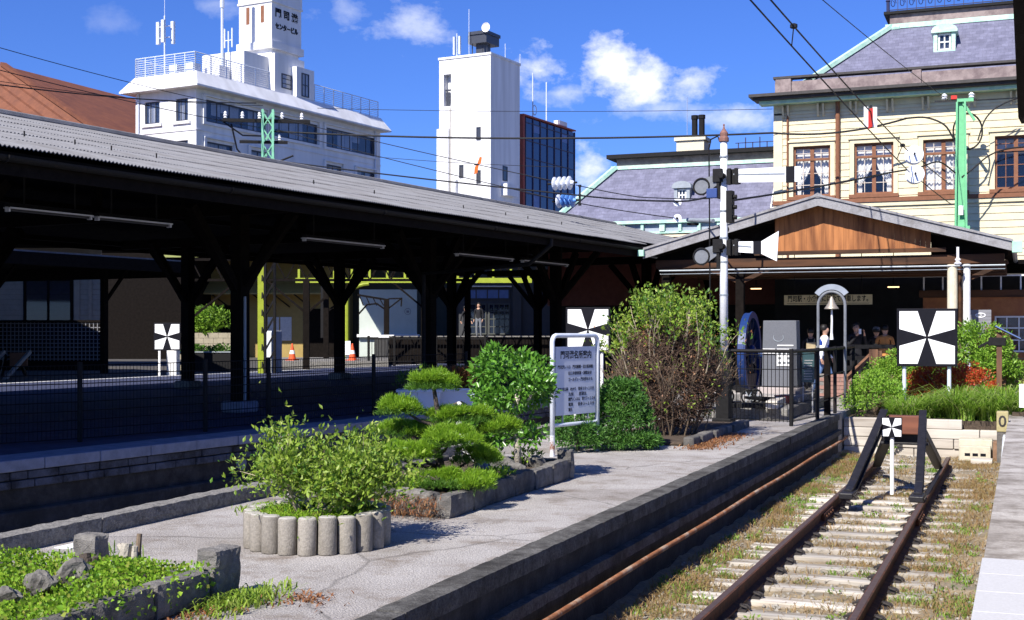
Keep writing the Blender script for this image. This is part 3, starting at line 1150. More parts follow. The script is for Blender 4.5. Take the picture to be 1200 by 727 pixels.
part('gutter_end', m_greenbox, gc, lambda m: m.cbox((GX1 + .08, GY0 - .05, GZE - .1), (.22, .16, .26)), bevel=.01)
part('ridge_cap', m_barge, gc, lambda m: m.prism([(GXC - .22, GY0 - .05, GZA + .0), (GXC, GY0 - .05, GZA + .12), (GXC + .22, GY0 - .05, GZA + .0)], (0, GY1 - GY0, 0)))
part('hidden_rear_roof', m_lining, gc, lambda m: m.box(GX0 + .1, 9, GY1 + .01, 44.85, 3.40, 3.52))  # hidden flat roof added to keep sun off the concourse back wall
# gable wall: vertical boards in the middle, dark timber at the sides
bw = .118
x = -5.7
gw = part('gable_boards', m_orange, gc, lambda m: [m.box(-5.7 + i * bw + .0015, -5.7 + (i + 1) * bw - .0015, GY0 + .40 - .006 * (i % 2), GY0 + .43, 3.5,
                                                       min(GZE + (GZA - GZE) * (1 - abs(-5.7 + (i + .5) * bw - GXC) / 4.35) - .12, 9)) for i in range(31)])
part('gable_rail', m_brownbeam, gc, lambda m: m.box(-6.2, -1.7, GY0 + .34, GY0 + .44, 3.40, 3.497))
part('side_panel', m_timberdark, gc, lambda m: (
    m.prism([(-8.8, GY0 + .8, 3.3), (-5.71, GY0 + .8, 3.3), (-5.71, GY0 + .8, 4.25), (-8.8, GY0 + .8, 3.43)], (0, .03, 0))))
part('side_panel', m_timberdark, gc, lambda m: (
    m.prism([(-2.06, GY0 + .8, 3.3), (-.35, GY0 + .8, 3.3), (-.35, GY0 + .8, 3.43), (-2.06, GY0 + .8, 3.85)], (0, .03, 0))))
for j, (yy, z0, z1) in enumerate(((GY0 + .46, 3.12, 3.34), (GY0 + 1.6, 2.98, 3.16), (GY0 + 3.2, 3.0, 3.2), (GY0 + 5.0, 3.0, 3.2))):
    part('tie_beam', m_brownbeam, gc, lambda m: m.box(GX0 + .2, GX1 - .2, yy, yy + .16, z0, z1), bevel=.008)
m_cream = M('cream_paint', (.62, .56, .42), .7, .1, 8, .1)
for x, r, z1, mt in ((-1.56, .12, 3.1, m_cream), (-1.24, .085, 3.1, m_dirtywhite)):
    part('column', mt, gc, lambda m: m.cyl((x, GY0 + .4, -.1), (x, GY0 + .4, z1), r, r * .95, 14), smooth=False)
part('timber_post', m_brownbeam, gc, lambda m: m.cyl((-1.41, GY0 + .55, -.1), (-1.43, GY0 + .55, 3.1), .075, seg=10))
for x in (-8.5, -6.6):
    part('column', m_timberdark, gc, lambda m: m.box(x - .1, x + .1, GY0 + .5, GY0 + .7, -.1, 3.1))
for x, dx in ((-6.6, 1), (-6.6, -1), (-1.24, 1)):
    part('brace', m_brownbeam, gc, lambda m: m.beam((x, GY0 + .6, 2.75), (x + dx * .9, GY0 + .6, 3.16), .09, .1))
part('conduit', m_steelgrey, gc, lambda m: (m.tube([(-8.6, GY0 + .3, 3.06), (-.4, GY0 + .3, 3.06)], .022, 6), m.tube([(-8.6, GY0 + .36, 2.98), (-.4, GY0 + .36, 2.98)], .014, 6)))
part('flag_pole_insulator', m_white, gc, lambda m: m.lathe([(.05, 0), (.09, .04), (.04, .08), (.07, .13), (.03, .17), (.03, .42)], (-1.42, GY0 + .0, 3.06), 10))

# hanging direction sign in the concourse
m_signpale = M('pale_yellow_sign', (.62, .52, .30), .5, .08, 6, .03)
sg = thing('hanging_sign', 'long pale yellow sign with black Japanese lettering hanging in the dark concourse', 'sign', at_D(970, 351.5, 35.0))
part('board', m_signpale, sg, lambda m: m.box(-1.18, 1.18, -.02, .02, -.135, .135))
text_mesh('lettering', '門司駅・小倉駅には全て停車します。', .19, m_black, sg, (0, -.024, .02), width=2.15, extrude=.002, bold=.003)
part('rule', m_black, sg, lambda m: m.box(-1.1, 1.1, -.023, -.0205, -.105, -.095))
for x in (-.9, .9):
    part('hanger', m_darksteel, sg, lambda m: m.cyl((x, 0, .135), (x, 0, 1.4), .012, seg=6))
# warm lamps under the concourse roof
m_warm = bpy.data.materials.new('lit_lamp')
m_warm.use_nodes = True
m_warm.node_tree.nodes['Principled BSDF'].inputs['Emission Color'].default_value = (1, .62, .28, 1)
m_warm.node_tree.nodes['Principled BSDF'].inputs['Emission Strength'].default_value = 2.0
for i, (px, py, d, lab) in enumerate(((1047, 336, 38, 'small warm lit lamp in the concourse near the cream columns'), (886, 338, 41, 'small warm lit lamp in the concourse behind the stone slab'))):
    l = thing('ceiling_lamp', lab, 'lamp', at_D(px, py, d), 0, 'lit lamps in the concourse')
    part('diffuser', m_warm, l, lambda m: m.box(-.16, .16, -.05, .05, -.03, 0))
    part('body', m_darksteel, l, lambda m: m.box(-.17, .17, -.06, .06, .002, .05))
    part('rod', m_darksteel, l, lambda m: m.cyl((0, 0, .05), (0, 0, 1.2), .012, seg=6))

# ------------------------------------------------------------------ station building
m_siding = M('cream_siding', (.65, .575, .39), .75, .08, 3, .1, 30, col2=(.54, .48, .34), scale2=.9, thr=(.5, .75))
m_stglass = MG('station_glass', (.03, .05, .12), .86)
m_muntin = M('pale_muntin', (.52, .46, .40), .6, .1, 6, 0)
m_brown = M('brown_trim', (.20, .085, .045), .7, .2, 8, .15)
m_band = M('mauve_stone_band', (.27, .215, .205), .8, .2, 5, .2, col2=(.16, .12, .12))
m_copper = M('verdigris_copper', (.38, .62, .50), .7, .2, 7, .2, col2=(.52, .68, .58))
m_glass = MG('window_glass', (.03, .05, .10), .55)
m_darkglass = MG('dark_window_glass', (.012, .018, .035), .25)
m_curtain = M('white_curtain', (.82, .82, .80), .9, .05, 6, .1)
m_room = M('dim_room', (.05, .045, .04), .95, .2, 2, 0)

SX0, SY = -8.1, 45.0
st = thing('station_building', 'cream clapboard station building with brown windows, slate mansard roof and verdigris trim', 'building', (SX0, SY, -.1))
W = 19.0
lx = lambda X: X - SX0
wins = [(lx(-7.45), lx(-6.19)), (lx(-5.39), lx(-4.10)), (lx(-3.14), lx(-1.86)), (lx(-.89), lx(.40)), (lx(1.5), lx(2.8)), (lx(3.9), lx(5.2))]
WZ0, WZ1 = 6.28, 8.02
m = MB()
m.wall((0, 0, 5.9), (1, 0, 0), W, 3.75, [(a, b, WZ0 - 5.9, WZ1 - 5.9) for a, b in wins], .22, (0, 1, 0))
m.quad((0, 0, 3.6), (0, 16, 3.6), (0, 16, 9.65), (0, 0, 9.65))
m.quad((W, 0, 3.6), (W, 16, 3.6), (W, 16, 9.65), (W, 0, 9.65))
m.quad((0, 16, 0), (W, 16, 0), (W, 16, 9.65), (0, 16, 9.65))
m.wall((0, 0, 3.6), (1, 0, 0), W, 2.3, [], .2, (0, 1, 0))
# clapboard shadow lines: each board a thin wedge standing proud of the wall
wallo = m.build('wall', m_siding, st, fix=False)
m = MB()
z = 3.62
bh = .235
while z < 9.5:
    segs = [(0, W)]
    if WZ0 - .25 < z + bh and z < WZ1 + .22:
        xs_ = [0] + [v for a, b in wins for v in (a - .16, b + .16)] + [W]
        segs = list(zip(xs_[::2], xs_[1::2]))
    for a, b in segs:
        m.prism([(a, -.002, z), (a, -.032, z + .004), (a, -.010, z + bh - .012), (a, -.002, z + bh - .012)], (b - a, 0, 0))
    z += bh
m.build('clapboard', m_siding, st)
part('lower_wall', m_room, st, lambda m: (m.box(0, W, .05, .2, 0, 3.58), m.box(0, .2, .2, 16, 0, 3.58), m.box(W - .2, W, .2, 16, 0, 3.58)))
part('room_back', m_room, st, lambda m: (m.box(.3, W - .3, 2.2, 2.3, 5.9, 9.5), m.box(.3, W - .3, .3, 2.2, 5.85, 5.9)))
# window trim, frames and curtains
for i, (a, b) in enumerate(wins):
    wf = window(st, a, b, WZ0, WZ1, .10, 2, 1, m_brown, m_stglass, .13, None, .08, frame_w=.07)
    mm = m_muntin if i < 3 else m_brown
    part('muntin', mm, wf, lambda m: [m.box(a + .07, b - .07, .075, .125, z - .012, z + .012) for z in (WZ0 + .40, WZ0 + .80, WZ1 - .24)] + [m.box(x - .012, x + .012, .076, .124, WZ0 + .07, WZ1 - .07) for x in (a + (b - a) * .26, a + (b - a) * .74)])
    part('transom', m_brown, wf, lambda m: m.box(a + .07, b - .07, .03, .13, WZ1 - .50, WZ1 - .42))
    part('surround', m_siding, wf, lambda m: (m.box(a - .15, a - .002, -.05, .0, WZ0 - .1, WZ1 + .14), m.box(b + .002, b + .15, -.05, .0, WZ0 - .1, WZ1 + .14), m.box(a - .002, b + .002, -.05, .0, WZ1 + .002, WZ1 + .14), m.box(a - .2, b + .2, -.10, -.0, WZ1 + .142, WZ1 + .21)))
    part('sill', m_brown, wf, lambda m: m.box(a - .17, b + .17, -.11, .05, WZ0 - .12, WZ0 - .003))
    if i < 3:
        for s in (0, 1):
            m = MB()
            nx_, nz_ = 26, 10
            mid = (a + b) / 2
            for j in range(nz_ + 1):
                f = j / nz_
                zz = WZ0 + .04 + (WZ1 - .5 - WZ0) * f
                full = (b - a) / 2 - .1
                wd = full * (.30 if f < .32 else .30 + .70 * min(1, (f - .32) / .55) ** .7)
                if i == 2:
                    wd = full
                for k in range(nx_ + 1):
                    g = k / nx_
                    xx = (a + .08 + wd * g) if s == 0 else (b - .08 - wd * g)
                    m.v.append((xx, .24 + .03 * math.sin(g * 26), zz))
            for j in range(nz_):
                for k in range(nx_):
                    q = j * (nx_ + 1) + k
                    m.f.append((q, q + 1, q + nx_ + 2, q + nx_ + 1))
                    m.mi.append(0)
            m.build('curtain', m_curtain, wf, fix=False, smooth=True)
        part('valance', m_curtain, wf, lambda m: m.box(a + .07, b - .07, .22, .24, WZ1 - .40, WZ1 - .06))
    else:
        part('net_curtain', m_curtain, wf, lambda m: m.box(a + .07, b - .07, .5, .51, WZ1 - .42, WZ1 - .06))
part('string_course', m_brown, st, lambda m: m.box(-.05, W, -.13, -.0, 6.0, 6.14))
part('string_course', m_siding, st, lambda m: m.box(-.03, W, -.09, -.0, 5.86, 5.998))
part('corner_post', m_siding, st, lambda m: (m.box(-.03, .28, -.06, .0, 3.6, 9.5),))
part('corner_strip', m_brown, st, lambda m: m.cyl((.46, -.07, 3.6), (.46, -.07, 9.5), .035, seg=8))
part('downpipe', m_brown, st, lambda m: m.cyl((lx(-5.93), -.12, 3.6), (lx(-5.93), -.12, 9.55), .075, seg=10))
for X in (-7.7, -6.5, -5.4, -4.2, -3.05, -1.6, -.3, 1.0, 2.4):
    part('bracket', m_siding, st, lambda m: [m.prism([(lx(X) + d, -.0, 9.02), (lx(X) + d, -.08, 9.06), (lx(X) + d, -.22, 9.38), (lx(X) + d, -.22, 9.46), (lx(X) + d, -.0, 9.46)], (.07, 0, 0)) for d in (-.13, .05)])
part('frieze_rail', m_siding, st, lambda m: m.box(0, W, -.06, -.0, 9.14, 9.20))
part('cornice', m_copper, st, lambda m: m.box(-.45, W + .3, -.50, 0, 9.48, 9.60))
m_cornice = M('dark_bronze_cornice', (.055, .05, .048), .7, .2, 6, .1)
part('cornice', m_cornice, st, lambda m: (m.box(-.62, W + .4, -.72, 0, 9.602, 9.70), m.box(-.75, W + .5, -.86, 0, 9.70, 9.80)))
part('parapet', m_band, st, lambda m: m.box(0, W, .05, .3, 9.802, 10.32))
for X in (0.02, 4.6, 8.4, 12.0):
    part('pier', m_band, st, lambda m: m.box(X, X + .55 if X < .1 else X + .3, -.02, .33, 9.802, 10.42), bevel=.02)
part('coping', m_cornice, st, lambda m: m.box(-.05, W, -.04, .36, 10.422, 10.50))
s_ = 2.6
RZ0, RZ1 = 10.25, 12.55
m = MB()
x0 = .95
m.quad((x0, .4, RZ0), (W, .4, RZ0), (W, .4 + s_, RZ1), (x0 + s_, .4 + s_, RZ1))
m.quad((x0, .4, RZ0), (x0 + s_, .4 + s_, RZ1), (x0 + s_, 13, RZ1), (x0, 15.6, RZ0))
m.quad((x0 + s_, .4 + s_, RZ1), (W, .4 + s_, RZ1), (W, 13, RZ1), (x0 + s_, 13, RZ1))
m.quad((0, .05, RZ0 - .02), (W, .05, RZ0 - .02), (W, 16, RZ0 - .02), (0, 16, RZ0 - .02))


def slates(mat, scale=(9.0, 4.5)):
    """Courses of slates: a brick pattern in object space on the sloping faces."""
    nt = mat.node_tree
    b = nt.nodes['Principled BSDF']
    tc = nt.nodes.new('ShaderNodeTexCoord')
    sp = nt.nodes.new('ShaderNodeSeparateXYZ')
    cb = nt.nodes.new('ShaderNodeCombineXYZ')
    nt.links.new(tc.outputs['Object'], sp.inputs[0])
    nt.links.new(sp.outputs[0], cb.inputs[0])
    nt.links.new(sp.outputs[2], cb.inputs[1])
    br = nt.nodes.new('ShaderNodeTexBrick')
    br.inputs['Scale'].default_value = 3.2
    br.inputs['Mortar Size'].default_value = .012
    br.inputs['Brick Width'].default_value = .75
    br.inputs['Row Height'].default_value = .42
    br.inputs['Color1'].default_value = (1, 1, 1, 1)
    br.inputs['Color2'].default_value = (.78, .78, .80, 1)
    br.inputs['Mortar'].default_value = (.5, .5, .5, 1)
    nt.links.new(cb.outputs[0], br.inputs['Vector'])
    src = b.inputs['Base Color'].links[0].from_socket
    mx = nt.nodes.new('ShaderNodeMix')
    mx.data_type = 'RGBA'
    mx.blend_type = 'MULTIPLY'
    mx.inputs[0].default_value = 1
    nt.links.new(src, mx.inputs[6])
    nt.links.new(br.outputs['Color'], mx.inputs[7])
    nt.links.new(mx.outputs[2], b.inputs['Base Color'])


slates(m_slate)
m.build('roof', m_slate, st, fix=False)
part('hip_trim', m_copper, st, lambda m: m.beam((x0, .38, RZ0 + .05), (x0 + s_ + .05, .38 + s_, RZ1 + .05), .30, .14))
part('ridge_trim', m_copper, st, lambda m: (m.box(x0 + s_ - .1, W, .30 + s_, .42 + s_, RZ1 - .05, RZ1 + .12), m.cyl((x0 + s_, .36 + s_, RZ1 - .02), (x0 + s_ + .4, .36 + s_, RZ1 + .0), .12, seg=10)))
part('roof_band', m_band, st, lambda m: m.box(x0 + s_ + .05, W, .40 + s_, 12.8, RZ1 + .122, RZ1 + .48))
part('roof_ledge', m_darksteel, st, lambda m: m.box(x0 + s_ - .15, W + .1, .26 + s_, 13, RZ1 + .482, RZ1 + .58))
# iron cresting with scrolls
m = MB()
yr, zr = .5 + s_, RZ1 + .58
xa, xb = x0 + s_, W
m.box(xa, xb, yr - .015, yr + .015, zr + .08, zr + .11)
m.box(xa, xb, yr - .015, yr + .015, zr + .55, zr + .58)
m.box(xa, xb, yr - .02, yr + .02, zr + .90, zr + .94)
xx = xa
while xx < xa + 9:
    m.box(xx - .012, xx + .012, yr - .012, yr + .012, zr, zr + .94)
    m.tube([(xx + .16 + .10 * math.cos(q) * (1 - q / 14), yr, zr + .33 + .17 * math.sin(q) * (1 - q / 14)) for q in np.linspace(0, 8, 14)], .014, 4)
    for q in range(1, 4):
        m.box(xx + q * .08 - .006, xx + q * .08 + .006, yr - .006, yr + .006, zr + .58, zr + .92)
    xx += .32
m.lathe([(.06, 0), (.06, .4), (.09, .42), (.05, .5), (.05, .9), (.08, .95), (.02, 1.15)], (xa - .02, yr, zr), 8)
m_iron = M('blue_black_iron', (.03, .035, .09), .5, .1, 8, 0)
m.build('iron_cresting', m_iron, st)


def dormer(parent, x, y, z, w, h, mt, roof='flat'):
    d = part('dormer', mt, parent, lambda m: (m.box(x - w / 2, x - w / 2 + .13, y, y + 1.0, z, z + h), m.box(x + w / 2 - .13, x + w / 2, y, y + 1.0, z, z + h),
                                             m.box(x - w / 2 + .13, x + w / 2 - .13, y, y + 1.0, z, z + .10), m.box(x - w / 2 - .07, x + w / 2 + .07, y - .08, y + 1.6, z + h, z + h + .10)))
    pr = [(x + (w / 2 + .05) * math.cos(a), y - .06, z + h + .10 + .30 * (w / 1.1) * math.sin(a)) for a in np.linspace(0, math.pi, 11)]
    part('arched_hood', mt, d, lambda m: m.prism(pr, (0, 1.7, 0)))
    wf = window(d, x - w / 2 + .15, x + w / 2 - .15, z + .12, z + h - .02, y + .1, 2, 2, m_dirtywhite, m_glass, .045)
    part('backing', m_room, d, lambda m: m.box(x - w / 2 + .14, x + w / 2 - .14, y + .3, y + .32, z + .1, z + h))
    return d


dormer(st, lx(-2.55), 1.55, RZ0 + .95, .72, .72, m_copper)

# ---- lower wing left of the main block
WX0, WY = -17.5, 47.5
wg = thing('station_wing', 'low station wing with a grey slate mansard roof, verdigris eaves and small dormer', 'building', (WX0, WY, -.1))
WW = 9.6
sw = 2.1
EZ, TZ = 5.75, 8.15
m = MB()
m.quad((0, 0, EZ), (WW, 0, EZ), (WW, sw, TZ), (sw, sw, TZ))
m.quad((0, 0, EZ), (sw, sw, TZ), (sw, 9, TZ), (0, 11, EZ))
m.quad((sw, sw, TZ), (WW, sw, TZ), (WW, 9, TZ), (sw, 9, TZ))
m.build('roof', m_slate, wg, fix=False)
part('hip_trim', m_copper, wg, lambda m: m.beam((-.05, -.03, EZ + .02), (sw + .05, sw - .02, TZ + .06), .32, .14))
part('ridge_trim', m_copper, wg, lambda m: m.box(sw - .1, WW, sw - .1, sw + .05, TZ - .04, TZ + .10))
part('roof_band', m_band, wg, lambda m: m.box(sw + .1, WW, sw + .06, 8.8, TZ + .02, TZ + .40))
part('roof_ledge', m_darksteel, wg, lambda m: m.box(sw - .25, WW, sw - .22, 9.1, TZ + .402, TZ + .56))
part('frieze', m_copper, wg, lambda m: (m.box(-.15, WW, -.16, .2, EZ - .03, EZ + .09), m.box(-.1, WW, -.06, .2, EZ - .42, EZ - .34)))
m_pane2 = M('grey_frieze_panel', (.30, .34, .40), .5, .2, 5, .05)
part('frieze_panels', m_pane2, wg, lambda m: m.box(0, WW, .02, .2, EZ - .34, EZ - .03))
for k in range(13):
    x = .15 + k * .74
    part('frieze_bracket', m_copper, wg, lambda m: m.box(x, x + (.2 if k % 3 == 0 else .11), -.10, .02, EZ - .339, EZ - .031))
m_redwall = M('red_brown_wall', (.34, .12, .085), .8, .15, 5, .15)
part('wall', m_redwall, wg, lambda m: m.box(0, WW, .05, 10.8, 2.6, EZ - .425))
part('wall_moulding', m_cream, wg, lambda m: m.box(0, WW, -.03, .05, EZ - .56, EZ - .47))
part('lower_wall', m_room, wg, lambda m: m.box(.02, WW, .3, 10.6, 0, 2.598))
ch = part('chimney', m_cream, wg, lambda m: (m.box(4.2, 5.35, 4.0, 4.9, TZ + .56, TZ + 1.28), m.box(4.12, 5.43, 3.92, 4.98, TZ + 1.28, TZ + 1.42)))
for dx in (.62, .92):
    part('flue', m_darksteel, ch, lambda m: (m.cyl((4.25 + dx, 4.4, TZ + 1.42), (4.25 + dx, 4.4, TZ + 2.35), .12, seg=10), m.cyl((4.25 + dx, 4.4, TZ + 2.2), (4.25 + dx, 4.4, TZ + 2.36), .145, seg=10)))
part('lightning_rod', m_steelgrey, wg, lambda m: m.cyl((4.6, 4.2, TZ + 1.4), (4.6, 4.2, TZ + 3.1), .012, seg=5))
part('roof_railing', m_iron, wg, lambda m: (m.box(7.0, WW, sw + .2, sw + .23, TZ + .80, TZ + .83), [m.box(7.1 + k * .28, 7.14 + k * .28, sw + .2, sw + .23, TZ + .56, TZ + (1.02 if k % 2 else .82)) for k in range(9)]))
dormer(wg, 5.25, .75, EZ + .75, .62, .62, m_steelgrey)
part('roof_ladder', m_dirtywhite, wg, lambda m: [m.beam((8.75 + d, .3, EZ + .45), (8.75 + d, 1.5, EZ + 1.85), .04, .04) for d in (0, .3)] + [m.beam((8.75, .3 + 1.2 * k / 8, EZ + .45 + 1.4 * k / 8), (9.05, .3 + 1.2 * k / 8, EZ + .45 + 1.4 * k / 8), .03, .03) for k in range(9)])

# ---- brown lean-to office under the right end of the gable
m_ochre = M('ochre_boards', (.34, .135, .05), .8, .2, 4, .15, col2=(.25, .09, .04))
of_ = thing('ticket_office', 'orange brown timber office with small paned windows under the right canopy', 'building', (-2.6, 37.2, -.1))
m = MB()
m.wall((0, 0, 0), (1, 0, 0), 9.0, 2.55, [(1.85, 3.1, 1.05, 2.05), (.5, 1.15, 1.0, 2.0)], .12, (0, 1, 0))
m.box(0, 9, .5, .6, 0, 2.55)
m.quad((0, 0, 0), (0, .5, 0), (0, .5, 2.55), (0, 0, 2.55))
m.build('wall', m_ochre, of_, fix=False)
window(of_, 1.86, 3.09, 1.06, 2.04, .05, 4, 3, m_dirtywhite, m_glass, .035)
window(of_, .51, 1.14, 1.01, 1.99, .05, 1, 2, m_brown, m_glass, .035)
part('fascia', m_brownbeam, of_, lambda m: m.box(-.1, 9, -.06, .1, 2.552, 2.75))
part('clerestory', m_dirtywhite, of_, lambda m: (m.box(0, 9, .0, .04, 3.12, 3.16), [m.box(k * .5, k * .5 + .04, .0, .04, 2.75, 3.12) for k in range(18)]))
m_panelgrey = M('grey_panel', (.20, .20, .22), .6, .1, 8, .05)
bd = thing('grey_board', 'grey slatted board with a pale round mark beside the white column', 'board', at_D(1149, 379, 30.5))
part('panel', m_panelgrey, bd, lambda m: [m.box(-.24, .24, -.015, .015, -.33 + k * .082, -.33 + k * .082 + .076) for k in range(8)])
part('emblem', m_white, bd, lambda m: (m.tube([(.11 * math.cos(q), -.02, .19 + .05 * math.sin(q)) for q in np.linspace(0, 6.3, 17)], .012, 5), m.tube([(-.03 + .05 * math.cos(q), -.02, .19 + .04 * math.sin(q)) for q in np.linspace(0, 6.3, 13)], .008, 5)))
part('post', m_darksteel, bd, lambda m: [m.box(x - .02, x + .02, .016, .05, -1.6, .34) for x in (-.2, .2)])

# ------------------------------------------------------------------ buildings beyond the station
m_render = MW('white_render', (.735, .735, .75), (.60, .60, .61), 'Z', 9, .45, .75, .03)
m_alu = M('dark_aluminium', (.06, .065, .08), .45, .1, 6, 0, metal=.4)
m_blind = M('pale_blind', (.55, .58, .66), .8, .15, 2, 0)
m_citywin = MG('city_glass', (.06, .09, .18), .62)
m_thinrail = M('pale_railing', (.55, .60, .70), .5, .05, 5, 0)

OC = at_D(230, 386, 88.0)
OROT = EROT
ob = thing('office_building', 'white three storey office building with ribbon windows and a tall square roof tower', 'building', (OC.x, OC.y, 0), OROT)
OH, OL, OWd = 18.3, 22.5, 5.6          # height below the roof slab, right face length, left face width
fl = [(16.0, 17.55), (13.15, 14.65), (10.3, 11.8)]
m = MB()
lw = [(-4.75, -3.35), (-1.85, -.75)]
m.wall((-OWd, 0, 0), (1, 0, 0), OWd, OH, [(a + OWd, b + OWd, z0, z1) for a, b in lw for z0, z1 in fl], .25, (0, 1, 0))
rw = [[(.9, 7.5), (8.0, 13.8), (14.8, 21.7)], [(1.0, 3.8), (5.7, 7.6), (14.8, 17.0), (19.0, 21.7)], [(1.0, 3.8), (5.7, 7.6), (14.8, 17.0), (19.0, 21.7)]]
m.wall((0, 0, 0), (0, 1, 0), OL, OH, [(a, b, fl[i][0], fl[i][1]) for i in range(3) for a, b in rw[i]], .25, (-1, 0, 0))
m.quad((-OWd, 0, 0), (-OWd, OL, 0), (-OWd, OL, OH), (-OWd, 0, OH))
m.quad((-OWd, OL, 0), (0, OL, 0), (0, OL, OH), (-OWd, OL, OH))
m.build('wall', m_render, ob, fix=False)
part('interior', m_room, ob, lambda m: m.box(-OWd + .6, -.6, .6, OL - .3, 0, OH - .1))
part('roof_slab', m_render, ob, lambda m: (m.prism([(-OWd - .8, -.8, OH - .12), (.8, -.8, OH - .12), (.8, OL + .5, OH - .12), (-OWd - .8, OL + .5, OH - .12)], (0, 0, .12)),
                                         m.add([(-OWd - .8, -.8, OH + .002), (.8, -.8, OH + .002), (.8, OL + .5, OH + .002), (-OWd - .8, OL + .5, OH + .002), (-OWd - .05, -.05, OH + 1.05), (.05, -.05, OH + 1.05), (.05, OL, OH + 1.05), (-OWd - .05, OL, OH + 1.05)],
                                               [(0, 1, 5, 4), (1, 2, 6, 5), (2, 3, 7, 6), (3, 0, 4, 7), (4, 5, 6, 7)])))
for z0, z1 in fl:
    for a, b in lw:
        w = window(ob, a, b, z0, z1, .12, 3, 1, m_alu, m_citywin, .07)
        part('sill', m_render, w, lambda m: m.box(a - .25, b + .25, -.14, .0, z0 - .22, z0 - .02))
        part('blind', m_blind, w, lambda m: m.box(a + .1, (a + b) / 2, .3, .32, z0, z1))
for i in range(3):
    for j, (a, b) in enumerate(rw[i]):
        w = xwindow(ob, a, b, fl[i][0], fl[i][1], -.12, max(2, round((b - a) / 1.25)), 1, m_alu, m_citywin, .08)
        part('sill', m_render, w, lambda m: (m.box(a - .3, b + .3, -.26, -.12, fl[i][0] - .22, fl[i][0] - .02), m.box(a - .3, a - .05, -.26, -.12, fl[i][0] - .018, fl[i][1] + .2), m.box(b + .05, b + .3, -.26, -.12, fl[i][0] - .018, fl[i][1] + .2), m.box(a - .3, b + .3, -.3, -.12, fl[i][1] + .202, fl[i][1] + .3)))
        rr = random.Random(i * 7 + j)
        part('blind', m_blind, w, lambda m: [m.box(a + (b - a) * q, a + (b - a) * (q + .14), .22, .24, fl[i][0] + rr.choice((0, .6, .9)), fl[i][1]) for q in np.arange(0, .9, .15) if rr.random() < .8])
part('drainpipe', m_thinrail, ob, lambda m: (m.cyl((-OWd + .35, -.1, 0), (-OWd + .35, -.1, OH), .06, seg=8), m.cyl((.1, 21.6, 0), (.1, 21.6, OH), .06, seg=8)))
part('floor_line', m_render, ob, lambda m: (m.box(-OWd, .05, -.06, -.0, 15.3, 15.38), m.box(0.0, .06, .0, OL, 15.3, 15.38)))
# roof railing with mesh panels
m = MB()
zr = OH + 1.05
for (ax, ay, bx, by, n) in ((-OWd, 0, -.1, 0, 6), (-.1, 0, -.1, 8.0, 5), (-.1, 13.5, -.1, OL - .2, 7), (-OWd, 0, -OWd, OL - .2, 14)):
    for k in range(n + 1):
        q = k / n
        x, y_ = ax + (bx - ax) * q, ay + (by - ay) * q
        m.cyl((x, y_, zr), (x, y_, zr + 1.35), .04, seg=6)
    for h in (.1, .25, .4, .55, .7, .85, 1.0, 1.15, 1.33):
        m.cyl((ax, ay, zr + h), (bx, by, zr + h), .022 if h < 1.3 else .04, seg=5)
m.build('roof_railing', m_thinrail, ob)
# penthouse and square tower
part('penthouse', m_render, ob, lambda m: (m.box(-5.0, -1.0, 6.2, 9.0, zr, zr + 2.7), m.box(-4.2, -.4, 9.002, 12.6, zr, zr + 3.0), m.box(-1.6, .1, 11.0, 13.2, zr, zr + 2.3)))
for (a, b) in ((10.0, 11.0),):
    xwindow(ob, a - .2, b, zr + .5, zr + 1.6, .12 - .5, 1, 3, m_alu, m_citywin, .06)
xwindow(ob, 11.6, 12.5, zr + .1, zr + 1.9, .13, 2, 2, m_alu, m_citywin, .06)
part('water_tank', m_render, ob, lambda m: m.box(-3.6, -2.2, 4.9, 6.0, zr, zr + 1.5))
TX0, TX1, TY0, TY1 = -4.1, -.75, 9.1, 12.9
zk = zr
zr = zr - 1.25
tw = part('tower', m_render, ob, lambda m: (
    m.box(TX0 + .5, TX1 - .5, TY0 + .5, TY1 - .5, zr + 2.3, zr + 4.3), m.box(TX0 + .25, TX1 - .25, TY0 + .25, TY1 - .25, zr + 4.3, zr + 4.7), m.box(TX0 - .05, TX1 + .05, TY0 - .05, TY1 + .05, zr + 4.7, zr + 5.25),
    m.box(TX0 + .1, TX1 - .1, TY0 + .1, TY1 - .1, zr + 5.25, zr + 8.2), m.box(TX0, TX1, TY0, TY1, zr + 8.2, zr + 8.35), m.box(TX0 + .05, TX1 - .05, TY0 + .05, TY1 - .05, zr + 8.35, zr + 11.6),
    m.add([(TX0, TY0, zr + 11.6), (TX1, TY0, zr + 11.6), (TX1, TY1, zr + 11.6), (TX0, TY1, zr + 11.6), (TX0 + 1.2, TY0 + 1.2, zr + 13), (TX1 - 1.2, TY0 + 1.2, zr + 13), (TX1 - 1.2, TY1 - 1.2, zr + 13), (TX0 + 1.2, TY1 - 1.2, zr + 13)],
          [(0, 1, 5, 4), (1, 2, 6, 5), (2, 3, 7, 6), (3, 0, 4, 7), (4, 5, 6, 7)])))
for k in range(4):
    x = TX0 + .5 + k * .72
    part('slit_window', m_alu, ob, lambda m: m.box(x, x + .18, TY0 + .04, TY0 + .3, zr + 9.6, zr + 10.8))
for k in range(3):
    y_ = TY0 + .7 + k * 1.05
    part('slit_window', m_alu, ob, lambda m: m.box(TX1 - .3, TX1 - .04, y_, y_ + .36, zr + 9.5, zr + 10.8))
for k in range(2):
    x = TX0 + .8 + k * 1.4
    part('slit_window', m_brown, ob, lambda m: m.box(x, x + .32, TY0 + .09, TY0 + .3, zr + 6.7, zr + 8.0))
text_mesh('lettering', '門 司 港', .72, m_black, ob, (TX1 - .085, (TY0 + TY1) / 2, zr + 7.45), (R(90), 0, R(90)), width=2.75, extrude=.02, bold=.02)
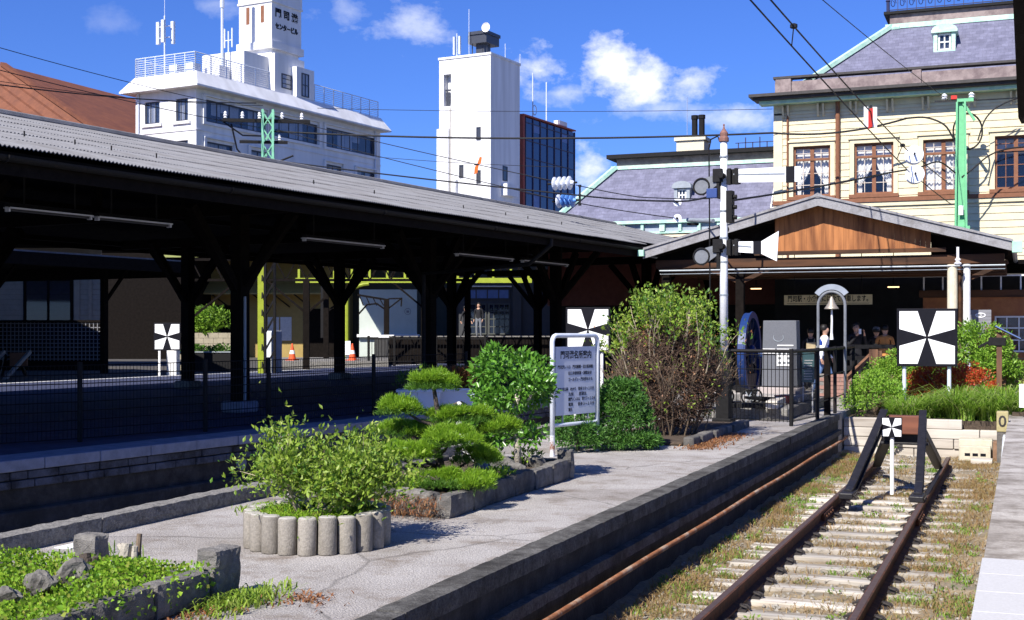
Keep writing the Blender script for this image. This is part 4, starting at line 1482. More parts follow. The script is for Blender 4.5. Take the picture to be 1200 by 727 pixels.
text_mesh('lettering', 'センタービル', .5, m_black, ob, (TX1 - .085, (TY0 + TY1) / 2, zr + 6.45), (R(90), 0, R(90)), width=2.75, extrude=.02, bold=.02)
zr = zk
part('radio_mast', m_thinrail, ob, lambda m: (m.cyl((-2.9, 6.0, zr), (-2.9, 6.0, zr + 8.8), .10, seg=8), m.cyl((-2.9, 6.0, zr + 6), (-2.9, 6.0, zr + 9.6), .16, seg=8), m.cyl((-2.3, 6.0, zr), (-2.3, 6.0, zr + 4.2), .06, seg=6),
                                             [m.cyl((-2.3 + d, 6.0, zr + 3.0), (-2.3 + d, 6.0, zr + 4.4), .07, seg=6) for d in (-.35, .35)], m.box(-2.7, -1.9, 5.97, 6.03, zr + 3.5, zr + 3.56)))
part('dish', m_white, ob, lambda m: m.lathe([(.03, 0), (.25, -.07), (.33, -.16), (.23, -.09), (.02, -.02)], (-1.5, 8.6, zr + 2.4), 16, 'Y'))
# phone antenna on the left roof corner
part('roof_antenna', m_thinrail, ob, lambda m: (m.cyl((-4.3, 1.5, zr), (-4.3, 1.5, zr + 4.6), .06, seg=6), m.cyl((-4.3, 1.5, zr + 4.5), (-4.3, 1.5, zr + 5.8), .02, seg=5),
                                               [m.box(-4.3 + a - .13, -4.3 + a + .13, 1.4 + b, 1.6 + b, zr + 2.6, zr + 4.2) for a, b in ((-.6, 0), (.5, .3), (.25, -.4))], m.box(-4.9, -3.8, 1.46, 1.54, zr + 3.0, zr + 3.06), m.box(-4.9, -3.8, 1.46, 1.54, zr + 3.8, zr + 3.86)))
for x in (-3.4, -1.9):
    part('rooftop_unit', m_thinrail, ob, lambda m: m.box(x, x + .7, 1.0, 1.8, zr, zr + .9))

# ---- windowless white tower and the glass block joined to its back
TD = 118.0
tc = at_D(575, 386, TD)
tw_ = thing('white_tower', 'tall plain white service tower with few small windows, standing alone against the sky', 'building', (tc.x, tc.y, 0), EROT)
TWd, TDp, TH = 5.55, 5.75, EYE + TD * 322 / FPX
m = MB()
m.wall((-TWd, 0, 0), (1, 0, 0), TWd, TH, [(.5, 1.3, TH - 4.4, TH - 1.4)], .7, (0, 1, 0))
m.quad((0, 0, 0), (0, TDp, 0), (0, TDp, TH), (0, 0, TH))
m.quad((-TWd, 0, 0), (-TWd, TDp, 0), (-TWd, TDp, TH), (-TWd, 0, TH))
m.quad((-TWd, TDp, 0), (0, TDp, 0), (0, TDp, TH), (-TWd, TDp, TH))
m.quad((-TWd, 0, TH), (0, 0, TH), (0, TDp, TH), (-TWd, TDp, TH))
m.quad((-TWd + .4, .7, TH - 4.5), (-TWd + 1.4, .7, TH - 4.5), (-TWd + 1.4, .7, TH - 1.3), (-TWd + .4, .7, TH - 1.3))
m.build('wall', m_render, tw_, fix=False)
part('coping', m_render, tw_, lambda m: m.box(-TWd - .08, .08, -.08, TDp + .08, TH + .002, TH + .22))
part('recess_louvre', m_alu, tw_, lambda m: (m.box(-TWd + .5, -TWd + 1.3, .35, .45, TH - 2.9, TH - 2.75), m.box(-TWd + .55, -TWd + .9, .4, .45, TH - 4.3, TH - 3.0)))
m_seam = M('seam_grey', (.42, .40, .38), .8, .2, 4, 0)
part('pilaster', m_render, tw_, lambda m: m.box(-TWd - .15, -TWd + 1.15, -.22, -.002, 0, TH - 6.5))
part('seam', m_seam, tw_, lambda m: m.box(-TWd + 1.152, -TWd + 1.32, -.05, -.003, 0, TH - 4.6))
for x, z in ((-1.5, TH - 7.8), (-1.5, TH - 11.8), (-1.5, TH - 19.3), (-3.35, TH - 11.2), (-3.45, TH - 14.4), (-3.45, TH - 18.4)):
    h = 1.2 if z > TH - 13 else .6
    window(tw_, x, x + .45, z, z + h, -.03, 1, 1, m_alu, m_darkglass, .06)
part('balcony', m_render, tw_, lambda m: (m.box(-3.6, -2.5, -.45, -.02, TH - 13.0, TH - 12.8), m.box(-3.6, -3.5, -.45, -.02, TH - 12.8, TH - 11.4)))
for k, z in enumerate((TH - 11.6, TH - 15.6, TH - 19.6)):
    xwindow(tw_, 2.3, 3.2, z + .2, z + 1.6, .03, 1, 1, m_alu, m_darkglass, .08)
    part('balcony', m_render, tw_, lambda m: m.box(.0, .6, 2.1, 4.3, z - 1.2, z - .1))
part('roof_equipment', m_alu, tw_, lambda m: (m.box(-3.3, -1.3, 1.5, 4, TH + 1.6, TH + 2.4), m.box(-2.7, -1.8, 2, 3.2, TH + .2, TH + 1.6), m.box(-3.2, -1.2, 1.4, 4.1, TH + 2.4, TH + 2.7), [m.cyl((x, 2, TH), (x, 2, TH + 2.8), .05, seg=5) for x in (-3.1, -2.0, -1.5)]))
part('antenna', m_thinrail, tw_, lambda m: (m.cyl((-4.2, 1, TH), (-4.2, 1, TH + 2.6), .05, seg=6), [m.box(-4.2 + d - .09, -4.2 + d + .09, .9, 1.1, TH + .6, TH + 2.3) for d in (-.3, .3)], m.cyl((-3.0, 1.2, TH), (-3.0, 1.2, TH + 4.8), .03, seg=5), m.cyl((-.1, 3, TH), (-.1, 3, TH + 1.6), .03, seg=5), m.cyl((-.1, 6, TH), (-.1, 6, TH + 1.2), .03, seg=5)))
part('dish', m_white, tw_, lambda m: m.lathe([(.05, 0), (.35, -.1), (.45, -.2), (.3, -.1), (.02, -.02)], (-1.2, 1.4, TH + 2.9), 14, 'Y'))

GD = 124.0
g0 = at_D(603.5, 386, GD)
gb = thing('glass_office_block', 'dark blue glass office block with a red brown end wall beside the white tower', 'building', (g0.x, g0.y, 0), EROT)
GH = EYE + GD * 250 / FPX
GL = 11.6
m_redend = M('red_brown_cladding', (.30, .075, .055), .7, .1, 3, .05)
m_curtainwall = MG('blue_curtain_glass', (.012, .03, .11), .0, .04)
m_mullion = M('dark_mullion', (.05, .035, .06), .5, .1, 4, 0)
part('end_wall', m_redend, gb, lambda m: m.box(-.2, .92, 0, .3, 0, GH))
part('core', m_redend, gb, lambda m: m.box(-.2, .80, .3, GL, 0, GH - .1))
cw = part('glass_wall', m_curtainwall, gb, lambda m: m.box(.82, .88, .3, GL, 0, GH - .15))
m = MB()
rows, cols = 14, 7
for k in range(cols + 1):
    y_ = .45 + (GL - .5) * k / cols
    m.box(.88, .97, y_ - .05, y_ + .05, 0, GH - .1)
for k in range(rows):
    z = GH - .6 - k * 1.72
    m.box(.881, .94, .45, GL - .05, z - .04, z + .04)
m.build('mullions', m_mullion, cw, fix=False)
rr = random.Random(5)
m_lightpanel = M('pale_office_blind', (.10, .16, .34), .5, .2, 3, 0)
part('blinds', m_lightpanel, cw, lambda m: [m.box(.881, .90, .6 + (GL - .5) * a / cols, .3 + (GL - .5) * (a + 1) / cols, GH - .5 - b * 1.72 - rr.uniform(.7, 1.5), GH - .65 - b * 1.72) for a in range(cols) for b in range(rows) if rr.random() < .16])
part('parapet', m_redend, gb, lambda m: m.box(-.25, 1.0, -.05, GL + .1, GH + .002, GH + .14))
for k, z in enumerate((GH - 9.5, GH - 17.0)):
    part('end_window', m_alu, gb, lambda m: m.box(-.1, .9, -.06, -.005, z - 4.4, z))
part('lightning_rods', m_thinrail, gb, lambda m: (m.cyl((.5, 2.8, GH), (.5, 2.8, GH + 4.6), .06, seg=6), m.cyl((.5, 5.8, GH), (.5, 5.8, GH + 4.2), .07, seg=6), m.tube([(.5, 3.2 + .4 * math.cos(q), GH + 1.0 + .5 * math.sin(q)) for q in np.linspace(0, 6, 9)], .05, 4)))
part('roof_plant', m_render, gb, lambda m: m.box(.2, .8, GL - 3.5, GL - 1.6, GH + .25, GH + .7))

# ---- red brown hipped roof at the far left
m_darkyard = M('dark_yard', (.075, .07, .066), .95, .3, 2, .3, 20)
m_redroof = M('red_metal_roof', (.17, .062, .032), .75, .2, 3, .1, 20, col2=(.13, .048, .028))
rb = thing('brown_roof_hall', 'hall with a steep red brown metal hip roof behind the long canopy', 'building', (-71.36, 74.9, -.95))
rb.scale = (1.6, 1.6, 1.6)
part('roof', m_redroof, rb, lambda m: m.add([(-24, -3.8, 8.4), (11.1, -3.8, 8.4), (11.1, 16, 8.4), (-24, 16, 8.4), (0, 0.2, 14.0), (-16, .2, 14.0), (-16, 12, 14), (0, 12, 14)],
                                          [(0, 1, 4, 5), (1, 2, 7, 4), (2, 3, 6, 7), (3, 0, 5, 6), (4, 7, 6, 5)]))
part('hip_cap', m_redroof, rb, lambda m: m.beam((11.2, -3.85, 8.42), (0, .2, 14.06), .28, .16))
part('eave_board', m_redroof, rb, lambda m: m.box(-24, 11.15, -3.9, -3.8, 8.1, 8.45))
part('standing_seam', m_redroof, rb, lambda m: [m.beam((11.1 - d, -3.8, 8.43), (max(-16, 0 - d * .9 + 0), .2, 14.03), .04, .07) for d in np.arange(.9, 22, .9)])
part('wall', m_timberdark, rb, lambda m: m.box(-23, 10, -3, 15, 0, 8.39))
part('roof_vent', m_darksteel, rb, lambda m: m.box(1.6, 2.4, -3.2, -2.6, 10.4, 12.0))

# ------------------------------------------------------------------ yard seen under the canopy
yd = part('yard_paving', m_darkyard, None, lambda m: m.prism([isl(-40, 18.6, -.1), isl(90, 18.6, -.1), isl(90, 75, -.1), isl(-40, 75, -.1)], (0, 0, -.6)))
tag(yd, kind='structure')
part_ = part('pale_edge_line', m_dirtywhite, None, lambda m: m.prism([isl(-30, 17.9, .002), isl(38, 17.9, .002), isl(38, 18.15, .002), isl(-30, 18.15, .002)], (0, 0, .006)))  # pale strip laid along the far platform edge
tag(part_, 'pale strip along the far edge of the dark platform', 'painted line')


def front(px, d, z=0.0):
    p = at_D(px, 386, d)
    return (p.x, p.y, z)


k58 = 58 / FPX
m_clap = M('grey_beige_clapboard', (.30, .26, .21), .9, .12, 4, .2)
cb = thing('clapboard_house', 'shaded grey beige clapboard house with a dark window behind a lattice fence', 'building', front(-25, 58, -.1), YAW)
m = MB()
for k in range(22):
    z = .2 + k * .235
    m.prism([(0, -.04, z), (0, -.01, z + .228), (0, .1, z + .228), (0, .1, z)], (5.55, 0, 0))
m.build('wall', m_clap, cb)
window(cb, 2.05, 4.3, 1.9, 4.0, -.06, 2, 1, m_timberdark, m_darkglass, .1)
part('corner_board', m_clap, cb, lambda m: (m.box(5.0, 5.15, -.08, -.045, 0, 5.3), m.box(4.35, 4.6, -.08, -.045, 1.4, 4.2)))
part('roof', m_lining, cb, lambda m: m.box(-6, 6.2, -4.5, 4, 5.37, 5.6))  # front overhang deepened to throw shade on the clapboard wall
m_lat = M('pale_lattice', (.20, .20, .22), .8, .1, 6, 0)
lf = thing('lattice_fence', 'dark lattice fence in front of the clapboard house', 'fence', front(-20, 52, -.1), YAW)
part('lattice', m_lat, lf, lambda m: [m.box(k * .16, k * .16 + .035, -.02, .0, .4, 1.95) for k in range(31)] + [m.box(0, 4.85, .001, .02, .45 + k * .16, .485 + k * .16) for k in range(10)])
part('backing', m_timberdark, lf, lambda m: m.box(0, 4.85, .03, .06, 0, 1.95))
part('rail', m_timberdark, lf, lambda m: m.box(-.05, 4.9, -.05, .05, 1.951, 2.05))


def cross_board(t, w, y0=-.02, border=.045, parent=None):
    """Black board with four white panes round a black diagonal-free star; z up from 0."""
    part('board', m_black, t, lambda m: m.box(-w / 2, w / 2, y0 + .004, y0 + .034, 0, w), bevel=.006)
    b = w / 2 - border
    c = w / 2
    # each white quarter: corner square cut by the black wedges that meet in the centre
    k1, k2 = .34, .32
    m = MB()
    for sx in (-1, 1):
        for sz in (-1, 1):
            pts = [(sx * b, c + sz * b), (sx * b * k1, c + sz * b), (sx * b * .035, c + sz * b * .04), (sx * b, c + sz * b * k2)]
            if sx * sz < 0:
                pts.reverse()
            m.prism([(x, y0 + .001, z) for x, z in pts], (0, .006, 0))
    m.build('white_quarter', m_white, t)


bs = thing('stop_board', 'black and white stop board on white posts under the dark canopy, farthest left', 'sign', front(196, 44, 0), YAW - R(4), 'black and white stop boards')
bs.location.z = .85 - .0
cross_board(bs, .95)
for s in (-.28, .28):
    part('post', m_white, bs, lambda m: m.box(s - .035, s + .035, .0, .04, -.95, .05))
fb = thing('far_buffer_stop', 'dark rail buffer stop with a brown head in the shade, far left', 'buffer stop', front(8, 44, -.15), YAW + R(14))
for x in (-.5, .35):
    part('strut', m_steelgrey, fb, lambda m: m.beam((x - .3, -1.2, 0), (x + .35, .5, .95), .09, .12))
part('head', m_brown, fb, lambda m: m.box(.05, .62, .3, .55, .45, .92), bevel=.02)
part('back_strut', m_darksteel, fb, lambda m: (m.beam((.45, 1.6, 0), (.3, .5, .8), .09, .12), m.beam((-.4, 1.6, 0), (-.1, .5, .8), .09, .12)))
bx = thing('white_box', 'small white box standing beside the farthest stop board', 'box', front(203, 45, -.1), YAW)
part('body', m_white, bx, lambda m: m.box(-.2, .2, -.15, .15, 0, .95), bevel=.02)
part('lid', m_dirtywhite, bx, lambda m: m.box(-.22, .22, -.17, .17, .952, 1.0), bevel=.01)

# block planter with a sunlit bush
m_block = M('beige_block_wall', (.34, .30, .22), .9, .15, 6, .3)
pw = thing('block_planter', 'beige block wall planter in the sun beyond the dark platform', 'planter', front(250, 53, -.1), YAW)
part('wall', m_block, pw, lambda m: [m.box(-1.3 + i * .4 + (.2 if j % 2 else 0), -1.3 + i * .4 + .39 + (.2 if j % 2 else 0), -.4, .4, j * .22, j * .22 + .21) for i in range(6) for j in range(7)])
m_leaf_mid = ML('garden_leaf', ((.035, .10, .012), (.07, .17, .02), (.12, .25, .03), (.05, .13, .015)), .3)
m_leaf_lime = ML('lime_leaf', ((.12, .25, .02), (.19, .34, .03), (.25, .40, .05), (.09, .19, .02)), .4)
lb = foliage('leafy_bush', [(random.uniform(-.85, .85), random.uniform(-.25, .25), 1.7 + random.uniform(-.1, .55), .34, .3, .32, 190) for _ in range(10)], .16, .09, m_leaf_lime, None, shell=.2)
lb.location, lb.rotation_euler = front(250, 53, .0), (0, 0, YAW)
tag(lb, 'bright green bush in the block planter, seen between the dark columns', 'bush')
lo = foliage('low_plants', [(random.uniform(-1, 1), -1.0, .75 + random.uniform(0, .2), .25, .2, .18, 90) for _ in range(8)], .14, .08, m_leaf_mid, None, shell=.2)
lo.location, lo.rotation_euler = front(252, 52, -.1), (0, 0, YAW)
tag(lo, 'low green plants in a dark trough below the block planter', 'plants', kind='stuff')
tr_ = thing('dark_trough', 'long dark plant trough on the ground below the block planter', 'planter', front(252, 51, -.1), YAW)
part('body', m_darksteel, tr_, lambda m: m.box(-1.3, 1.3, -.25, .25, 0, .75), bevel=.02)
part('rim', m_steelgrey, tr_, lambda m: m.box(-1.33, 1.33, -.28, .28, .752, .80))

ds = thing('added_dark_shed', 'added black shed standing in for shade left of the ochre walled building', 'shed', front(112, 72, -.1), YAW)  # dark box added in place of shade, hiding the white office wall
part('wall', m_timberdark, ds, lambda m: m.box(0, 5.56, 0, 4, 0, 6.6))
part('roof', m_lining, ds, lambda m: m.box(-.2, 5.7, -.5, 4.2, 6.602, 6.8))
# yellow green lattice mast that carries the wires, with its gantry girder
m_ygreen = M('yellow_green_paint', (.30, .36, .03), .6, .12, 6, .1)
m_pgreen = M('pale_mint_paint', (.20, .50, .32), .6, .15, 6, .1)
MP = at_D(314, 386, 46.0)
lm = thing('lattice_mast', 'green steel lattice mast rising through the gap behind the long canopy roof', 'mast', (MP.x, MP.y, -.1), YAW + R(8))
MH = 9.55
m = MB()
m.box(-.36, -.14, -.09, .09, 0, 6.0)
m.build('leg', m_ygreen, lm)
m = MB()
for sx in (-.1, .24):
    for sy in (-.22, .22):
        m.box(sx - .04, sx + .04, sy - .04, sy + .04, 0, 6.0)
m.build('dark_leg', m_darksteel, lm)
m = MB()
for sx in (-.18, .18):
    for sy in (-.18, .18):
        m.box(sx - .04, sx + .04, sy - .04, sy + .04, 6.0, MH)
for k in range(6):
    z = 6.0 + k * .58
    for sy in (-.18, .18):
        m.beam((-.18, sy, z), (.18, sy, z + .58), .035, .035)
        m.beam((.18, sy, z), (-.18, sy, z + .58), .035, .035)
m.build('upper_lattice', m_pgreen, lm)
m = MB()
for k in range(9):
    z = .3 + k * .62
    for sy in (-.22, .22):
        m.beam((-.1, sy, z), (.24, sy, z + .62), .05, .05)
    for sx in (-.22, .22):
        m.beam((sx + .02, -.22, z), (sx + .02, .22, z + .62), .045, .045)
m.build('lacing', m_darksteel, lm)
part('crossarm', m_darksteel, lm, lambda m: (m.box(-1.6, 1.5, -.06, .06, MH - .45, MH - .33), m.box(-1.0, .7, -.05, .05, MH - 1.2, MH - 1.1), m.box(-.6, 1.4, -.06, .06, 6.35, 6.5)))
for x, z in ((-1.5, MH - .33), (-.9, MH - .33), (-.3, MH - .33), (.5, MH - .33), (1.2, MH - .33), (.4, MH - 1.1)):
    part('insulator', m_white, lm, lambda m: m.lathe([(.03, 0), (.07, .03), (.04, .07), (.08, .11), (.04, .16), (.06, .2), (.02, .26)], (x, 0, z), 8))
part('drop_cable', m_black, lm, lambda m: (m.tube([(-1.3, .1, MH - .5), (-1.1, .1, MH - 1.4), (-.6, .12, MH - 2.0), (.2, .1, MH - 1.9), (.9, .1, MH - 1.6)], .035, 6), m.tube([(-1.7, .1, MH - .35), (-.9, .15, MH - .9), (-.25, .2, MH - .9)], .03, 6)))
gg = thing('gantry_girder', 'nearer dark steel lattice girder above the block planter beyond the canopy', 'girder', front(212, 50, 0), YAW, 'lattice girders in the yard')
m = MB()
m.box(0, 11.5, -.04, .04, 3.45, 3.55)
m.box(0, 11.5, -.04, .04, 4.25, 4.35)
for k in range(14):
    m.beam((k * .82, 0, 3.5), (k * .82 + .41, 0, 4.3), .05, .05)
    m.beam((k * .82 + .41, 0, 4.3), (k * .82 + .82, 0, 3.5), .05, .05)
m.build('lattice', m_timberdark, gg)  # near-black colour put in for the shade on this steel
for x in (.4, 4.9, 11.2):
    part('post', m_timberdark, gg, lambda m: m.box(x - .12, x + .12, -.08, .08, -.1, 3.449))
part('brace', m_timberdark, gg, lambda m: (m.beam((.4, 0, 2.0), (2.2, 0, 3.45), .08, .08), m.beam((4.9, 0, 2.2), (3.4, 0, 3.45), .08, .08), m.beam((4.9, 0, 2.2), (6.4, 0, 3.45), .08, .08)))

g2 = copy_tree(gg)
g2.location = front(372, 59, .35)
g2['label'] = 'second dark lattice girder farther back, crossing before the pale mural wall'
# ochre walled shop behind the yard
m_ochrewall = M('ochre_render', (.36, .26, .09), .85, .1, 3, .1)
sh = thing('ochre_shop', 'ochre walled building with a pale awning beyond the yard under the canopy', 'building', front(225, 76, -.1), YAW)
part('wall', m_ochrewall, sh, lambda m: m.box(0, 9.3, 0, 6, 0, 6.6))
m_olive = M('olive_roof', (.28, .30, .10), .8, .1, 3, .1)
part('roof', m_olive, sh, lambda m: m.prism([(-.5, -4.4, 5.7), (9.8, -4.4, 5.7), (9.8, 2.5, 7.6), (-.5, 2.5, 7.6)], (0, 0, .15)))  # overhang drawn out on purpose to shade the ochre wall
part('awning', m_ochrewall, sh, lambda m: m.prism([(0, -1.9, 3.7), (9.3, -1.9, 3.7), (9.3, -.002, 4.6), (0, -.002, 4.6)], (0, 0, .08)))
part('awning_brace', m_darksteel, sh, lambda m: [m.beam((x, -1.7, 3.75), (x + .7, -.02, 3.0), .06, .06) for x in (.3, 1.5, 2.7, 3.9, 5.1, 6.3)])
part('shutter', m_timberdark, sh, lambda m: m.box(.3, 3.4, -.05, -.002, 0, 3.1))
part('shutter', m_timberdark, sh, lambda m: m.box(6.6, 9.0, -.05, -.002, 0, 2.9))
part('louvre_door', m_dirtywhite, sh, lambda m: [m.box(4.5 + i * .75, 5.17 + i * .75, -.05, -.002, 1.0, 2.4) for i in range(2)] + [m.box(4.52 + i * .75, 5.15 + i * .75, -.07, -.051, 1.05 + k * .11, 1.12 + k * .11) for i in range(2) for k in range(12)])

cbn = thing('metal_cabinet', 'pale blue metal cabinet standing in the yard beside the lattice mast', 'cabinet', front(317, 47, -.1), YAW - R(25))
part('body', m_pole, cbn, lambda m: m.box(-.3, .3, -.3, .3, .08, 1.62), bevel=.015)
part('plinth', m_kerb, cbn, lambda m: m.box(-.33, .33, -.33, .33, 0, .079))
part('door', m_pole, cbn, lambda m: m.box(-.27, .27, -.315, -.302, .14, 1.56), bevel=.004)
m_orangecone = M('cone_orange', (.70, .10, .03), .5, .08, 5, 0)
CONE = None
for px, lab in ((342.5, 'orange traffic cone beside the pale blue cabinet in the yard'), (413, 'orange and white traffic cone beside the yellow green pole')):
    cn_ = thing('traffic_cone', lab, 'cone', front(px, 56, .22), 0, 'traffic cones in the yard')
    part('body', m_orangecone, cn_, lambda m: m.lathe([(.17, .03), (.12, .27), (.119, .271), (.088, .45), (.087, .451), (.03, .72), (.02, .74)], (0, 0, 0), 14))
    part('base', m_orangecone, cn_, lambda m: m.box(-.22, .22, -.22, .22, 0, .03))
    part('band', m_white, cn_, lambda m: m.lathe([(.122, .28), (.092, .44)], (0, 0, 0), 14))
ws = thing('white_notice', 'small white notice sheet leaning beside the right traffic cone', 'notice', front(407.5, 56.5, .25), YAW)
part('sheet', m_white, ws, lambda m: m.cbox((0, 0, .5), (.24, .02, .62), 0, R(-6)))
part('stand', m_steelgrey, ws, lambda m: m.box(-.1, .1, .02, .2, 0, .2))
# raised pavement behind with a dark railing
m_darkearth = M('dark_earth', (.05, .048, .045), .95, .3, 3, .2)
rt = part('upper_terrace', m_darkearth, None, lambda m: m.prism([Vector(front(455, 62, -.1)), Vector(front(700, 62, -.1)), Vector(front(760, 100, -.1)), Vector(front(400, 100, -.1))], (0, 0, 1.25)))
tag(rt, kind='structure')
st_ = part('raised_kerb', m_kerb, None, lambda m: m.prism([Vector(front(325, 54, -.1)), Vector(front(455, 54, -.1)), Vector(front(455, 61.9, -.1)), Vector(front(325, 61.9, -.1))], (0, 0, .32)))
tag(st_, kind='structure')

# yellow green bracket frame, mural wall and the dark cantilever bracket
yp = thing('yellow_green_frame', 'yellow green steel pole with an arched bracket and long beam beyond the yard', 'frame', front(406, 58, 0), YAW)
part('pole', m_ygreen, yp, lambda m: m.cyl((0, 0, 0), (0, 0, 3.2), .13, seg=10))
part('arch', m_ygreen, yp, lambda m: m.tube([(0, 0, 2.9)] + [(1.1 - 1.1 * math.cos(q), 0, 2.9 + .75 * math.sin(q)) for q in np.linspace(.2, 1.5, 7)], .09, 8))
part('beam', m_ygreen, yp, lambda m: m.box(-2.3, 8.4, -.08, .08, 3.68, 3.90))
part('stud', m_ygreen, yp, lambda m: [m.box(x, x + .1, -.06, .06, 3.901, 4.3) for x in np.arange(-2.2, 8.3, .8)])
m_pink = M('pink_lettering', (.6, .12, .2), .6, .05, 4, 0)
part('notice', m_white, yp, lambda m: m.box(-.32, -.08, -.16, -.13, 1.95, 2.55))
part('notice_mark', m_pink, yp, lambda m: (m.box(-.28, -.12, -.163, -.161, 2.0, 2.12), m.box(-.28, -.12, -.163, -.161, 2.3, 2.5)))
mw = thing('mural_wall', 'pale grey green wall panel with faint marks beyond the yard', 'wall', front(421, 70, 0), YAW)
m_mural = M('pale_mural_wall', (.50, .55, .50), .8, .08, 1.5, .05)
part('panel', m_mural, mw, lambda m: m.box(0, 3.15, 0, .2, 0, 3.75))
part('footing', m_white, mw, lambda m: m.box(-.1, 3.3, -.25, .0, 1.152, 1.30))
part('faint_mark', m_panelgrey, mw, lambda m: (m.tube([(2.65 + .17 * math.cos(q), -.01, 2.55 + .17 * math.sin(q)) for q in np.linspace(0, 6.3, 15)], .012, 4), m.box(2.58, 2.72, -.012, -.002, 2.48, 2.6)))
mh = thing('grey_hall', 'grey hall behind the mural wall with an added green grey roof projecting to shade it', 'building', front(412, 78, 0), YAW)
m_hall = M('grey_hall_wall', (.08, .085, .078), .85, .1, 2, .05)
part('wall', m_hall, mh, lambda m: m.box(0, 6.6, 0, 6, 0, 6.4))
part('roof', m_olive, mh, lambda m: m.box(-.4, 7.2, -13.5, 6.4, 6.402, 6.7))  # deep projection added to shade the mural and hall walls
for x in (.1, 6.8):
    part('added_roof_post', m_darksteel, mh, lambda m: m.box(x, x + .15, -13.3, -13.15, 1.15, 6.4))  # posts added to carry the shading roof
dc = thing('cantilever_bracket', 'dark steel truss bracket on a short post in front of the mural wall', 'bracket', front(453, 66, 1.15), YAW)
part('post', m_timberdark, dc, lambda m: m.box(-.13, .13, -.1, .1, 0, 2.0))  # bracket coloured near-black to carry the shade over it
part('truss', m_timberdark, dc, lambda m: (m.beam((0, 0, 1.95), (-1.5, 0, 2.2), .08, .1), m.tube([(0, 0, 1.4), (-.5, 0, 1.75), (-1.0, 0, 1.7), (-1.45, 0, 1.2)], .05, 6), [m.beam((-1.4 + k * .35, 0, 2.18 - k * .06), (-1.2 + k * .35, 0, 1.65), .05, .05) for k in range(4)], m.beam((.1, 0, 1.5), (.75, 0, 2.0), .07, .07), m.beam((.1, 0, 2.0), (.8, 0, 2.02), .07, .07), m.beam((.75, 0, 1.6), (.78, 0, 2.05), .07, .07)))
part('base', m_white, dc, lambda m: m.box(-.4, .4, -.2, .2, 0, .14))
# glazed waiting hall
gh = thing('glazed_hall', 'dim hall front with glazed lattice doors and pale transom panes beyond the canopy columns', 'building', front(527, 68, 0), YAW)
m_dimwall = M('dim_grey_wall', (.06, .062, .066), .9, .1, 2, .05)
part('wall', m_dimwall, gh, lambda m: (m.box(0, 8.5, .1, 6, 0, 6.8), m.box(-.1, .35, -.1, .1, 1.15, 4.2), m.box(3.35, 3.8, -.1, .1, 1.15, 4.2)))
window(gh, .8, 3.2, 3.15, 3.75, .05, 4, 1, m_dimwall, m_lightpanel, .06)
window(gh, .8, 1.95, 1.3, 2.95, .05, 4, 4, m_hall, m_darkglass, .05)
window(gh, 2.05, 3.2, 1.3, 2.95, .05, 4, 4, m_hall, m_darkglass, .05)
part('roof', m_olive, gh, lambda m: m.box(-.3, 9, -6.5, 6, 6.802, 7.0))  # forward overhang added to shade the glazed front
part('canopy_strip', m_dirtywhite, gh, lambda m: m.box(.6, 3.3, -.3, .098, 3.82, 3.88))
# dark railing between the platform end and the terrace
dr = thing('yard_railing', 'black mesh railing closing the yard below the mural wall', 'fence', front(432, 55, 0), YAW)
part('rail', m_darksteel, dr, lambda m: (m.box(0, 8, -.03, .03, 1.14, 1.2), m.box(0, 8, -.02, .02, .18, .22)))
part('mesh', m_darksteel, dr, lambda m: [m.cyl((k * .14, 0, .2), (k * .14, 0, 1.15), .012, seg=4) for k in range(57)])
for x in (0, 1.1, 2.9, 5.0, 7.9):
    part('post', m_darksteel, dr, lambda m: m.box(x - .05, x + .05, -.05, .05, -.1, 1.3))
dwall = thing('dark_retaining_wall', 'low dark retaining wall below the glazed hall', 'wall', front(456, 61.8, -.1), YAW)
part('wall', m_timberdark, dwall, lambda m: m.box(0, 11, -.02, .15, 0, 1.3))
part('coping', m_kerb, dwall, lambda m: m.box(-.02, 11, -.06, .2, 1.302, 1.36))

# ------------------------------------------------------------------ garden on the middle platform
m_log = M('concrete_log', (.27, .245, .21), .92, .25, 60, .4, 120, col2=(.17, .15, .12), thr=(.50, .72), scale2=5)
m_logtop = M('concrete_log_top', (.38, .36, .33), .9, .1, 20, .25, 120)
vary(m_log, .72, 1.12)
m_soil = M('planter_soil', (.075, .055, .04), .98, .4, 14, .6, 60)
m_blockdark = M('weathered_block', (.16, .15, .138), .95, .35, 12, .6, 90, col2=(.09, .085, .08), thr=(.45, .62))  # weathered concrete, colour lowered further for shade on the right-hand blocks
vary(m_blockdark, .7, 1.2)
m_rock = M('garden_rock', (.17, .16, .145), .95, .45, 14, .9, 25, col2=(.06, .055, .05), scale2=6)
m_twig = M('twig_bark', (.17, .125, .085), .9, .3, 20, .3)
m_twig2 = M('dead_twig', (.105, .066, .046), .95, .35, 20, .2)
m_paletwig = M('pale_twig', (.38, .32, .23), .9, .2, 20, .3)
m_bark = M('dark_bark', (.07, .055, .045), .95, .35, 18, .6, 60)
m_palebark = M('pale_bark', (.40, .36, .30), .9, .25, 12, .5, 60)
m_pine = ML('pine_needle', ((.19, .36, .02), (.28, .46, .03), (.12, .26, .015), (.36, .55, .05)), .42)
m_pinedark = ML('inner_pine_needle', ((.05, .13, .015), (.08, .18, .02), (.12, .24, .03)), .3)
m_olea = ML('yellow_green_leaf', ((.21, .34, .035), (.31, .43, .05), (.13, .24, .025), (.40, .47, .10)), .4)
m_camellia = ML('glossy_leaf', ((.07, .19, .02), (.11, .28, .03), (.16, .35, .04), (.08, .22, .02)), .3, .32, .5)
m_conifer = ML('conifer_leaf', ((.04, .12, .022), (.07, .18, .03), (.12, .26, .045)), .3)
m_ivy = ML('ground_leaf', ((.17, .34, .02), (.24, .43, .03), (.33, .50, .05), (.10, .24, .015), (.36, .38, .07)), .4)
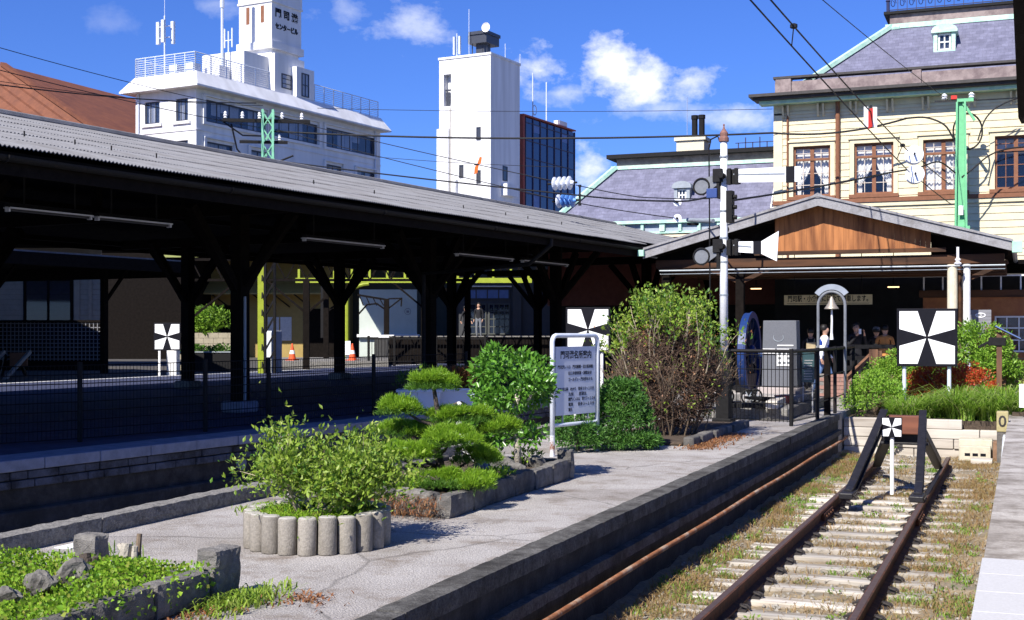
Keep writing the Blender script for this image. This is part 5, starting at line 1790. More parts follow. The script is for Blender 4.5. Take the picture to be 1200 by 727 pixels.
m_deadleaf = ML('dead_leaf', ((.30, .13, .05), (.22, .09, .04), (.36, .20, .09)), .2)

# log ring planter with a loose flowering bush
LC = Vector((-4.83, 8.22, 0))
lp = thing('log_planter', 'round planter edged with upright grey concrete logs on the middle platform', 'planter', LC)
rr = random.Random(9)
NL = 21
LOG = []
for k in range(NL):
    a = 2 * math.pi * k / NL
    h = .262 + rr.uniform(-.006, .006)
    lg = part('log', m_log, lp, lambda m: m.lathe([(.064, 0), (.067, .01), (.067, h - .012), (.062, h - .0015)], (0, 0, 0), 16), smooth=True)
    lg.location = (.475 * math.cos(a), .475 * math.sin(a), 0)
    lg.rotation_euler = (rr.uniform(-.015, .015), rr.uniform(-.015, .015), rr.uniform(0, 6))
    part('log_top', m_logtop, lg, lambda m: m.lathe([(.061, h - .001), (.055, h + .004), (.02, h + .005)], (0, 0, 0), 16))
part('soil', m_soil, lp, lambda m: m.lathe([(.43, .02), (.42, .2), (.2, .235), (.02, .24)], (0, 0, 0), 24))
ba = blades('edge_grass', np.array([(LC.x + r_ * math.cos(a), LC.y + r_ * math.sin(a), .2) for r_, a in zip(RNG.uniform(.2, .44, 1500), RNG.uniform(0, 6.28, 1500))]), .085, .012, m_ivy, None, lean=1.3)
tag(ba, 'short yellow green ground cover inside the log planter', 'ground cover', kind='stuff')
bsh = thing('loose_bush', 'loose twiggy bush with pale yellow green leaves growing in the log planter', 'bush', (LC.x, LC.y, .2))
m, tips = MB(), []
rr = random.Random(31)
for k in range(19):
    a = rr.uniform(0, 6.28)
    grow(m, (.12 * math.cos(a), .12 * math.sin(a), 0), (.85 * math.cos(a) + .25, .85 * math.sin(a), 1.0), rr.uniform(.17, .27), .011, 2, tips, rr, .65, 3, .2, .70, 5)
# long straggling shoots on the left
for d_, l_ in (((-1.0, .0, .75), .29), ((-.8, -.1, .9), .31), ((1.0, .4, .4), .30), ((1.0, .5, .3), .32), ((.8, .3, .7), .30)):
    grow(m, (0, 0, .02), d_, l_, .012, 2, tips, rr, .35, 2, .2, .85, 5)
m.build('branch', m_paletwig, bsh, fix=False)
tip_leaves('foliage', tips, 30, .055, .052, .023, m_olea, bsh, up=.45)
tip_leaves('foliage', tips, 12, .11, .05, .022, m_olea, bsh, up=.2)
tip_leaves('foliage', tips[::2], 10, .09, .045, .02, m_leaf_mid, bsh, up=.2)

# front left planter: rough blocks, ground cover, stumps
fp = thing('block_planter_bed', 'low bed of rough dark concrete blocks in the near left foreground', 'planter', (-5.07, 4.6, 0))
for k in range(7):
    y0 = -1.9 + k * .50
    hh = .19 + RNG.uniform(-.01, .01)
    part('block', m_blockdark, fp, lambda m: m.rbox(.60, .73 + RNG.uniform(-.008, .008), y0, y0 + .488, 0, hh, .035, .014, 9, k))
    part('block', m_blockdark, fp, lambda m: m.box(-.86, -.74, y0, y0 + .485, 0, .15), bevel=.012)
part('corner_block', m_blockdark, fp, lambda m: m.rbox(.60, .745, 1.62, 1.88, 0, .30, .03, .014, 10, 3))
part('corner_block', m_blockdark, fp, lambda m: m.rbox(-.66, -.48, 2.05, 2.2, 0, .25, .03, .014, 10, 8))
for k in range(3):
    part('block', m_blockdark, fp, lambda m: m.box(-.52 + k * .35, -.19 + k * .35, 1.70, 1.82, 0, .13), bevel=.012)
part('soil', m_soil, fp, lambda m: m.box(-.74, .60, -1.9, 1.70, 0, .12))
NG = 32000
gc_roots = np.stack([RNG.uniform(-5.80, -4.38, NG), RNG.uniform(2.9, 6.3, NG), np.zeros(NG)], 1)
gc_roots[:, 2] = .125 + .05 * np.sin(gc_roots[:, 0] * 7 + 1) * np.sin(gc_roots[:, 1] * 5) + RNG.uniform(0, .085, NG)
ax = unit(RNG.normal(size=(NG, 3)) * [1, 1, .35] + [0, -.1, .35])
Ls = RNG.uniform(.014, .030, NG)
gcv = link_mesh('ground_cover', leaf_mesh('ground_cover', gc_roots, ax, Ls, Ls * .8, .1, np.cross(ax, np.array([[0, 0, 1.0]]) + RNG.normal(size=(NG, 3)) * .25)), m_ivy)
tag(gcv, 'bright green creeping ground cover filling the near left block bed', 'ground cover', kind='stuff')
hang = foliage('spilling_creeper', [(-4.36, 5.0 + .28 * k, .14 + .03 * math.sin(k * 2), .05, .14, .07, 60) for k in range(5)], .035, .028, m_ivy, None, up=-.2)
tag(hang, 'creeper spilling over the right side blocks of the near bed', 'creeper', kind='stuff')
wd = blades('edge_weeds', np.stack([RNG.normal(-4.18, .09, 420), RNG.normal(6.25, .20, 420), np.zeros(420)], 1), .075, .012, m_olea, None, lean=1.1)
tag(wd, 'tuft of weeds at the foot of the corner block, near left', 'weeds', kind='stuff')
tag(blades('leaf_litter', np.stack([RNG.normal(-4.22, .10, 150), RNG.normal(6.0, .22, 150), np.zeros(150)], 1), .03, .014, m_deadleaf, None, lean=2.0), 'brown dry litter on the paving beside the corner block', 'leaf litter', kind='stuff')
tag(blades('paving_tuft', np.stack([RNG.normal(-6.2, .08, 260), RNG.normal(9.6, .12, 260), np.zeros(260)], 1), .05, .012, m_olea, None, lean=1.3), 'small yellowish tuft of weeds on the paving near the low kerb', 'weeds', kind='stuff')
tag(blades('paving_weeds', np.concatenate([np.stack([RNG.normal(-5.9, .10, 260), RNG.normal(6.6, .35, 260), np.zeros(260)], 1), np.stack([RNG.normal(-6.2, .06, 160), RNG.normal(4.6, .35, 160), np.zeros(160)], 1)]), .10, .01, m_weed, None, lean=.8), 'thin green weeds on the left side of the near block bed', 'weeds', kind='stuff')
tag(blades('dead_grass_patch', np.stack([RNG.normal(-3.9, .08, 130), RNG.normal(6.5, .10, 130), np.zeros(130)], 1), .022, .012, m_deadleaf, None, lean=2.4), 'thin patch of brown litter on the near paving edge', 'leaf litter', kind='stuff')
for i, (px, py, s, lab) in enumerate(((85, 678, .125, 'large dark split stump stone in the near left bed'), (48, 686, .10, 'smaller grey rock beside the split stump at the left border'), (10, 702, .10, 'mossy rock at the lower left in the near bed'))):
    p = at_z(px, py, .18)
    o = part('rock', m_rock, None, lambda m: m.blob((0, 0, .0), (s, s * .8, s * .85), 40 + i, rough=.5, sub=3))
    o.location = p
    tag(o, lab, 'rock')
for i, (px, py, h, r, mt, lab) in enumerate(((147, 668, .16, .036, m_palebark, 'pale sawn stump in the near bed below the small grey block'), (162, 664, .20, .018, m_twig, 'thin upright stake beside the pale sawn stump'), (100, 678, .14, .038, m_bark, 'brown gnarled stump in the near bed right of the split stump'))):
    p = at_z(px, py, .12)
    o = thing('stump', lab, 'stump', p)
    rr = random.Random(60 + i)
    part('trunk', mt, o, lambda m: (m.tube([(0, 0, -.02), (rr.uniform(-.01, .01), 0, h * .5), (rr.uniform(-.02, .02), .01, h)], [r * 1.25, r, r * .9], 9), (m.tube([(r * 1.2, .02, 0), (r * 1.5, .02, h * .9)], [r * .7, r * .5], 7) if i != 1 else None)))
    if i == 0:
        part('branch_stub', mt, o, lambda m: m.tube([(0, 0, h * .6), (-.05, .0, h * .95)], [r * .6, r * .4], 7))

# long bed with the pines
lbed = thing('long_block_bed', 'long garden bed edged with dark stone blocks holding the clipped pine', 'planter', (-5.2, 9.7, 0))
for k in range(6):
    part('block', m_blockdark, lbed, lambda m: m.rbox(.63, .76 + RNG.uniform(-.008, .008), k * .51, k * .51 + .498, 0, .205 + RNG.uniform(-.012, .012), .04, .014, 8, k + 20))
    part('block', m_blockdark, lbed, lambda m: m.box(-.76, -.63, k * .51, k * .51 + .495, 0, .2), bevel=.014)
part('corner_block', m_blockdark, lbed, lambda m: m.rbox(.60, .765, 3.065, 3.20, 0, .30, .03, .012, 10, 31))
for k in range(3):
    part('block', m_rock, lbed, lambda m: m.rbox(-.62 + k * .42, -.21 + k * .42, 0, .14 + RNG.uniform(-.02, .02), 0, .22, .035, .03, 8, k + 40))
    part('block', m_blockdark, lbed, lambda m: m.box(-.62 + k * .41, -.22 + k * .41, 3.06, 3.2, 0, .2), bevel=.014)
part('soil', m_soil, lbed, lambda m: m.box(-.63, .62, .15, 3.06, 0, .15))
tag(blades('needle_litter', np.stack([RNG.uniform(-5.5, -4.5, 900), RNG.normal(9.62, .10, 900), RNG.uniform(0, .16, 900)], 1), .05, .006, m_deadleaf, None, lean=2.2), 'reddish pine needle litter over the front stones of the long bed', 'needle litter', kind='stuff')


def tuft_pad(clumps, per, L, W, mat, name, parent):
    """Pine pad: tufts of upward fanning needles over flat cushions (x, y, z, rx, ry, rz, tufts)."""
    base, ax = [], []
    for x, y, z, rx, ry, rz, n in clumps:
        u = RNG.uniform(0, 1, n) ** .5
        a = RNG.uniform(0, 6.283, n)
        px_, py_ = rx * u * np.cos(a), ry * u * np.sin(a)
        pz = rz * np.sqrt(np.clip(1 - u * u, 0, 1)) * RNG.uniform(.2, 1.0, n) + RNG.normal(0, .012, n)
        c = np.stack([x + px_, y + py_, z + pz], 1)
        out = np.stack([px_ / rx, py_ / ry, np.full(n, .9)], 1)
        for _ in range(per):
            base.append(c + RNG.normal(0, .006, (n, 3)))
            ax.append(unit(out * [.7, .7, 1] + RNG.normal(0, .55, (n, 3))))
    base, ax = np.concatenate(base), np.concatenate(ax)
    Ls = L * RNG.uniform(.6, 1.15, len(base))
    return link_mesh(name, leaf_mesh(name, base, ax, Ls, np.full(len(base), W), .1), mat, parent)


pn = thing('clipped_pine', 'cloud pruned pine with flat bright green pads in the long garden bed', 'pine tree', (-5.02, 10.6, .12))
pads = [(0.0, 0, .96, .25, .25, .15), (-.30, -.05, .73, .24, .22, .12), (.20, .12, .66, .28, .24, .10), (-.38, .12, .52, .26, .22, .10), (.30, -.25, .48, .27, .25, .13),
        (.02, -.35, .36, .22, .20, .10), (.40, .05, .30, .24, .22, .10), (-.30, -.30, .34, .24, .2, .10), (.30, -.50, .14, .26, .22, .12), (-.02, -.55, .12, .22, .2, .1), (.52, -.32, .12, .22, .22, .11), (.48, .35, .55, .2, .2, .1)]
sub_ = []
rr = random.Random(44)
for p in pads:
    for q in range(9):
        a, u = rr.uniform(0, 6.28), rr.uniform(.15, 1.0) ** .7
        s_2 = rr.uniform(.28, .46)
        sub_.append((p[0] + p[3] * u * .85 * math.cos(a), p[1] + p[4] * u * .85 * math.sin(a), p[2] + rr.uniform(-.035, .03) + p[5] * .35 * (1 - u), p[3] * s_2, p[4] * s_2, p[5] * rr.uniform(.35, .6), int(95 * p[3] * p[4] / .06)))
tuft_pad(sub_, 9, .056, .0055, m_pine, 'foliage', pn)
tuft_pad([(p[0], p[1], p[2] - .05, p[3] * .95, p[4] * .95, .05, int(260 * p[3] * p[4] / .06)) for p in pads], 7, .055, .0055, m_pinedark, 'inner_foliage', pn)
m = MB()
m.tube([(.12, -.05, -.05), (.10, -.04, .2), (.02, .03, .42), (.05, .02, .65), (.0, 0, .98)], [.05, .042, .034, .026, .016], 9)
for p in pads[1:]:
    q = Vector((.06, 0, max(.05, p[2] - .16)))
    m.tube([q, (q + Vector(p[:3])) / 2 + Vector((0, 0, -.03)), p[:3]], [.02, .014, .008], 6)
    for _ in range(4):
        m.tube([p[:3], (p[0] + random.uniform(-.7, .7) * p[3], p[1] + random.uniform(-.7, .7) * p[4], p[2] + .04)], [.008, .004], 5)
m.build('trunk', m_bark, pn, fix=False, smooth=True)
lp2 = foliage('low_shrub', [(-4.60, 10.9 + .16 * k, .2, .12, .14, .08, 150) for k in range(3)], .045, .02, m_ivy, None, up=.5)
tag(lp2, 'low bright green plant at the right side of the long bed below the pine', 'plant')
lp3 = foliage('low_fern', [(-4.85, 12.55, .24, .16, .16, .07, 260)], .05, .02, m_ivy, None, up=.6)
tag(lp3, 'small green plant at the far right corner of the long bed', 'plant')
for i, (x, y, s, lab) in enumerate(((-4.95, 12.0, .17, 'dark flat rock in the long bed behind the heron'), (-4.68, 11.75, .12, 'small grey rock by the right side blocks of the long bed'), (-4.72, 12.5, .14, 'pale rounded rock at the far corner of the long bed'), (-5.05, 10.05, .12, 'pale flat rock under the front pine branches'))):
    o = part('rock', m_rock, None, lambda m: m.blob((0, 0, 0), (s * 1.2, s, s * .75), 80 + i))
    o.location = (x, y, .18)
    tag(o, lab, 'rock')

# round clipped camellia
cm = thing('round_bush', 'round topped glossy leaved bush on a pale trunk at the end of the long bed', 'bush', (-4.95, 12.4, .12))
cl = []
rr = random.Random(14)
for _ in range(30):
    a, z = rr.uniform(0, 6.28), rr.uniform(.70, 1.22)
    r_ = .32 * math.sqrt(max(.05, 1 - ((z - .86) / .44) ** 2))
    cl.append((r_ * math.cos(a), r_ * math.sin(a), z, .14, .14, .12, 105))
for _ in range(14):
    a = rr.uniform(0, 6.28)
    cl.append((-.26 + .14 * math.cos(a), .14 * math.sin(a), rr.uniform(.25, .70), .13, .13, .13, 75))
for _ in range(6):
    cl.append((.16 + rr.uniform(-.06, .1), rr.uniform(-.2, .1), rr.uniform(.30, .55), .11, .11, .1, 50))
foliage('foliage', cl, .072, .036, m_camellia, cm, up=.15, rand=.7, shell=.3)
m = MB()
m.tube([(.06, 0, -.02), (.05, 0, .3), (.03, .0, .55), (.06, 0, .85)], [.042, .036, .034, .025], 9)
m.tube([(.04, 0, .5), (-.12, .05, .72), (-.2, 0, .95)], [.028, .02, .012], 7)
m.tube([(.04, 0, .55), (.2, -.03, .75), (.28, 0, .95)], [.022, .016, .010], 7)
m.build('trunk', m_palebark, cm, fix=False, smooth=True)

# heron ornaments
m_heron = M('heron_grey', (.22, .24, .30), .6, .2, 14, .2)


def heron(label, mat, loc, rz, sc, dark):
    t = thing('heron_ornament', label, 'ornament', loc, rz)
    t.scale = (sc, sc, sc)
    part('body', mat, t, lambda m: m.tube([(-.24, 0, .17), (-.15, 0, .24), (-.05, 0, .34), (.04, 0, .43), (.09, 0, .50), (.10, 0, .58), (.07, 0, .66), (.05, 0, .73), (.075, 0, .79), (.12, 0, .80)],
                                          [.012, .045, .085, .08, .05, .033, .027, .026, .034, .018], 12), smooth=True)
    part('beak', m_dirtywhite if dark else m_twig, t, lambda m: m.tube([(.12, 0, .80), (.24, 0, .775)], [.016, .003], 7))
    for s in (-1, 1):
        part('wing', mat, t, lambda m: m.prism([(-.28, s * .055, .12), (-.20, s * .085, .17), (-.02, s * .09, .30), (.05, s * .075, .42), (-.03, s * .085, .42), (-.15, s * .085, .30)], (0, s * .012, 0)))
        part('leg', m_darksteel, t, lambda m: m.tube([(-.04, s * .03, .30), (-.05, s * .03, .14), (-.03, s * .03, .0)], [.012, .009, .009], 6))
    part('crest', m_black, t, lambda m: m.tube([(.06, 0, .815), (-.02, 0, .80), (-.09, 0, .77)], [.010, .008, .002], 6))
    return t


heron('grey heron ornament standing in the garden bed beside the pine', m_heron, (-4.86, 11.35, .12), R(155), .52, True)
heron('slim white heron ornament half hidden between the pine and the round bush', m_dirtywhite, (-5.42, 12.2, .12), R(150), .86, False)

# pale plant boxes on the edge of the left platform
m_boxblue = M('pale_plastic', (.55, .60, .72), .5, .05, 4, 0)
for i, (px, lab) in enumerate(((492, 'pale plastic plant box on the left platform edge behind the pine, nearer one'), (533, 'pale plastic plant box with dry grass behind the round bush'))):
    p = at_D(px, 386, 24.0 + i * .5)
    t = thing('plant_box', lab, 'planter', (p.x, p.y, 0), YAW, 'plant boxes on the left platform')
    m = MB()
    m.add([(-.34, -.22, 0), (.34, -.22, 0), (.34, .22, 0), (-.34, .22, 0), (-.40, -.27, .45), (.40, -.27, .45), (.40, .27, .45), (-.40, .27, .45)], [(3, 2, 1, 0), (0, 1, 5, 4), (1, 2, 6, 5), (2, 3, 7, 6), (3, 0, 4, 7)])
    m.build('body', m_boxblue, t, bevel=.01)
    part('rim', m_boxblue, t, lambda m: (m.box(-.42, .42, -.29, -.265, .41, .46), m.box(-.42, .42, .265, .29, .41, .46), m.box(-.42, -.395, -.265, .265, .41, .46), m.box(.395, .42, -.265, .265, .41, .46)))
    part('soil', m_soil, t, lambda m: m.box(-.38, .38, -.25, .25, .38, .40))
    if i:
        b = blades('plant', np.stack([RNG.uniform(-.35, .35, 500), RNG.uniform(-.2, .2, 500), np.full(500, .4)], 1), .5, .02, m_deadleaf, t, lean=1.0)
    foliage('foliage', [(RNG.uniform(-.3, .3), 0, .55 + .1 * k, .2, .2, .15, 120) for k in range(3)], .09, .02, m_leaf_mid, t, up=.6)

# notice board
nb = thing('notice_board', 'white framed blue grey notice board with black Japanese lettering on the middle platform', 'notice board', (-5.30, 15.42, 0), math.atan2(.95, .27))
m_board = M('notice_panel', (.62, .64, .70), .5, .05, 4, .02)
PWD = .50
part('frame', m_pole, nb, lambda m: m.tube([(-PWD, 0, 0), (-PWD, 0, 1.42)] + [(-PWD + .08 - .08 * math.cos(q), 0, 1.42 + .08 * math.sin(q)) for q in (.5, 1.0, 1.5)] + [(PWD - .08 + .08 * math.sin(q), 0, 1.42 + .08 * math.cos(q)) for q in (.07, .6, 1.1, 1.57)] + [(PWD, 0, 0)], .030, 10), smooth=True)
part('panel', m_board, nb, lambda m: m.box(-.44, .44, -.012, .012, .50, 1.36))
part('crossbar', m_pole, nb, lambda m: m.cyl((-PWD, 0, .38), (PWD, 0, .38), .024, seg=10))
part('bracket', m_steelgrey, nb, lambda m: [m.cyl((x, 0, .38), (x, 0, .50), .012, seg=6) for x in (-.28, .28)] + [m.box(s * .44 if s > 0 else -.49, .49 if s > 0 else -.44, -.01, .01, z, z + .03) for s in (-1, 1) for z in (.62, 1.22)])
text_mesh('lettering', '門司港名所案内', .105, m_black, nb, (.0, -.014, 1.25), width=.68, extrude=.001, bold=.002)
for body, x, z, w in (('門司港レトロ　門司税関・旧大阪商船', -.40, 1.10, .78), ('旧三井倶楽部・国際友好', -.17, 1.02, .52), ('ゴールデン・門司港ホテル', -.17, .94, .54), ('和布刈公園　めかり　徒歩３０〜１０分', -.40, .82, .80), ('古城　　展望台', -.17, .755, .40), ('関門トンネル　車で７〜１０分', -.17, .69, .60), ('電車　　徒歩３〜１０分', -.17, .625, .58), ('観光', -.17, .56, .08)):
    text_mesh('lettering', body, .05, m_black, nb, (x, -.0135, z), width=w, extrude=.0008, bold=.0006, align='LEFT')
m_rustpaint = M('rusting_white_paint', (.55, .57, .60), .6, .1, 14, .2, col2=(.22, .10, .06), thr=(.56, .66))
for x in (-PWD, PWD):
    part('foot_sleeve', m_rustpaint, nb, lambda m: m.cyl((x, 0, .0), (x, 0, .26), .0325, seg=10))

# stop board behind the bush, at the end of the covered track
sb2 = thing('stop_board', 'black and white stop board half hidden behind the notice board and tall bush', 'sign', (-8.85, 26.6, 1.08), YAW - R(10), 'black and white stop boards')
cross_board(sb2, .98)
for s in (-.3, .3):
    part('post', m_white, sb2, lambda m: m.cyl((s, .05, -1.95), (s, .05, .3), .035, seg=8))

# dark conifer and the tall half bare hedge bush
cf = thing('dark_conifer', 'dense dark green spreading conifer bush behind the notice board', 'bush', (-4.98, 16.3, 0))
cl = []
rr = random.Random(77)
for k in range(110):
    a = rr.uniform(0, 6.28)
    z = rr.uniform(.08, .86)
    r_ = .46 * (1.02 - z / .95) ** .6
    cl.append((r_ * math.cos(a) + .02, r_ * math.sin(a) * .8, z, .12, .12, .07, 170))
for k in range(34):
    a = rr.uniform(0, 6.28)
    z = rr.uniform(.08, .38)
    r_ = .33 * (1.02 - z / .55) ** .5
    cl.append((-.40 + r_ * math.cos(a), -.55 + r_ * math.sin(a), z, .12, .12, .07, 150))
foliage('foliage', cl, .055, .017, m_conifer, cf, up=.2, rand=.5, shell=.1)
part('stem', m_bark, cf, lambda m: (m.tube([(0, 0, 0), (.02, 0, .35), (0, .02, .7)], [.035, .025, .01], 7), m.tube([(-.4, -.55, 0), (-.4, -.55, .3)], [.03, .015], 7)))

hb = thing('half_bare_bush', 'tall bush of bare brown tangled twigs below with pale green leaves on top', 'bush', (-4.82, 18.2, .05))
m, tips = MB(), []
rr = random.Random(5)
for k in range(34):
    a, r0 = rr.uniform(0, 6.28), rr.uniform(.05, .6)
    b = (r0 * math.cos(a) * 1.1, r0 * math.sin(a) * .85, 0)
    grow(m, b, (.35 * math.cos(a), .35 * math.sin(a), 1), rr.uniform(.40, .52), .012, 3, tips, rr, .8, 3, .2, .74, 4)
m.build('twigs', m_twig, hb, fix=False)
# tangle of crossing dead twigs filling a rounded mass
m = MB()
for k in range(5200):
    d = Vector((rr.gauss(0, 1), rr.gauss(0, 1), rr.gauss(0, 1))).normalized()
    q = rr.uniform(.62, 1.0)
    p = Vector((d.x * .80 * q, d.y * .68 * q, .86 + d.z * .82 * q))
    if p.z < .06:
        continue
    v = (Vector((rr.gauss(0, 1), rr.gauss(0, 1), rr.gauss(.35, .8))) + d * .5).normalized() * rr.uniform(.10, .26)
    bend = Vector((rr.gauss(0, .03), rr.gauss(0, .03), rr.gauss(0, .03)))
    m.tube([p - v * .5, p + bend, p + v * .5], [.0055, .0045, .0025], 3, caps=False)
m.build('dead_twigs', m_twig2, hb, fix=False)
tip_leaves('dry_foliage', [(Vector((rr.gauss(0, .42), rr.gauss(0, .38), rr.uniform(.5, 1.6))), Vector((0, 0, 1))) for _ in range(260)], 4, .07, .045, .02, m_deadleaf, hb)
# leafy shoots on and through the top
m, tips2 = MB(), []
for k in range(52):
    a, r0 = rr.uniform(0, 6.28), rr.uniform(.0, .76)
    z0 = .86 + .80 * math.sqrt(max(0.03, 1 - (r0 / .80) ** 2)) - .32
    grow(m, (r0 * math.cos(a) * 1.1, r0 * math.sin(a) * .9, z0), (.4 * math.cos(a), .4 * math.sin(a), 1), rr.uniform(.20, .46), .009, 1, tips2, rr, .6, 3, .2, .8, 4)
m.build('leafy_shoot', m_paletwig, hb, fix=False)
tip_leaves('foliage', tips2, 20, .085, .070, .034, m_olea, hb, up=.2)
tip_leaves('foliage', tips2[::3], 14, .09, .075, .036, m_leaf_mid, hb, up=.2)
edge_tips = []
for k in range(150):
    d = Vector((rr.gauss(0, 1), rr.gauss(0, 1), rr.gauss(.4, .8))).normalized()
    edge_tips.append((Vector((d.x * .82, d.y * .70, max(.3, .9 + d.z * .80))), d))
tip_leaves('foliage', edge_tips, 5, .05, .055, .026, m_olea, hb, up=.2)
# edging stones and litter at the foot of the bushes
es = thing('edging_stones', 'short row of rough edging stones at the foot of the half bare bush', 'edging', (-4.2, 17.1, 0))
for k in range(9):
    part('stone', m_blockdark, es, lambda m: m.cbox((.0 + RNG.uniform(-.02, .02), k * .42, .055), (.15, .38, .13), RNG.uniform(-.06, .06)), bevel=.02)
tag(blades('leaf_litter', np.stack([RNG.normal(-4.0, .12, 900), RNG.uniform(16.4, 19.2, 900), np.zeros(900)], 1), .035, .016, m_deadleaf, None, lean=2.0), 'reddish dry leaf litter on the paving below the half bare bush', 'leaf litter', kind='stuff')
bd2 = part('garden_soil', m_soil, None, lambda m: m.box(-5.6, -4.28, 16.9, 21.0, 0, .05), bevel=.03)
tag(bd2, kind='structure')

# ------------------------------------------------------------------ buffer stop and everything round the end of the siding
m_buf = M('black_buffer_paint', (.016, .015, .017), .45, .3, 12, .2, 50, col2=(.045, .028, .022), thr=(.62, .8))
bf = thing('buffer_stop', 'black buffer stop of bent rails with a brown timber head on the siding', 'buffer stop', (0, 0, 0))
HX = -1.62
HY, HZ0, HZ1 = 18.85, .10, .36


def bent_rail(m, pts, w=.075, h=.14):
    for a, b in zip(pts, pts[1:]):
        m.beam(a, b, w, h)
        m.beam(Vector(a) + Vector((0, -.0, .0)), Vector(b), w * .35, h * 1.35)


for x, xt in ((XL + .16, -1.83), (XR - .06, -1.31)):
    m = MB()
    p0, p1, p2 = Vector((x, 16.75, RT + .04)), Vector((x + (xt - x) * .10, 17.12, RT + .12)), Vector((xt, 18.75, HZ1 + .02))
    d = (p2 - p1).normalized()
    for s, w, h in ((0, .045, .14), (1, .10, .03), (-1, .10, .03)):
        up = Vector((0, -d.z, d.y))
        o_ = up * (.07 * s)
        m.beam(p0 + Vector((0, 0, .0)) + o_ * .6, p1 + o_, w, h * .9)
        m.beam(p1 + o_, p2 + o_, w, h, up=up)
    m.build('front_rail', m_buf, bf, bevel=.006)
    part('shoe', m_buf, bf, lambda m: m.box(x - .085, x + .085, 16.5, 16.95, RT + .002, RT + .075), bevel=.01)
    part('bolt', m_clip, bf, lambda m: [m.cyl((x - .1, 16.58 + k * .13, RT + .04), (x + .1, 16.58 + k * .13, RT + .04), .018, seg=6) for k in range(3)])
for x, xt in ((XL + .08, -1.76), (XR - .05, -1.38)):
    part('rear_rail', m_buf, bf, lambda m: (m.beam((xt, 19.02, HZ0 + .12), (x, 20.9, RT + .06), .07, .15), m.beam((xt, 19.02, HZ0 + .04), (x, 20.9, RT - .02), .13, .03)), bevel=.006)
part('cross_rail', m_buf, bf, lambda m: (m.box(-1.86, -1.28, 18.9, 18.98, -.02, .098), m.box(-1.90, -1.25, 18.86, 19.02, -.055, -.022)), bevel=.006)
m_headwood = MW('brown_head_timber', (.20, .075, .045), (.09, .035, .025), 'X', 6, 4)
part('head', m_headwood, bf, lambda m: m.box(-1.80, -1.36, HY - .08, HY + .15, HZ0, HZ1), bevel=.015)
# small stop sign on its own white post
ss = thing('small_stop_sign', 'small black and white stop sign on a post before the buffer head', 'sign', (-1.70, 18.42, .085), R(2))
cross_board(ss, .275, border=.012)
part('post', m_white, ss, lambda m: m.cyl((0, .045, -.80), (0, .045, .12), .028, seg=10), smooth=False)

# big stop board in the hedge
bsn = thing('stop_board', 'large black and white stop board on two pale posts above the red hedge', 'sign', (-1.745, 26.0, .86), R(5), 'black and white stop boards')
cross_board(bsn, 1.12, border=.05)
for s in (-.42, .41):
    part('post', m_pole, bsn, lambda m: m.cyl((s, .075, -1.10), (s, .075, .6), .038, seg=10))

# retaining wall of old sleepers
m_oldtimber = MW('bleached_timber', (.52, .48, .42), (.26, .22, .18), 'X', 9, 2.2)
rw_ = thing('timber_retaining_wall', 'retaining wall of stacked bleached sleepers at the end of the siding', 'wall', (0, 24.85, 0))
rr = random.Random(6)
for j, (segs, z0) in enumerate((((-3.18, -1.9, -.72), -.80), ((-3.18, -2.55, -1.2, -.32), -.62), ((-3.18, -.75, -.32), -.44), ((-3.18, -1.05), -.262))):
    for a, b in zip(segs, segs[1:]):
        part('timber', m_oldtimber, rw_, lambda m: m.box(a + .006, b - .006, rr.uniform(-.03, .02), .2, z0, z0 + .172), bevel=.014)
part('backing', m_soil, rw_, lambda m: m.box(-3.18, -.3, .21, .3, -.9, -.20))
hs = part('hedge_bed_soil', m_soil, None, lambda m: m.prism([(-3.19, 25.15, -.9), (-.27, 25.15, -.9), (-.27, 30.19, -.9), (-3.19, 30.19, -.9)], (0, 0, .78)))
tag(hs, kind='structure')
hs2 = part('side_bed_soil', m_soil, None, lambda m: m.box(-.2, 3.5, 25.0, 30.1, .001, .06))
tag(hs2, kind='structure')
# stepping blocks and post with the painted ring
m_creamblock = M('cream_block', (.50, .46, .36), .85, .12, 10, .3)
sbk = thing('cream_block_step', 'cream concrete blocks stacked as a step against the sleeper wall', 'step', (-.80, 24.05, -.74))
part('block', m_creamblock, sbk, lambda m: m.box(-.28, .28, .12, .52, .0, .36), bevel=.012)
part('block', m_creamblock, sbk, lambda m: m.box(-.26, .26, -.16, .117, .0, .26), bevel=.012)
part('hole', m_black, sbk, lambda m: [m.box(-.17 + k * .13, -.08 + k * .13, -.164, -.155, .09, .14) for k in range(3)])
part('slab', m_oldtimber, sbk, lambda m: m.box(-.05, .30, -.78, -.42, .0, .09), bevel=.012)
brk = thing('brown_stone', 'brown squared stone beside the cream block step', 'stone', (-.42, 23.98, -.74))
part('body', M('brown_stone', (.22, .13, .08), .9, .25, 8, .4), brk, lambda m: m.box(-.085, .10, -.15, .15, 0, .36), bevel=.02)
zp = thing('zero_post', 'short concrete post with a painted zero standing at the corner of the right platform', 'post', (-.33, 23.4, -.72))
m_zero = M('post_ochre', (.36, .31, .16), .9, .2, 10, .3)
part('post', m_blockdark, zp, lambda m: m.box(-.10, .06, -.1, .14, 0, .55), bevel=.012)
part('head', m_zero, zp, lambda m: m.box(-.105, .085, -.115, .13, .551, .90), bevel=.015)
text_mesh('numeral', '0', .27, m_shadestain, zp, (-.01, -.118, .725), extrude=.002, bold=.004)
pm = thing('white_marker', 'small white marker board at the right border beside the hedge', 'marker', (.05, 24.6, 0))
part('plate', m_white, pm, lambda m: m.box(-.13, .3, -.02, .02, .18, .60), bevel=.006)
part('stake', m_steelgrey, pm, lambda m: m.box(.06, .1, .021, .05, 0, .5))
lst = thing('leaning_slab', 'pale bluish slab leaning on the right platform wall beside the sleeper wall', 'slab', (-.31, 22.7, -.74))
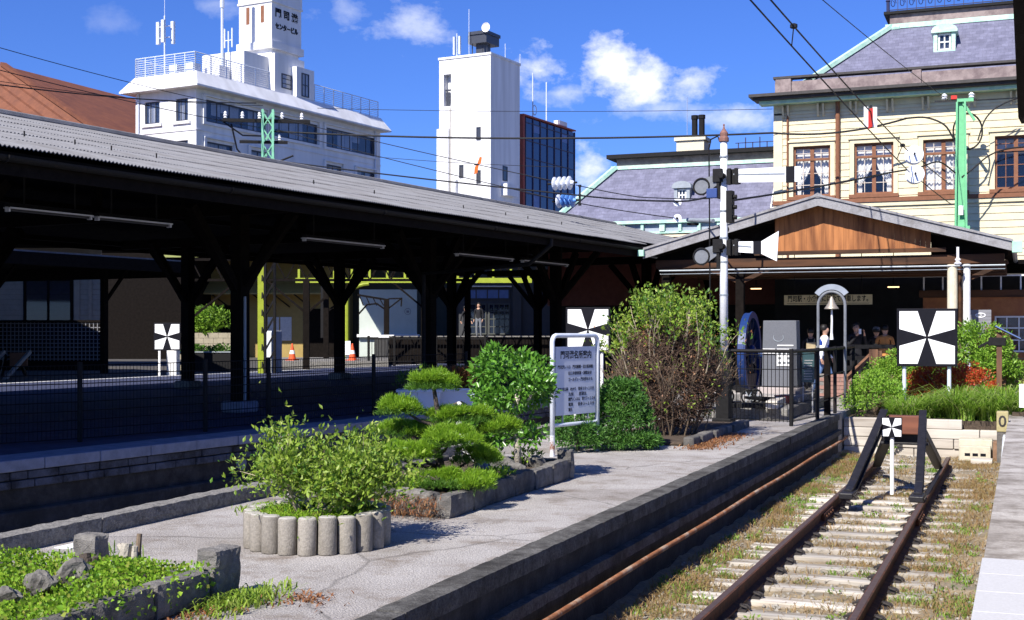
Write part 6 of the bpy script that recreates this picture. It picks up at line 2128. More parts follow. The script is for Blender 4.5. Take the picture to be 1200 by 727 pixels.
part('slab', m_pole, lst, lambda m: m.cbox((0, 0, .28), (.07, .5, .56), 0, 0, R(4)), bevel=.02)

# hedges and flowers
m_azalea = ML('azalea_leaf', ((.15, .31, .025), (.22, .40, .04), (.30, .48, .06), (.09, .22, .02)), .35)
m_red = ML('red_leaf', ((.50, .06, .025), (.62, .12, .035), (.40, .04, .02), (.58, .20, .05)), .35)
m_strap = ML('strap_leaf', ((.17, .34, .03), (.25, .42, .04), (.34, .50, .08), (.11, .25, .02), (.46, .50, .20)), .4)
m_yflower = ML('yellow_flower', ((.50, .46, .14), (.44, .48, .16), (.30, .40, .08)), .3)


def mound(name, label, cat, c, rx, ry, rz, n, L, W, mat, clump=.16, seed=1, group=None, up=.3):
    rr = random.Random(seed)
    t = thing(name, label, cat, c, 0, group)
    cl = []
    k = int(18 * (rx * ry) ** .5 / clump)
    for _ in range(k):
        a, u = rr.uniform(0, 6.28), rr.uniform(0, 1) ** .5
        x, y_ = rx * u * math.cos(a), ry * u * math.sin(a)
        z = rz * math.sqrt(max(.04, 1 - u * u)) * rr.uniform(.72, 1.05)
        cl.append((x, y_, z, clump * rr.uniform(.8, 1.3), clump, clump * .8, n // k + 1))
    foliage('foliage', cl, L, W, mat, t, up=up, rand=.7, shell=.25)
    m = MB()
    for _ in range(14):
        a = rr.uniform(0, 6.28)
        m.tube([(0, 0, 0), (rx * .35 * math.cos(a), ry * .35 * math.sin(a), rz * .5), (rx * .7 * math.cos(a), ry * .7 * math.sin(a), rz * .8)], [.018, .012, .006], 5)
    m.build('stem', m_twig, t, fix=False)
    return t


mound('azalea_hedge', 'rounded yellow green azalea hedge at the left end of the flower bed', 'hedge', (-2.72, 26.2, -.12), .62, .75, .82, 7000, .055, .026, m_azalea, .15, 3)
mound('azalea_hedge', 'taller green azalea hedge left of the large stop board, by the railing', 'hedge', (-2.45, 27.6, -.12), .75, .6, 1.15, 7000, .06, .028, m_azalea, .17, 4)
mound('red_hedge', 'low bright red leaved hedge behind the posts of the large stop board', 'hedge', (-1.38, 27.0, -.12), 1.12, .5, 1.0, 9000, .05, .03, m_red, .13, 5)
mound('green_shrub', 'leafy mid green shrub behind the red hedge, right of the stop board', 'shrub', (-.95, 28.8, -.12), .85, .6, 1.75, 9000, .085, .036, m_azalea, .22, 6)
mound('green_hedge', 'low green hedge between the stop board and the right shrub', 'hedge', (-1.75, 28.0, -.12), .75, .4, 1.25, 4500, .06, .028, m_camellia, .16, 7)
mound('yellow_shrub', 'small shrub with pale yellow flower heads at the right border', 'shrub', (.38, 26.2, .05), .45, .5, .75, 4000, .05, .03, m_yflower, .12, 8)
mound('green_shrub', 'low green shrub below the yellow flowered shrub at the right border', 'shrub', (.35, 25.5, .05), .42, .35, .45, 2500, .05, .024, m_azalea, .12, 9)
sr = np.concatenate([np.stack([RNG.normal(x, .055, n), RNG.normal(y_, .055, n), np.full(n, -.13)], 1) for x, y_, n in
                     [(RNG.uniform(-2.4, -.45), RNG.uniform(25.2, 26.3), 75) for _ in range(44)] + [(RNG.uniform(-1.3, -.1), RNG.uniform(25.4, 26.8), 85) for _ in range(32)]])
sr = sr[(sr[:, 1] > 25.16) & (sr[:, 0] > -3.1)]
tag(blades('strap_leaf_plants', sr, np.where(sr[:, 0] > -1.25, .52, .38) * (1 + .35 * np.sin(sr[:, 0] * 7.3 + 1) * np.sin(sr[:, 1] * 6.1)), .022, m_strap, None, lean=1.25), 'arching bright green strap leaved plants along the top of the sleeper wall', 'plants', kind='stuff')
tag(foliage('climbing_weed', [(-2.38 + .06 * k, 24.72, -.7 + .13 * k, .12, .07, .11, 40) for k in range(5)], .075, .06, m_weed, None, up=.3), 'leafy weed climbing the sleeper wall left of the buffer stop', 'weed', kind='stuff')

# wooden stakes, wire fence and solar lamp at the right of the bed
m_stake = MW('brown_stake', (.22, .11, .06), (.10, .05, .03), 'Z', 6, 4)
wf_ = thing('wire_fence', 'low dark wire fence on brown posts along the back of the flower bed', 'fence', (0, 29.6, 0))
part('wire', m_darksteel, wf_, lambda m: [m.cyl((-3.0, 0, z), (4, 0, z), .010, seg=5) for z in (.35, .55, .75, .95)])
for x in (-3.0, -1.2, .35, 2.2):
    part('post', m_stake, wf_, lambda m: m.box(x - .05, x + .05, .02, .12, -.1, 1.1))
gp = at_Y(1171, 386, 26.6)
sl = thing('solar_lamp_post', 'brown post with a small tilted solar lamp panel at the right of the bed', 'lamp', (gp.x, 26.6, -.1))
part('post', m_stake, sl, lambda m: m.box(-.05, .05, -.05, .05, 0, 1.62), bevel=.008)
part('panel', m_lightpanel, sl, lambda m: m.cbox((.16, 0, 1.62), (.52, .3, .02), 0, 0, R(28)), bevel=.004)
part('panel_frame', m_darksteel, sl, lambda m: m.cbox((.16, 0, 1.598), (.54, .32, .022), 0, 0, R(28)))
part('lamp_head', m_darksteel, sl, lambda m: (m.beam((-.05, 0, 1.5), (-.38, 0, 1.33), .05, .05), m.box(-.2, .12, -.08, .08, 1.36, 1.52)), bevel=.006)
mound('dry_flower_plant', 'dry brown flower heads of a potted plant behind the solar lamp', 'plant', (gp.x - .12, 29.0, .9), .3, .25, .75, 1500, .05, .03, m_deadleaf, .1, 12)
tp = thing('terracotta_pot', 'terracotta pot on a low stand behind the solar lamp post', 'pot', (gp.x - .1, 29.0, 0))
part('pot', M('terracotta', (.42, .15, .08), .85, .15, 8, .1), tp, lambda m: m.lathe([(.16, .6), (.22, .92), (.25, .92), (.25, 1.0), (.21, 1.0), (.2, .9)], (0, 0, 0), 16))
part('stand', m_stake, tp, lambda m: m.box(-.2, .2, -.2, .2, .0, .599))
grp = at_Y(1198, 386, 28.5)

# dark canopy corner over the viewer's platform: only its end shows at the top right
nc = thing('near_canopy', 'black end of a platform canopy showing at the upper right corner', 'canopy', (0, 0, 0))
part('roof', m_timberdark, nc, lambda m: m.prism([(-.075, -6, 3.42), (.02, 12.0, 3.42), (6, 12.0, 3.9), (6, -6, 3.9)], (0, 0, .08)))
part('fascia', m_timberdark, nc, lambda m: m.prism([(-.08, -6, 3.15), (-.04, 10.2, 3.15), (-.02, 11.2, 3.25), (.015, 12.0, 3.42), (-.08, -6, 3.42)], (.05, 0, 0)))
for y_ in (-3, 3, 9):
    part('post', m_timberdark, nc, lambda m: m.box(2.6, 2.8, y_, y_ + .2, 0, 3.6))

# ------------------------------------------------------------------ semaphore signal
m_postwhite = M('signal_post_paint', (.66, .67, .70), .5, .1, 10, .1, col2=(.40, .36, .33), thr=(.62, .78))
m_cap = M('rusty_cap', (.20, .10, .08), .7, .3, 12, .2)
m_spect = M('spectacle_grey', (.16, .17, .19), .5, .2, 10, .1)
m_armwhite = M('arm_white', (.84, .84, .84), .45, .04, 5, 0)
sem = thing('semaphore_signal', 'tall white semaphore signal post with two white arms banded in black', 'signal', (-4.64, 21.1, 0), R(-4))
px_ = 21.4 / FPX
zz = lambda py: EYE + (HOR - py) * px_
part('post', m_postwhite, sem, lambda m: (m.lathe([(.070, 1.2), (.065, 2.6), (.058, zz(166))], (0, 0, 0), 14),), smooth=True)
part('base', m_darksteel, sem, lambda m: (m.box(-.11, .11, -.11, .11, 0, 1.22), m.box(-.16, .16, -.16, .16, 0, .1)), bevel=.01)
part('band', m_steelgrey, sem, lambda m: [m.lathe([(.073, z - .014), (.073, z + .014)], (0, 0, 0), 14) for z in (1.6, 2.15, 2.7, 3.1, 3.55, 4.1, 4.45)])
part('finial', m_cap, sem, lambda m: m.lathe([(.085, zz(167)), (.085, zz(163)), (.065, zz(161)), (.07, zz(157)), (.02, zz(152)), (.012, zz(149)), (.018, zz(147.5)), (.002, zz(146))], (0, 0, 0), 12))
part('ladder_rail', m_darksteel, sem, lambda m: (m.cyl((-.22, -.02, .4), (-.25, -.02, 4.6), .012, seg=6), m.tube([(-.25, -.02, 4.6), (-.22, -.02, 4.75), (-.10, -.02, 4.8), (-.07, -.02, 4.72)], .014, 6)))
part('pulley', m_darksteel, sem, lambda m: [m.lathe([(.07, -.02), (.07, .02)], (-.02, .12, z), 12, 'Y') for z in (3.25, 3.6)])


def arm(name, z, L, h, flare, tilt):
    a = part(name, m_armwhite, sem, lambda m: m.prism([(.24, -.12, z - h * .42), (L - (.26 if flare else 0), -.12, z - h * .5 + tilt), *([(L, -.12, z - .25), (L + .03, -.12, z + .24)] if flare else [(L, -.12, z - h * .52 + tilt), (L, -.12, z + h * .5 + tilt)]), *([(L - .26, -.12, z + h * .5 + tilt)] if flare else []), (.24, -.12, z + h * .45)], (0, .018, 0)))
    b0 = L - .36 - (.16 if flare else .0)
    part('black_band', m_black, a, lambda m: m.box(b0 + (.12 if not flare else .13), b0 + (.26 if not flare else .262), -.128, -.096, z - h * .53 + tilt, z + h * .53 + tilt))
    part('stiffener', m_steelgrey, a, lambda m: m.beam((.2, -.126, z + .03), (b0 + .1, -.126, z + tilt + .02), .012, .02))
    return a


for z, L, h, fl_ in ((zz(209), 1.31, .25, False), (zz(291), .92, .20, True)):
    arm('arm', z, L, h, fl_, -.02)
    part('arm_bracket', m_darksteel, sem, lambda m: (m.box(.07, .30, -.10, -.04, z - .13, z + .12), m.box(.10, .16, -.16, -.1, z - .14, z + .13), m.box(.22, .28, -.16, -.1, z - .14, z + .13)), bevel=.006)
    part('bearing', m_darksteel, sem, lambda m: (m.cyl((0, -.2, z + .02), (0, .12, z + .02), .05, seg=10), m.box(-.16, .0, -.12, -.03, z - .08, z + .14), m.box(-.1, -.05, -.1, .05, z - .35, z + .1)), bevel=.005)
    sp = part('spectacle', m_spect, sem, lambda m: (m.lathe([(.13, -.012), (.13, .012)], (-.36, -.08, z - .14), 18, 'Y'), m.prism([(-.30, -.09, z - .0), (-.05, -.09, z + .06), (-.05, -.09, z - .1), (-.34, -.09, z - .3)], (0, .02, 0))))
    part('rim', m_darksteel, sp, lambda m: m.tube([(-.36 + .135 * math.cos(q), -.1, z - .14 + .135 * math.sin(q)) for q in np.linspace(0, 6.3, 19)], .016, 5))
    part('lamp', m_darksteel, sem, lambda m: (m.box(-.30, -.16, .0, .14, z - .24, z - .02), m.cyl((-.23, -.05, z - .13), (-.23, .0, z - .13), .05, seg=10)), bevel=.008)
m_bluebox = M('blue_signal_box', (.03, .06, .20), .5, .1, 5, 0)
part('relay_box', m_bluebox, sem, lambda m: m.box(-.26, -.08, -.14, -.02, zz(233), zz(222)), bevel=.008)
part('actuator', m_darksteel, sem, lambda m: (m.box(.06, .16, -.08, .08, zz(262), zz(225)), [m.cyl((.16, 0, zz(y)), (.22, 0, zz(y)), .035, seg=8) for y in (232, 244, 256)]))

# ------------------------------------------------------------------ wheel monument
m_wheeldark = M('dark_wheel_paint', (.012, .016, .035), .5, .2, 8, .05)
m_wheelblue = M('blue_wheel_paint', (.012, .034, .13), .4, .15, 8, .05)
m_slab = M('grey_granite', (.12, .125, .14), .6, .12, 40, .1, 120)
m_slabbase = M('pinkish_granite', (.38, .33, .31), .8, .12, 30, .1)
mb_ = thing('monument_base', 'low concrete base carrying the blue wheel and the stone slab', 'base', (-4.85, 25.3, 0))
part('base', m_kerb, mb_, lambda m: m.box(-1.25, 1.05, -2.9, 1.6, 0, .20), bevel=.02)
part('step', m_pave, mb_, lambda m: m.box(-.2, .95, -1.0, 1.2, .202, .32), bevel=.02)
part('paving_stone', m_rock, mb_, lambda m: [m.cbox((RNG.uniform(-1.1, .9), RNG.uniform(-2.7, -1.2), .225), (.22, .18, .06), RNG.uniform(0, 3)) for _ in range(14)], bevel=.01)
wc = at_D(881, 386, 26.0)
wh = thing('driving_wheel', 'large blue spoked locomotive wheel mounted on end beside the stone slab', 'wheel', (wc.x - .05, wc.y, 1.07))
RW = .84
part('tyre', m_wheelblue, wh, lambda m: m.lathe([(RW - .10, -.075), (RW, -.075), (RW, .05), (RW + .03, .055), (RW + .03, .085), (RW - .10, .085), (RW - .10, -.075)], (0, 0, 0), 48, 'X'), bevel=.006)
part('hub', m_wheelblue, wh, lambda m: m.lathe([(.07, -.1), (.17, -.1), (.19, -.06), (.19, .08), (.15, .12), (.07, .12)], (0, 0, 0), 24, 'X'))
for k in range(16):
    a = 2 * math.pi * k / 16
    part('spoke', m_wheeldark, wh, lambda m: m.tube([(0, .16 * math.cos(a), .16 * math.sin(a)), (0, .48 * math.cos(a), .48 * math.sin(a)), (0, (RW - .08) * math.cos(a), (RW - .08) * math.sin(a))], [.045, .032, .036], 6))
part('counterweight', m_wheeldark, wh, lambda m: m.prism([(-.05, (RW - .11) * math.cos(a), (RW - .11) * math.sin(a)) for a in np.linspace(3.7, 5.7, 12)], (.1, 0, 0)))
part('axle', m_wheelblue, wh, lambda m: m.cyl((.12, 0, 0), (.52, 0, 0), .085, .075, 16))
part('mount', m_darksteel, wh, lambda m: m.box(-.12, .12, -.25, .25, -.87, -.72))
sb_ = at_D(915.5, 386, 25.2)
sl_ = thing('stone_slab', 'upright grey stone slab with a round emblem and pale plaques beside the blue wheel', 'monument', (sb_.x, sb_.y, .2), R(-6))
part('slab', m_slab, sl_, lambda m: m.prism([(-.36, -.12, .24), (.36, -.12, .24), (.33, -.12, 1.55), (-.33, -.12, 1.55)], (0, .26, 0)), bevel=.012)
part('base', m_slabbase, sl_, lambda m: m.box(-.42, .42, -.2, .24, 0, .238), bevel=.015)
part('emblem', m_steelgrey, sl_, lambda m: (m.tube([(-.02 + .10 * math.cos(q), -.124, 1.22 + .08 * math.sin(q)) for q in np.linspace(2.6, 6.8, 15)], .008, 5),))
part('plaque', m_dirtywhite, sl_, lambda m: m.box(-.33, -.08, -.14, -.121, .90, 1.0))
pq = part('plaque', m_dirtywhite, sl_, lambda m: m.box(-.05, .25, -.14, -.121, .66, 1.0))
m_greyink = M('grey_ink', (.12, .13, .14), .7, .1, 5, 0)
part('figures', m_greyink, pq, lambda m: [m.box(-.02 + .09 * (k % 3), .04 + .09 * (k % 3), -.143, -.1405, .70 + .09 * (k // 3), .745 + .09 * (k // 3)) for k in range(9) if k not in (4,)])
part('caption', m_dirtywhite, sl_, lambda m: m.box(-.04, .28, -.135, -.121, 1.05, 1.075))
m_redpot = M('dark_red_pot', (.16, .03, .035), .6, .2, 8, .1)
rp = at_D(918, 386, 23.6)
pot = thing('red_pot', 'low dark red bowl in front of the stone slab', 'pot', (rp.x, rp.y, .2))
part('bowl', m_redpot, pot, lambda m: m.lathe([(.09, 0), (.15, .08), (.17, .16), (.15, .16), (.12, .10), (.02, .08)], (0, 0, 0), 18))
part('soil', m_soil, pot, lambda m: m.lathe([(.13, .11), (.02, .13)], (0, 0, 0), 14))
# old hand cart
ct = at_D(880, 386, 23.0)
hc = thing('hand_cart', 'old black iron hand cart with small spoked wheels lying by the fence', 'cart', (ct.x, ct.y, .24), R(12))
for dx, dy, sc in ((-.04, -.12, 1), (.08, .22, .95), (-.42, .0, .9)):
    w = part('wheel', m_darksteel, hc, lambda m: m.tube([(dx + .125 * sc * math.cos(q), dy, .13 + .125 * sc * math.sin(q)) for q in np.linspace(0, 6.283, 21)], .018, 6))
    part('spokes', m_steelgrey, w, lambda m: [m.beam((dx, dy, .13), (dx + .12 * math.cos(q), dy, .13 + .12 * math.sin(q)), .012, .016) for q in np.linspace(0, 5.2, 6)] + [m.cyl((dx, dy - .03, .13), (dx, dy + .03, .13), .03, seg=8)])
part('frame', m_darksteel, hc, lambda m: (m.beam((-.75, -.1, .42), (.05, -.1, .18), .05, .07), m.beam((-.75, .2, .42), (.1, .22, .18), .05, .07), m.beam((-.4, -.1, .3), (-.4, .2, .3), .05, .05), m.beam((-.1, -.3, .13), (.35, .1, .05), .06, .05), m.beam((.0, -.1, .12), (.42, -.05, .1), .07, .05)))
part('axle', m_darksteel, hc, lambda m: m.cyl((-.0, -.16, .13), (.08, .28, .13), .02, seg=8))
scr = thing('iron_scrap', 'low dark iron pieces lying on the base below the hand cart', 'iron pieces', (ct.x + .0, ct.y - .75, .2))
part('plate', m_darksteel, scr, lambda m: (m.cbox((0, 0, .05), (.7, .12, .08), .2), m.cbox((-.3, .15, .06), (.4, .1, .1), -.4), m.cbox((.3, .2, .05), (.35, .12, .09), .7)), bevel=.01)
tbm = thing('timber_sleeper', 'short pale timber lying along the base beside the fence post', 'timber', (-4.1, 22.9, .2), R(4))
part('timber', m_oldtimber, tbm, lambda m: m.box(-.1, .1, -.7, .9, .0, .14), bevel=.012)

# black mesh fence round the monument
fnc = thing('mesh_fence', 'black wire mesh fence with steel posts along the edge of the monument', 'fence', (0, 0, 0))
FP = [Vector((-5.7, 21.35, 0)), Vector((-4.65, 21.25, 0)), Vector((-3.52, 21.05, 0)), Vector((-3.33, 22.6, 0)), Vector((-3.30, 24.6, 0)), Vector((-3.3, 27.4, 0))]
for i, p in enumerate(FP):
    part('post', m_darksteel, fnc, lambda m: m.cyl(p, p + Vector((0, 0, 1.26)), .034, seg=10))
for i, (a, b) in enumerate(zip(FP, FP[1:])):
    part('rail', m_darksteel, fnc, lambda m: m.cyl(a + Vector((0, 0, 1.22)), b + Vector((0, 0, 1.22)), .03, seg=8))
    n = int((b - a).length / .065)
    if i < 3:
        part('mesh', m_darksteel, fnc, lambda m: [m.cyl(a.lerp(b, k / n) + Vector((0, 0, .06)), a.lerp(b, k / n) + Vector((0, 0, 1.2)), .0055, seg=4) for k in range(1, n)] + [m.cyl(a + Vector((0, 0, z)), b + Vector((0, 0, z)), .007, seg=4) for z in (.08, .36, .64, .92, 1.16)])
    else:
        part('mesh', m_darksteel, fnc, lambda m: [m.cyl(a + Vector((0, 0, z)), b + Vector((0, 0, z)), .012, seg=4) for z in (.3, .75)])
# black mesh fence along the left platform
lf2 = thing('platform_fence', 'long black wire mesh fence set back along the shaded left platform', 'fence', (0, 0, 0))
LP = [Vector((-15.6, 5.2, 0)), Vector((-13.95, 10.2, 0)), Vector((-12.95, 12.9, 0)), Vector((-12.28, 14.4, 0)), Vector((-11.73, 16.58, 0)), Vector((-11.5, 18.0, 0)), Vector((-11.15, 21.0, 0)), Vector((-10.75, 24.3, 0))]
for p in LP:
    part('post', m_darksteel, lf2, lambda m: m.cyl(p, p + Vector((0, 0, 1.12)), .036, seg=8))
for a, b in zip(LP, LP[1:]):
    n = int((b - a).length / .06)
    part('mesh', m_darksteel, lf2, lambda m: [m.cyl(a.lerp(b, k / n) + Vector((0, 0, .05)), a.lerp(b, k / n) + Vector((0, 0, 1.08)), .0045, seg=3) for k in range(1, n)] + [m.cyl(a + Vector((0, 0, z)), b + Vector((0, 0, z)), .007, seg=4) for z in np.arange(.05, 1.1, .128)])

# bell under its steel arch
ba_ = at_D(974.5, 386, 25.4)
bl = thing('bell_arch', 'grey steel arch with a curved top plate and a small hanging bell', 'bell', (ba_.x, ba_.y, 0), R(-4))
bl.scale = (1.13, 1.1, 1.09)
HW = .235
part('arch', m_spect, bl, lambda m: m.tube([(-HW, 0, 0), (-HW, 0, 1.0), (-HW, 0, 1.88)] + [(-HW * math.cos(q), 0, 1.88 + HW * 1.08 * math.sin(q)) for q in np.linspace(.25, 2.9, 12)] + [(HW, 0, 1.88), (HW, 0, 1.0), (HW, 0, 0)], .026, 10), smooth=True)
m_plate = M('arch_plate_grey', (.26, .29, .34), .5, .1, 6, .05)
m = MB()
qs = np.linspace(.62, math.pi - .62, 15)
for r_ in (.25, .36):
    pass
pts = [(.36 * 1.0 * math.cos(q), -.02, 1.90 + .37 * math.sin(q)) for q in qs] + [(.265 * math.cos(q), -.02, 1.90 + .27 * math.sin(q)) for q in reversed(qs)]
nq = len(qs)
for i in range(nq - 1):
    a, b, c, d = pts[i], pts[i + 1], pts[2 * nq - 2 - i], pts[2 * nq - 1 - i]
    m.prism([a, b, c, d], (0, .04, 0))
m.build('top_plate', m_plate, bl)
m_bell = M('bell_metal', (.38, .33, .27), .45, .1, 6, .05, metal=.5)
bb_ = part('bell', m_bell, bl, lambda m: m.lathe([(.004, 2.05), (.02, 2.04), (.035, 2.0), (.06, 1.93), (.095, 1.87), (.125, 1.83), (.128, 1.815), (.10, 1.82), (.01, 1.84)], (0, 0, 0), 18), smooth=True)
part('hook', m_darksteel, bb_, lambda m: m.cyl((0, 0, 2.05), (0, 0, 2.12), .012, seg=6))
part('rope', m_white, bb_, lambda m: m.tube([(0, 0, 1.83), (.005, 0, 1.6), (0, 0, 1.38), (.0, 0, 1.26)], [.016, .018, .020, .034], 8))
# small teal notice on white legs
ti = at_D(947, 386, 24.2)
tn = thing('teal_notice', 'small teal grey notice on white legs behind the fence corner', 'notice', (ti.x, ti.y, 0), R(24))
m_teal = M('teal_panel', (.10, .20, .21), .5, .1, 6, .03)
part('panel', m_teal, tn, lambda m: m.box(-.115, .115, -.01, .01, .58, 1.14))
part('text_rows', m_dirtywhite, tn, lambda m: [m.box(-.09 + RNG.uniform(0, .02), .09 - RNG.uniform(0, .05), -.013, -.0105, .63 + k * .05, .648 + k * .05) for k in range(8)])
part('leg', m_white, tn, lambda m: [m.cyl((x, .02, 0), (x, .02, .62), .016, seg=6) for x in (-.09, .09)])
# brick bed, wooden bollards and rails in front of the concourse
m_brick = M('pinkish_brick', (.30, .17, .14), .9, .25, 10, .3)
bw_ = thing('brick_planter_wall', 'low pinkish brick wall in front of the dark concourse behind the bell', 'wall', (-4.2, 28.6, 0))
m = MB()
for j in range(6):
    for i in range(9):
        x0_ = i * .24 + (.12 if j % 2 else 0)
        m.box(x0_, x0_ + .225, RNG.uniform(-.004, .004), .2, .10 + j * .085, .175 + j * .085)
m.build('bricks', m_brick, bw_)
part('mortar', m_kerb, bw_, lambda m: m.box(0, 2.2, .012, .19, 0, .60))
for i, (px, d, h, lab) in enumerate(((969.5, 23.4, 1.16, 'dark square wooden bollard just right of the bell arch opening'), (1024, 27.8, 1.15, 'mossy thick wooden post at the end of the black rail fence'))):
    p = at_D(px, 386, d)
    t = thing('wooden_bollard', lab, 'post', (p.x, p.y, 0))
    part('post', m_timberdark if i == 0 else m_stake, t, lambda m: m.box(-.055 - .04 * i, .055 + .04 * i, -.055, .055, 0, h), bevel=.01)
    part('cap', m_timberdark, t, lambda m: m.box(-.065 - .04 * i, .065 + .04 * i, -.065, .065, h + .001, h + .03), bevel=.006)
p0, p1 = at_D(990, 386, 29.3), at_D(1062, 386, 29.3)
brf = thing('black_rail_fence', 'black four rail fence along the concourse behind the azaleas', 'fence', (0, 0, 0))
for z in (.48, .70, .92, 1.18):
    part('rail', m_darksteel, brf, lambda m: m.beam((p0.x, p0.y, z), (p1.x, p1.y, z), .05, .09))
for q in (0, .5, 1):
    part('post', m_darksteel, brf, lambda m: m.box(p0.lerp(p1, q).x - .04, p0.lerp(p1, q).x + .04, p0.lerp(p1, q).y + .03, p0.lerp(p1, q).y + .1, 0, 1.25))
hr0, hr1 = at_D(992, 444, 27.2), at_D(1020, 417, 28.6)
hrl = thing('slanting_handrail', 'slanting brown timber handrail in front of the black rail fence', 'handrail', (0, 0, 0))
part('rail', m_stake, hrl, lambda m: m.beam(hr0, hr1, .07, .09))
part('post', m_stake, hrl, lambda m: (m.box(hr0.x - .03, hr0.x + .03, hr0.y - .03, hr0.y + .03, 0, hr0.z - .04), m.box(hr1.x - .03, hr1.x + .03, hr1.y - .03, hr1.y + .03, 0, hr1.z - .04)))

# ------------------------------------------------------------------ overhead line
m_cable = M('black_cable', (.012, .012, .014), .6, .1, 5, 0)
m_insul = M('white_porcelain', (.82, .84, .88), .2, .04, 5, 0, spec=.6)
m_insulblue = M('blue_porcelain', (.10, .26, .62), .25, .08, 5, 0, spec=.6)
m_mintpole = M('bright_green_pole', (.15, .45, .23), .5, .1, 6, .1)


def wire(name, label, pts, r, sag=0.0, n=16, extra=None, smooth_path=False):
    """Cable through points given as (column, row, distance); each span sags a little."""
    P = [at_D(*p) for p in pts]
    path = []
    if smooth_path:
        ext = [P[0] * 2 - P[1]] + P + [P[-1] * 2 - P[-2]]
        for i in range(1, len(ext) - 2):
            for k in range(6):
                t = k / 6
                a, b, c, d = ext[i - 1], ext[i], ext[i + 1], ext[i + 2]
                path.append(.5 * ((2 * b) + (c - a) * t + (2 * a - 5 * b + 4 * c - d) * t * t + (3 * b - a - 3 * c + d) * t ** 3))
        path.append(P[-1])
    else:
        for a, b in zip(P, P[1:]):
            for k in range(n):
                t = k / n
                path.append(a.lerp(b, t) - Vector((0, 0, sag * 4 * t * (1 - t))))
        path.append(P[-1])
    m = MB()
    m.tube(path, r, 5)
    o = m.build(name, m_cable, smooth=True)
    return tag(o, label, 'wire', 'overhead wires and cables'), path


wire('overhead_wire', 'thin black wire highest at the left border running down to the lattice mast', [(-70, 36, 34), (312, 133, 46)], .012, .12)
wire('overhead_wire', 'black wire second from the top at the left border, crossing the brown roof', [(-70, 64, 34), (306, 150, 46)], .014, .12)
wire('overhead_cable', 'thick black cable lowest at the left border, nearly level to the lattice mast', [(-70, 90, 34), (300, 121, 46)], .020, .18)
wire('overhead_wire', 'thin wire from the left border to the mast just above the thick cable', [(-70, 84, 34), (308, 124, 46)], .010, .2)
wire('messenger_cable', 'thick level black cable crossing the white tower, from lattice mast to green pole coil', [(316, 154, 46), (905, 156, 43), (1062, 139, 42)], .034, .22)
wire('thin_wire', 'hair thin wire crossing the sky and the white tower high above the thick cable', [(372, 127, 46), (905, 128, 44)], .010, .10)
wire('overhead_wire', 'black wire from the lattice mast down to the upper white insulator stack', [(322, 137, 46), (652, 213, 38)], .013, .05)
wire('overhead_wire', 'black wire from the lattice mast down to the lower white insulator stack', [(324, 152, 46), (654, 234, 38)], .013, .05)
wire('overhead_cable', 'thick cable from the foot of the lattice mast past the insulators to the semaphore post', [(320, 188, 46), (677, 229, 37), (793, 236, 33), (832, 230, 30)], .024, .04)
wire('overhead_wire', 'black wire leaving the upper white insulator stack toward the slate wing roof', [(675, 217, 37.4), (748, 231, 35.5), (830, 233, 31)], .014, .02)
wire('overhead_wire', 'black wire leaving the lower white insulator stack toward the grey strut', [(676, 238, 37.4), (793, 256, 34)], .014, .02)
wire('thin_wire', 'thin wire crossing the glass block level above the insulator stacks', [(440, 184, 46), (660, 196, 42)], .009, .05)
wa, pa = wire('contact_wire', 'upper right diagonal black wire descending from the top border to the upper round insulator', [(898, -6, 22), (1064, 177, 37)], .017, .05)
wb, pb = wire('contact_wire', 'lower right diagonal black wire descending from the top border to the lower round insulator', [(874, -6, 22), (1066, 202, 37)], .017, .05)
wire('contact_wire', 'short black wire from the upper round insulator to the green pole', [(1078, 187, 38), (1114, 217, 41)], .015, .02)
wire('contact_wire', 'short black wire from the lower round insulator to the green pole', [(1078, 211, 38), (1114, 239, 41)], .015, .02)
wire('thin_wire', 'thin diagonal wire from the top border to the head of the green pole', [(958, -5, 25), (1112, 118, 41)], .010, .05)
wire('loose_cable', 'black cable looping from the semaphore post up past the round insulators to the green pole', [(852, 236, 30), (905, 228, 32), (980, 215, 35), (1040, 203, 38), (1075, 197, 39), (1100, 190, 40), (1120, 203, 41)], .026, smooth_path=True)
wire('loose_cable', 'black cable from the middle of the green pole to the right border', [(1127, 208, 41), (1140, 198, 41), (1160, 182, 41), (1185, 174, 41), (1230, 171, 41)], .026, smooth_path=True)
wire('loose_cable', 'black cable dropping from the right border to the coil on the green pole', [(1240, 105, 41), (1200, 113, 41), (1170, 125, 41), (1156, 138, 41), (1150, 152, 41), (1146, 165, 41)], .026, smooth_path=True)
wire('cable_coil', 'round black cable coil hanging on the green pole', [(1134 + 17 * math.cos(q), 154 + 21 * math.sin(q), 41.3) for q in np.linspace(-2.2, 4.3, 15)], .03, smooth_path=True)
wire('loose_cable', 'black cable end bending down into the coil left of the green pole', [(1060, 139, 42), (1085, 138, 41.5), (1106, 146, 41.2), (1116, 160, 41.1), (1122, 172, 41)], .03, smooth_path=True)
wire('overhead_wire', 'nearly level thin wire from the head of the green pole to the right border', [(1128, 118, 41), (1240, 109, 41)], .016, .05)


def nearest(path, px):
    """Point of a wire closest to an image column."""
    best = None
    for p in path:
        d = (p - Vector((0, 0, EYE)))
        dep = d.dot(Vector((-math.sin(YAW), math.cos(YAW), 0)))
        u = 600 + FPX * d.dot(Vector((math.cos(YAW), math.sin(YAW), 0))) / dep
        if best is None or abs(u - px) < best[0]:
            best = (abs(u - px), p)
    return best[1]


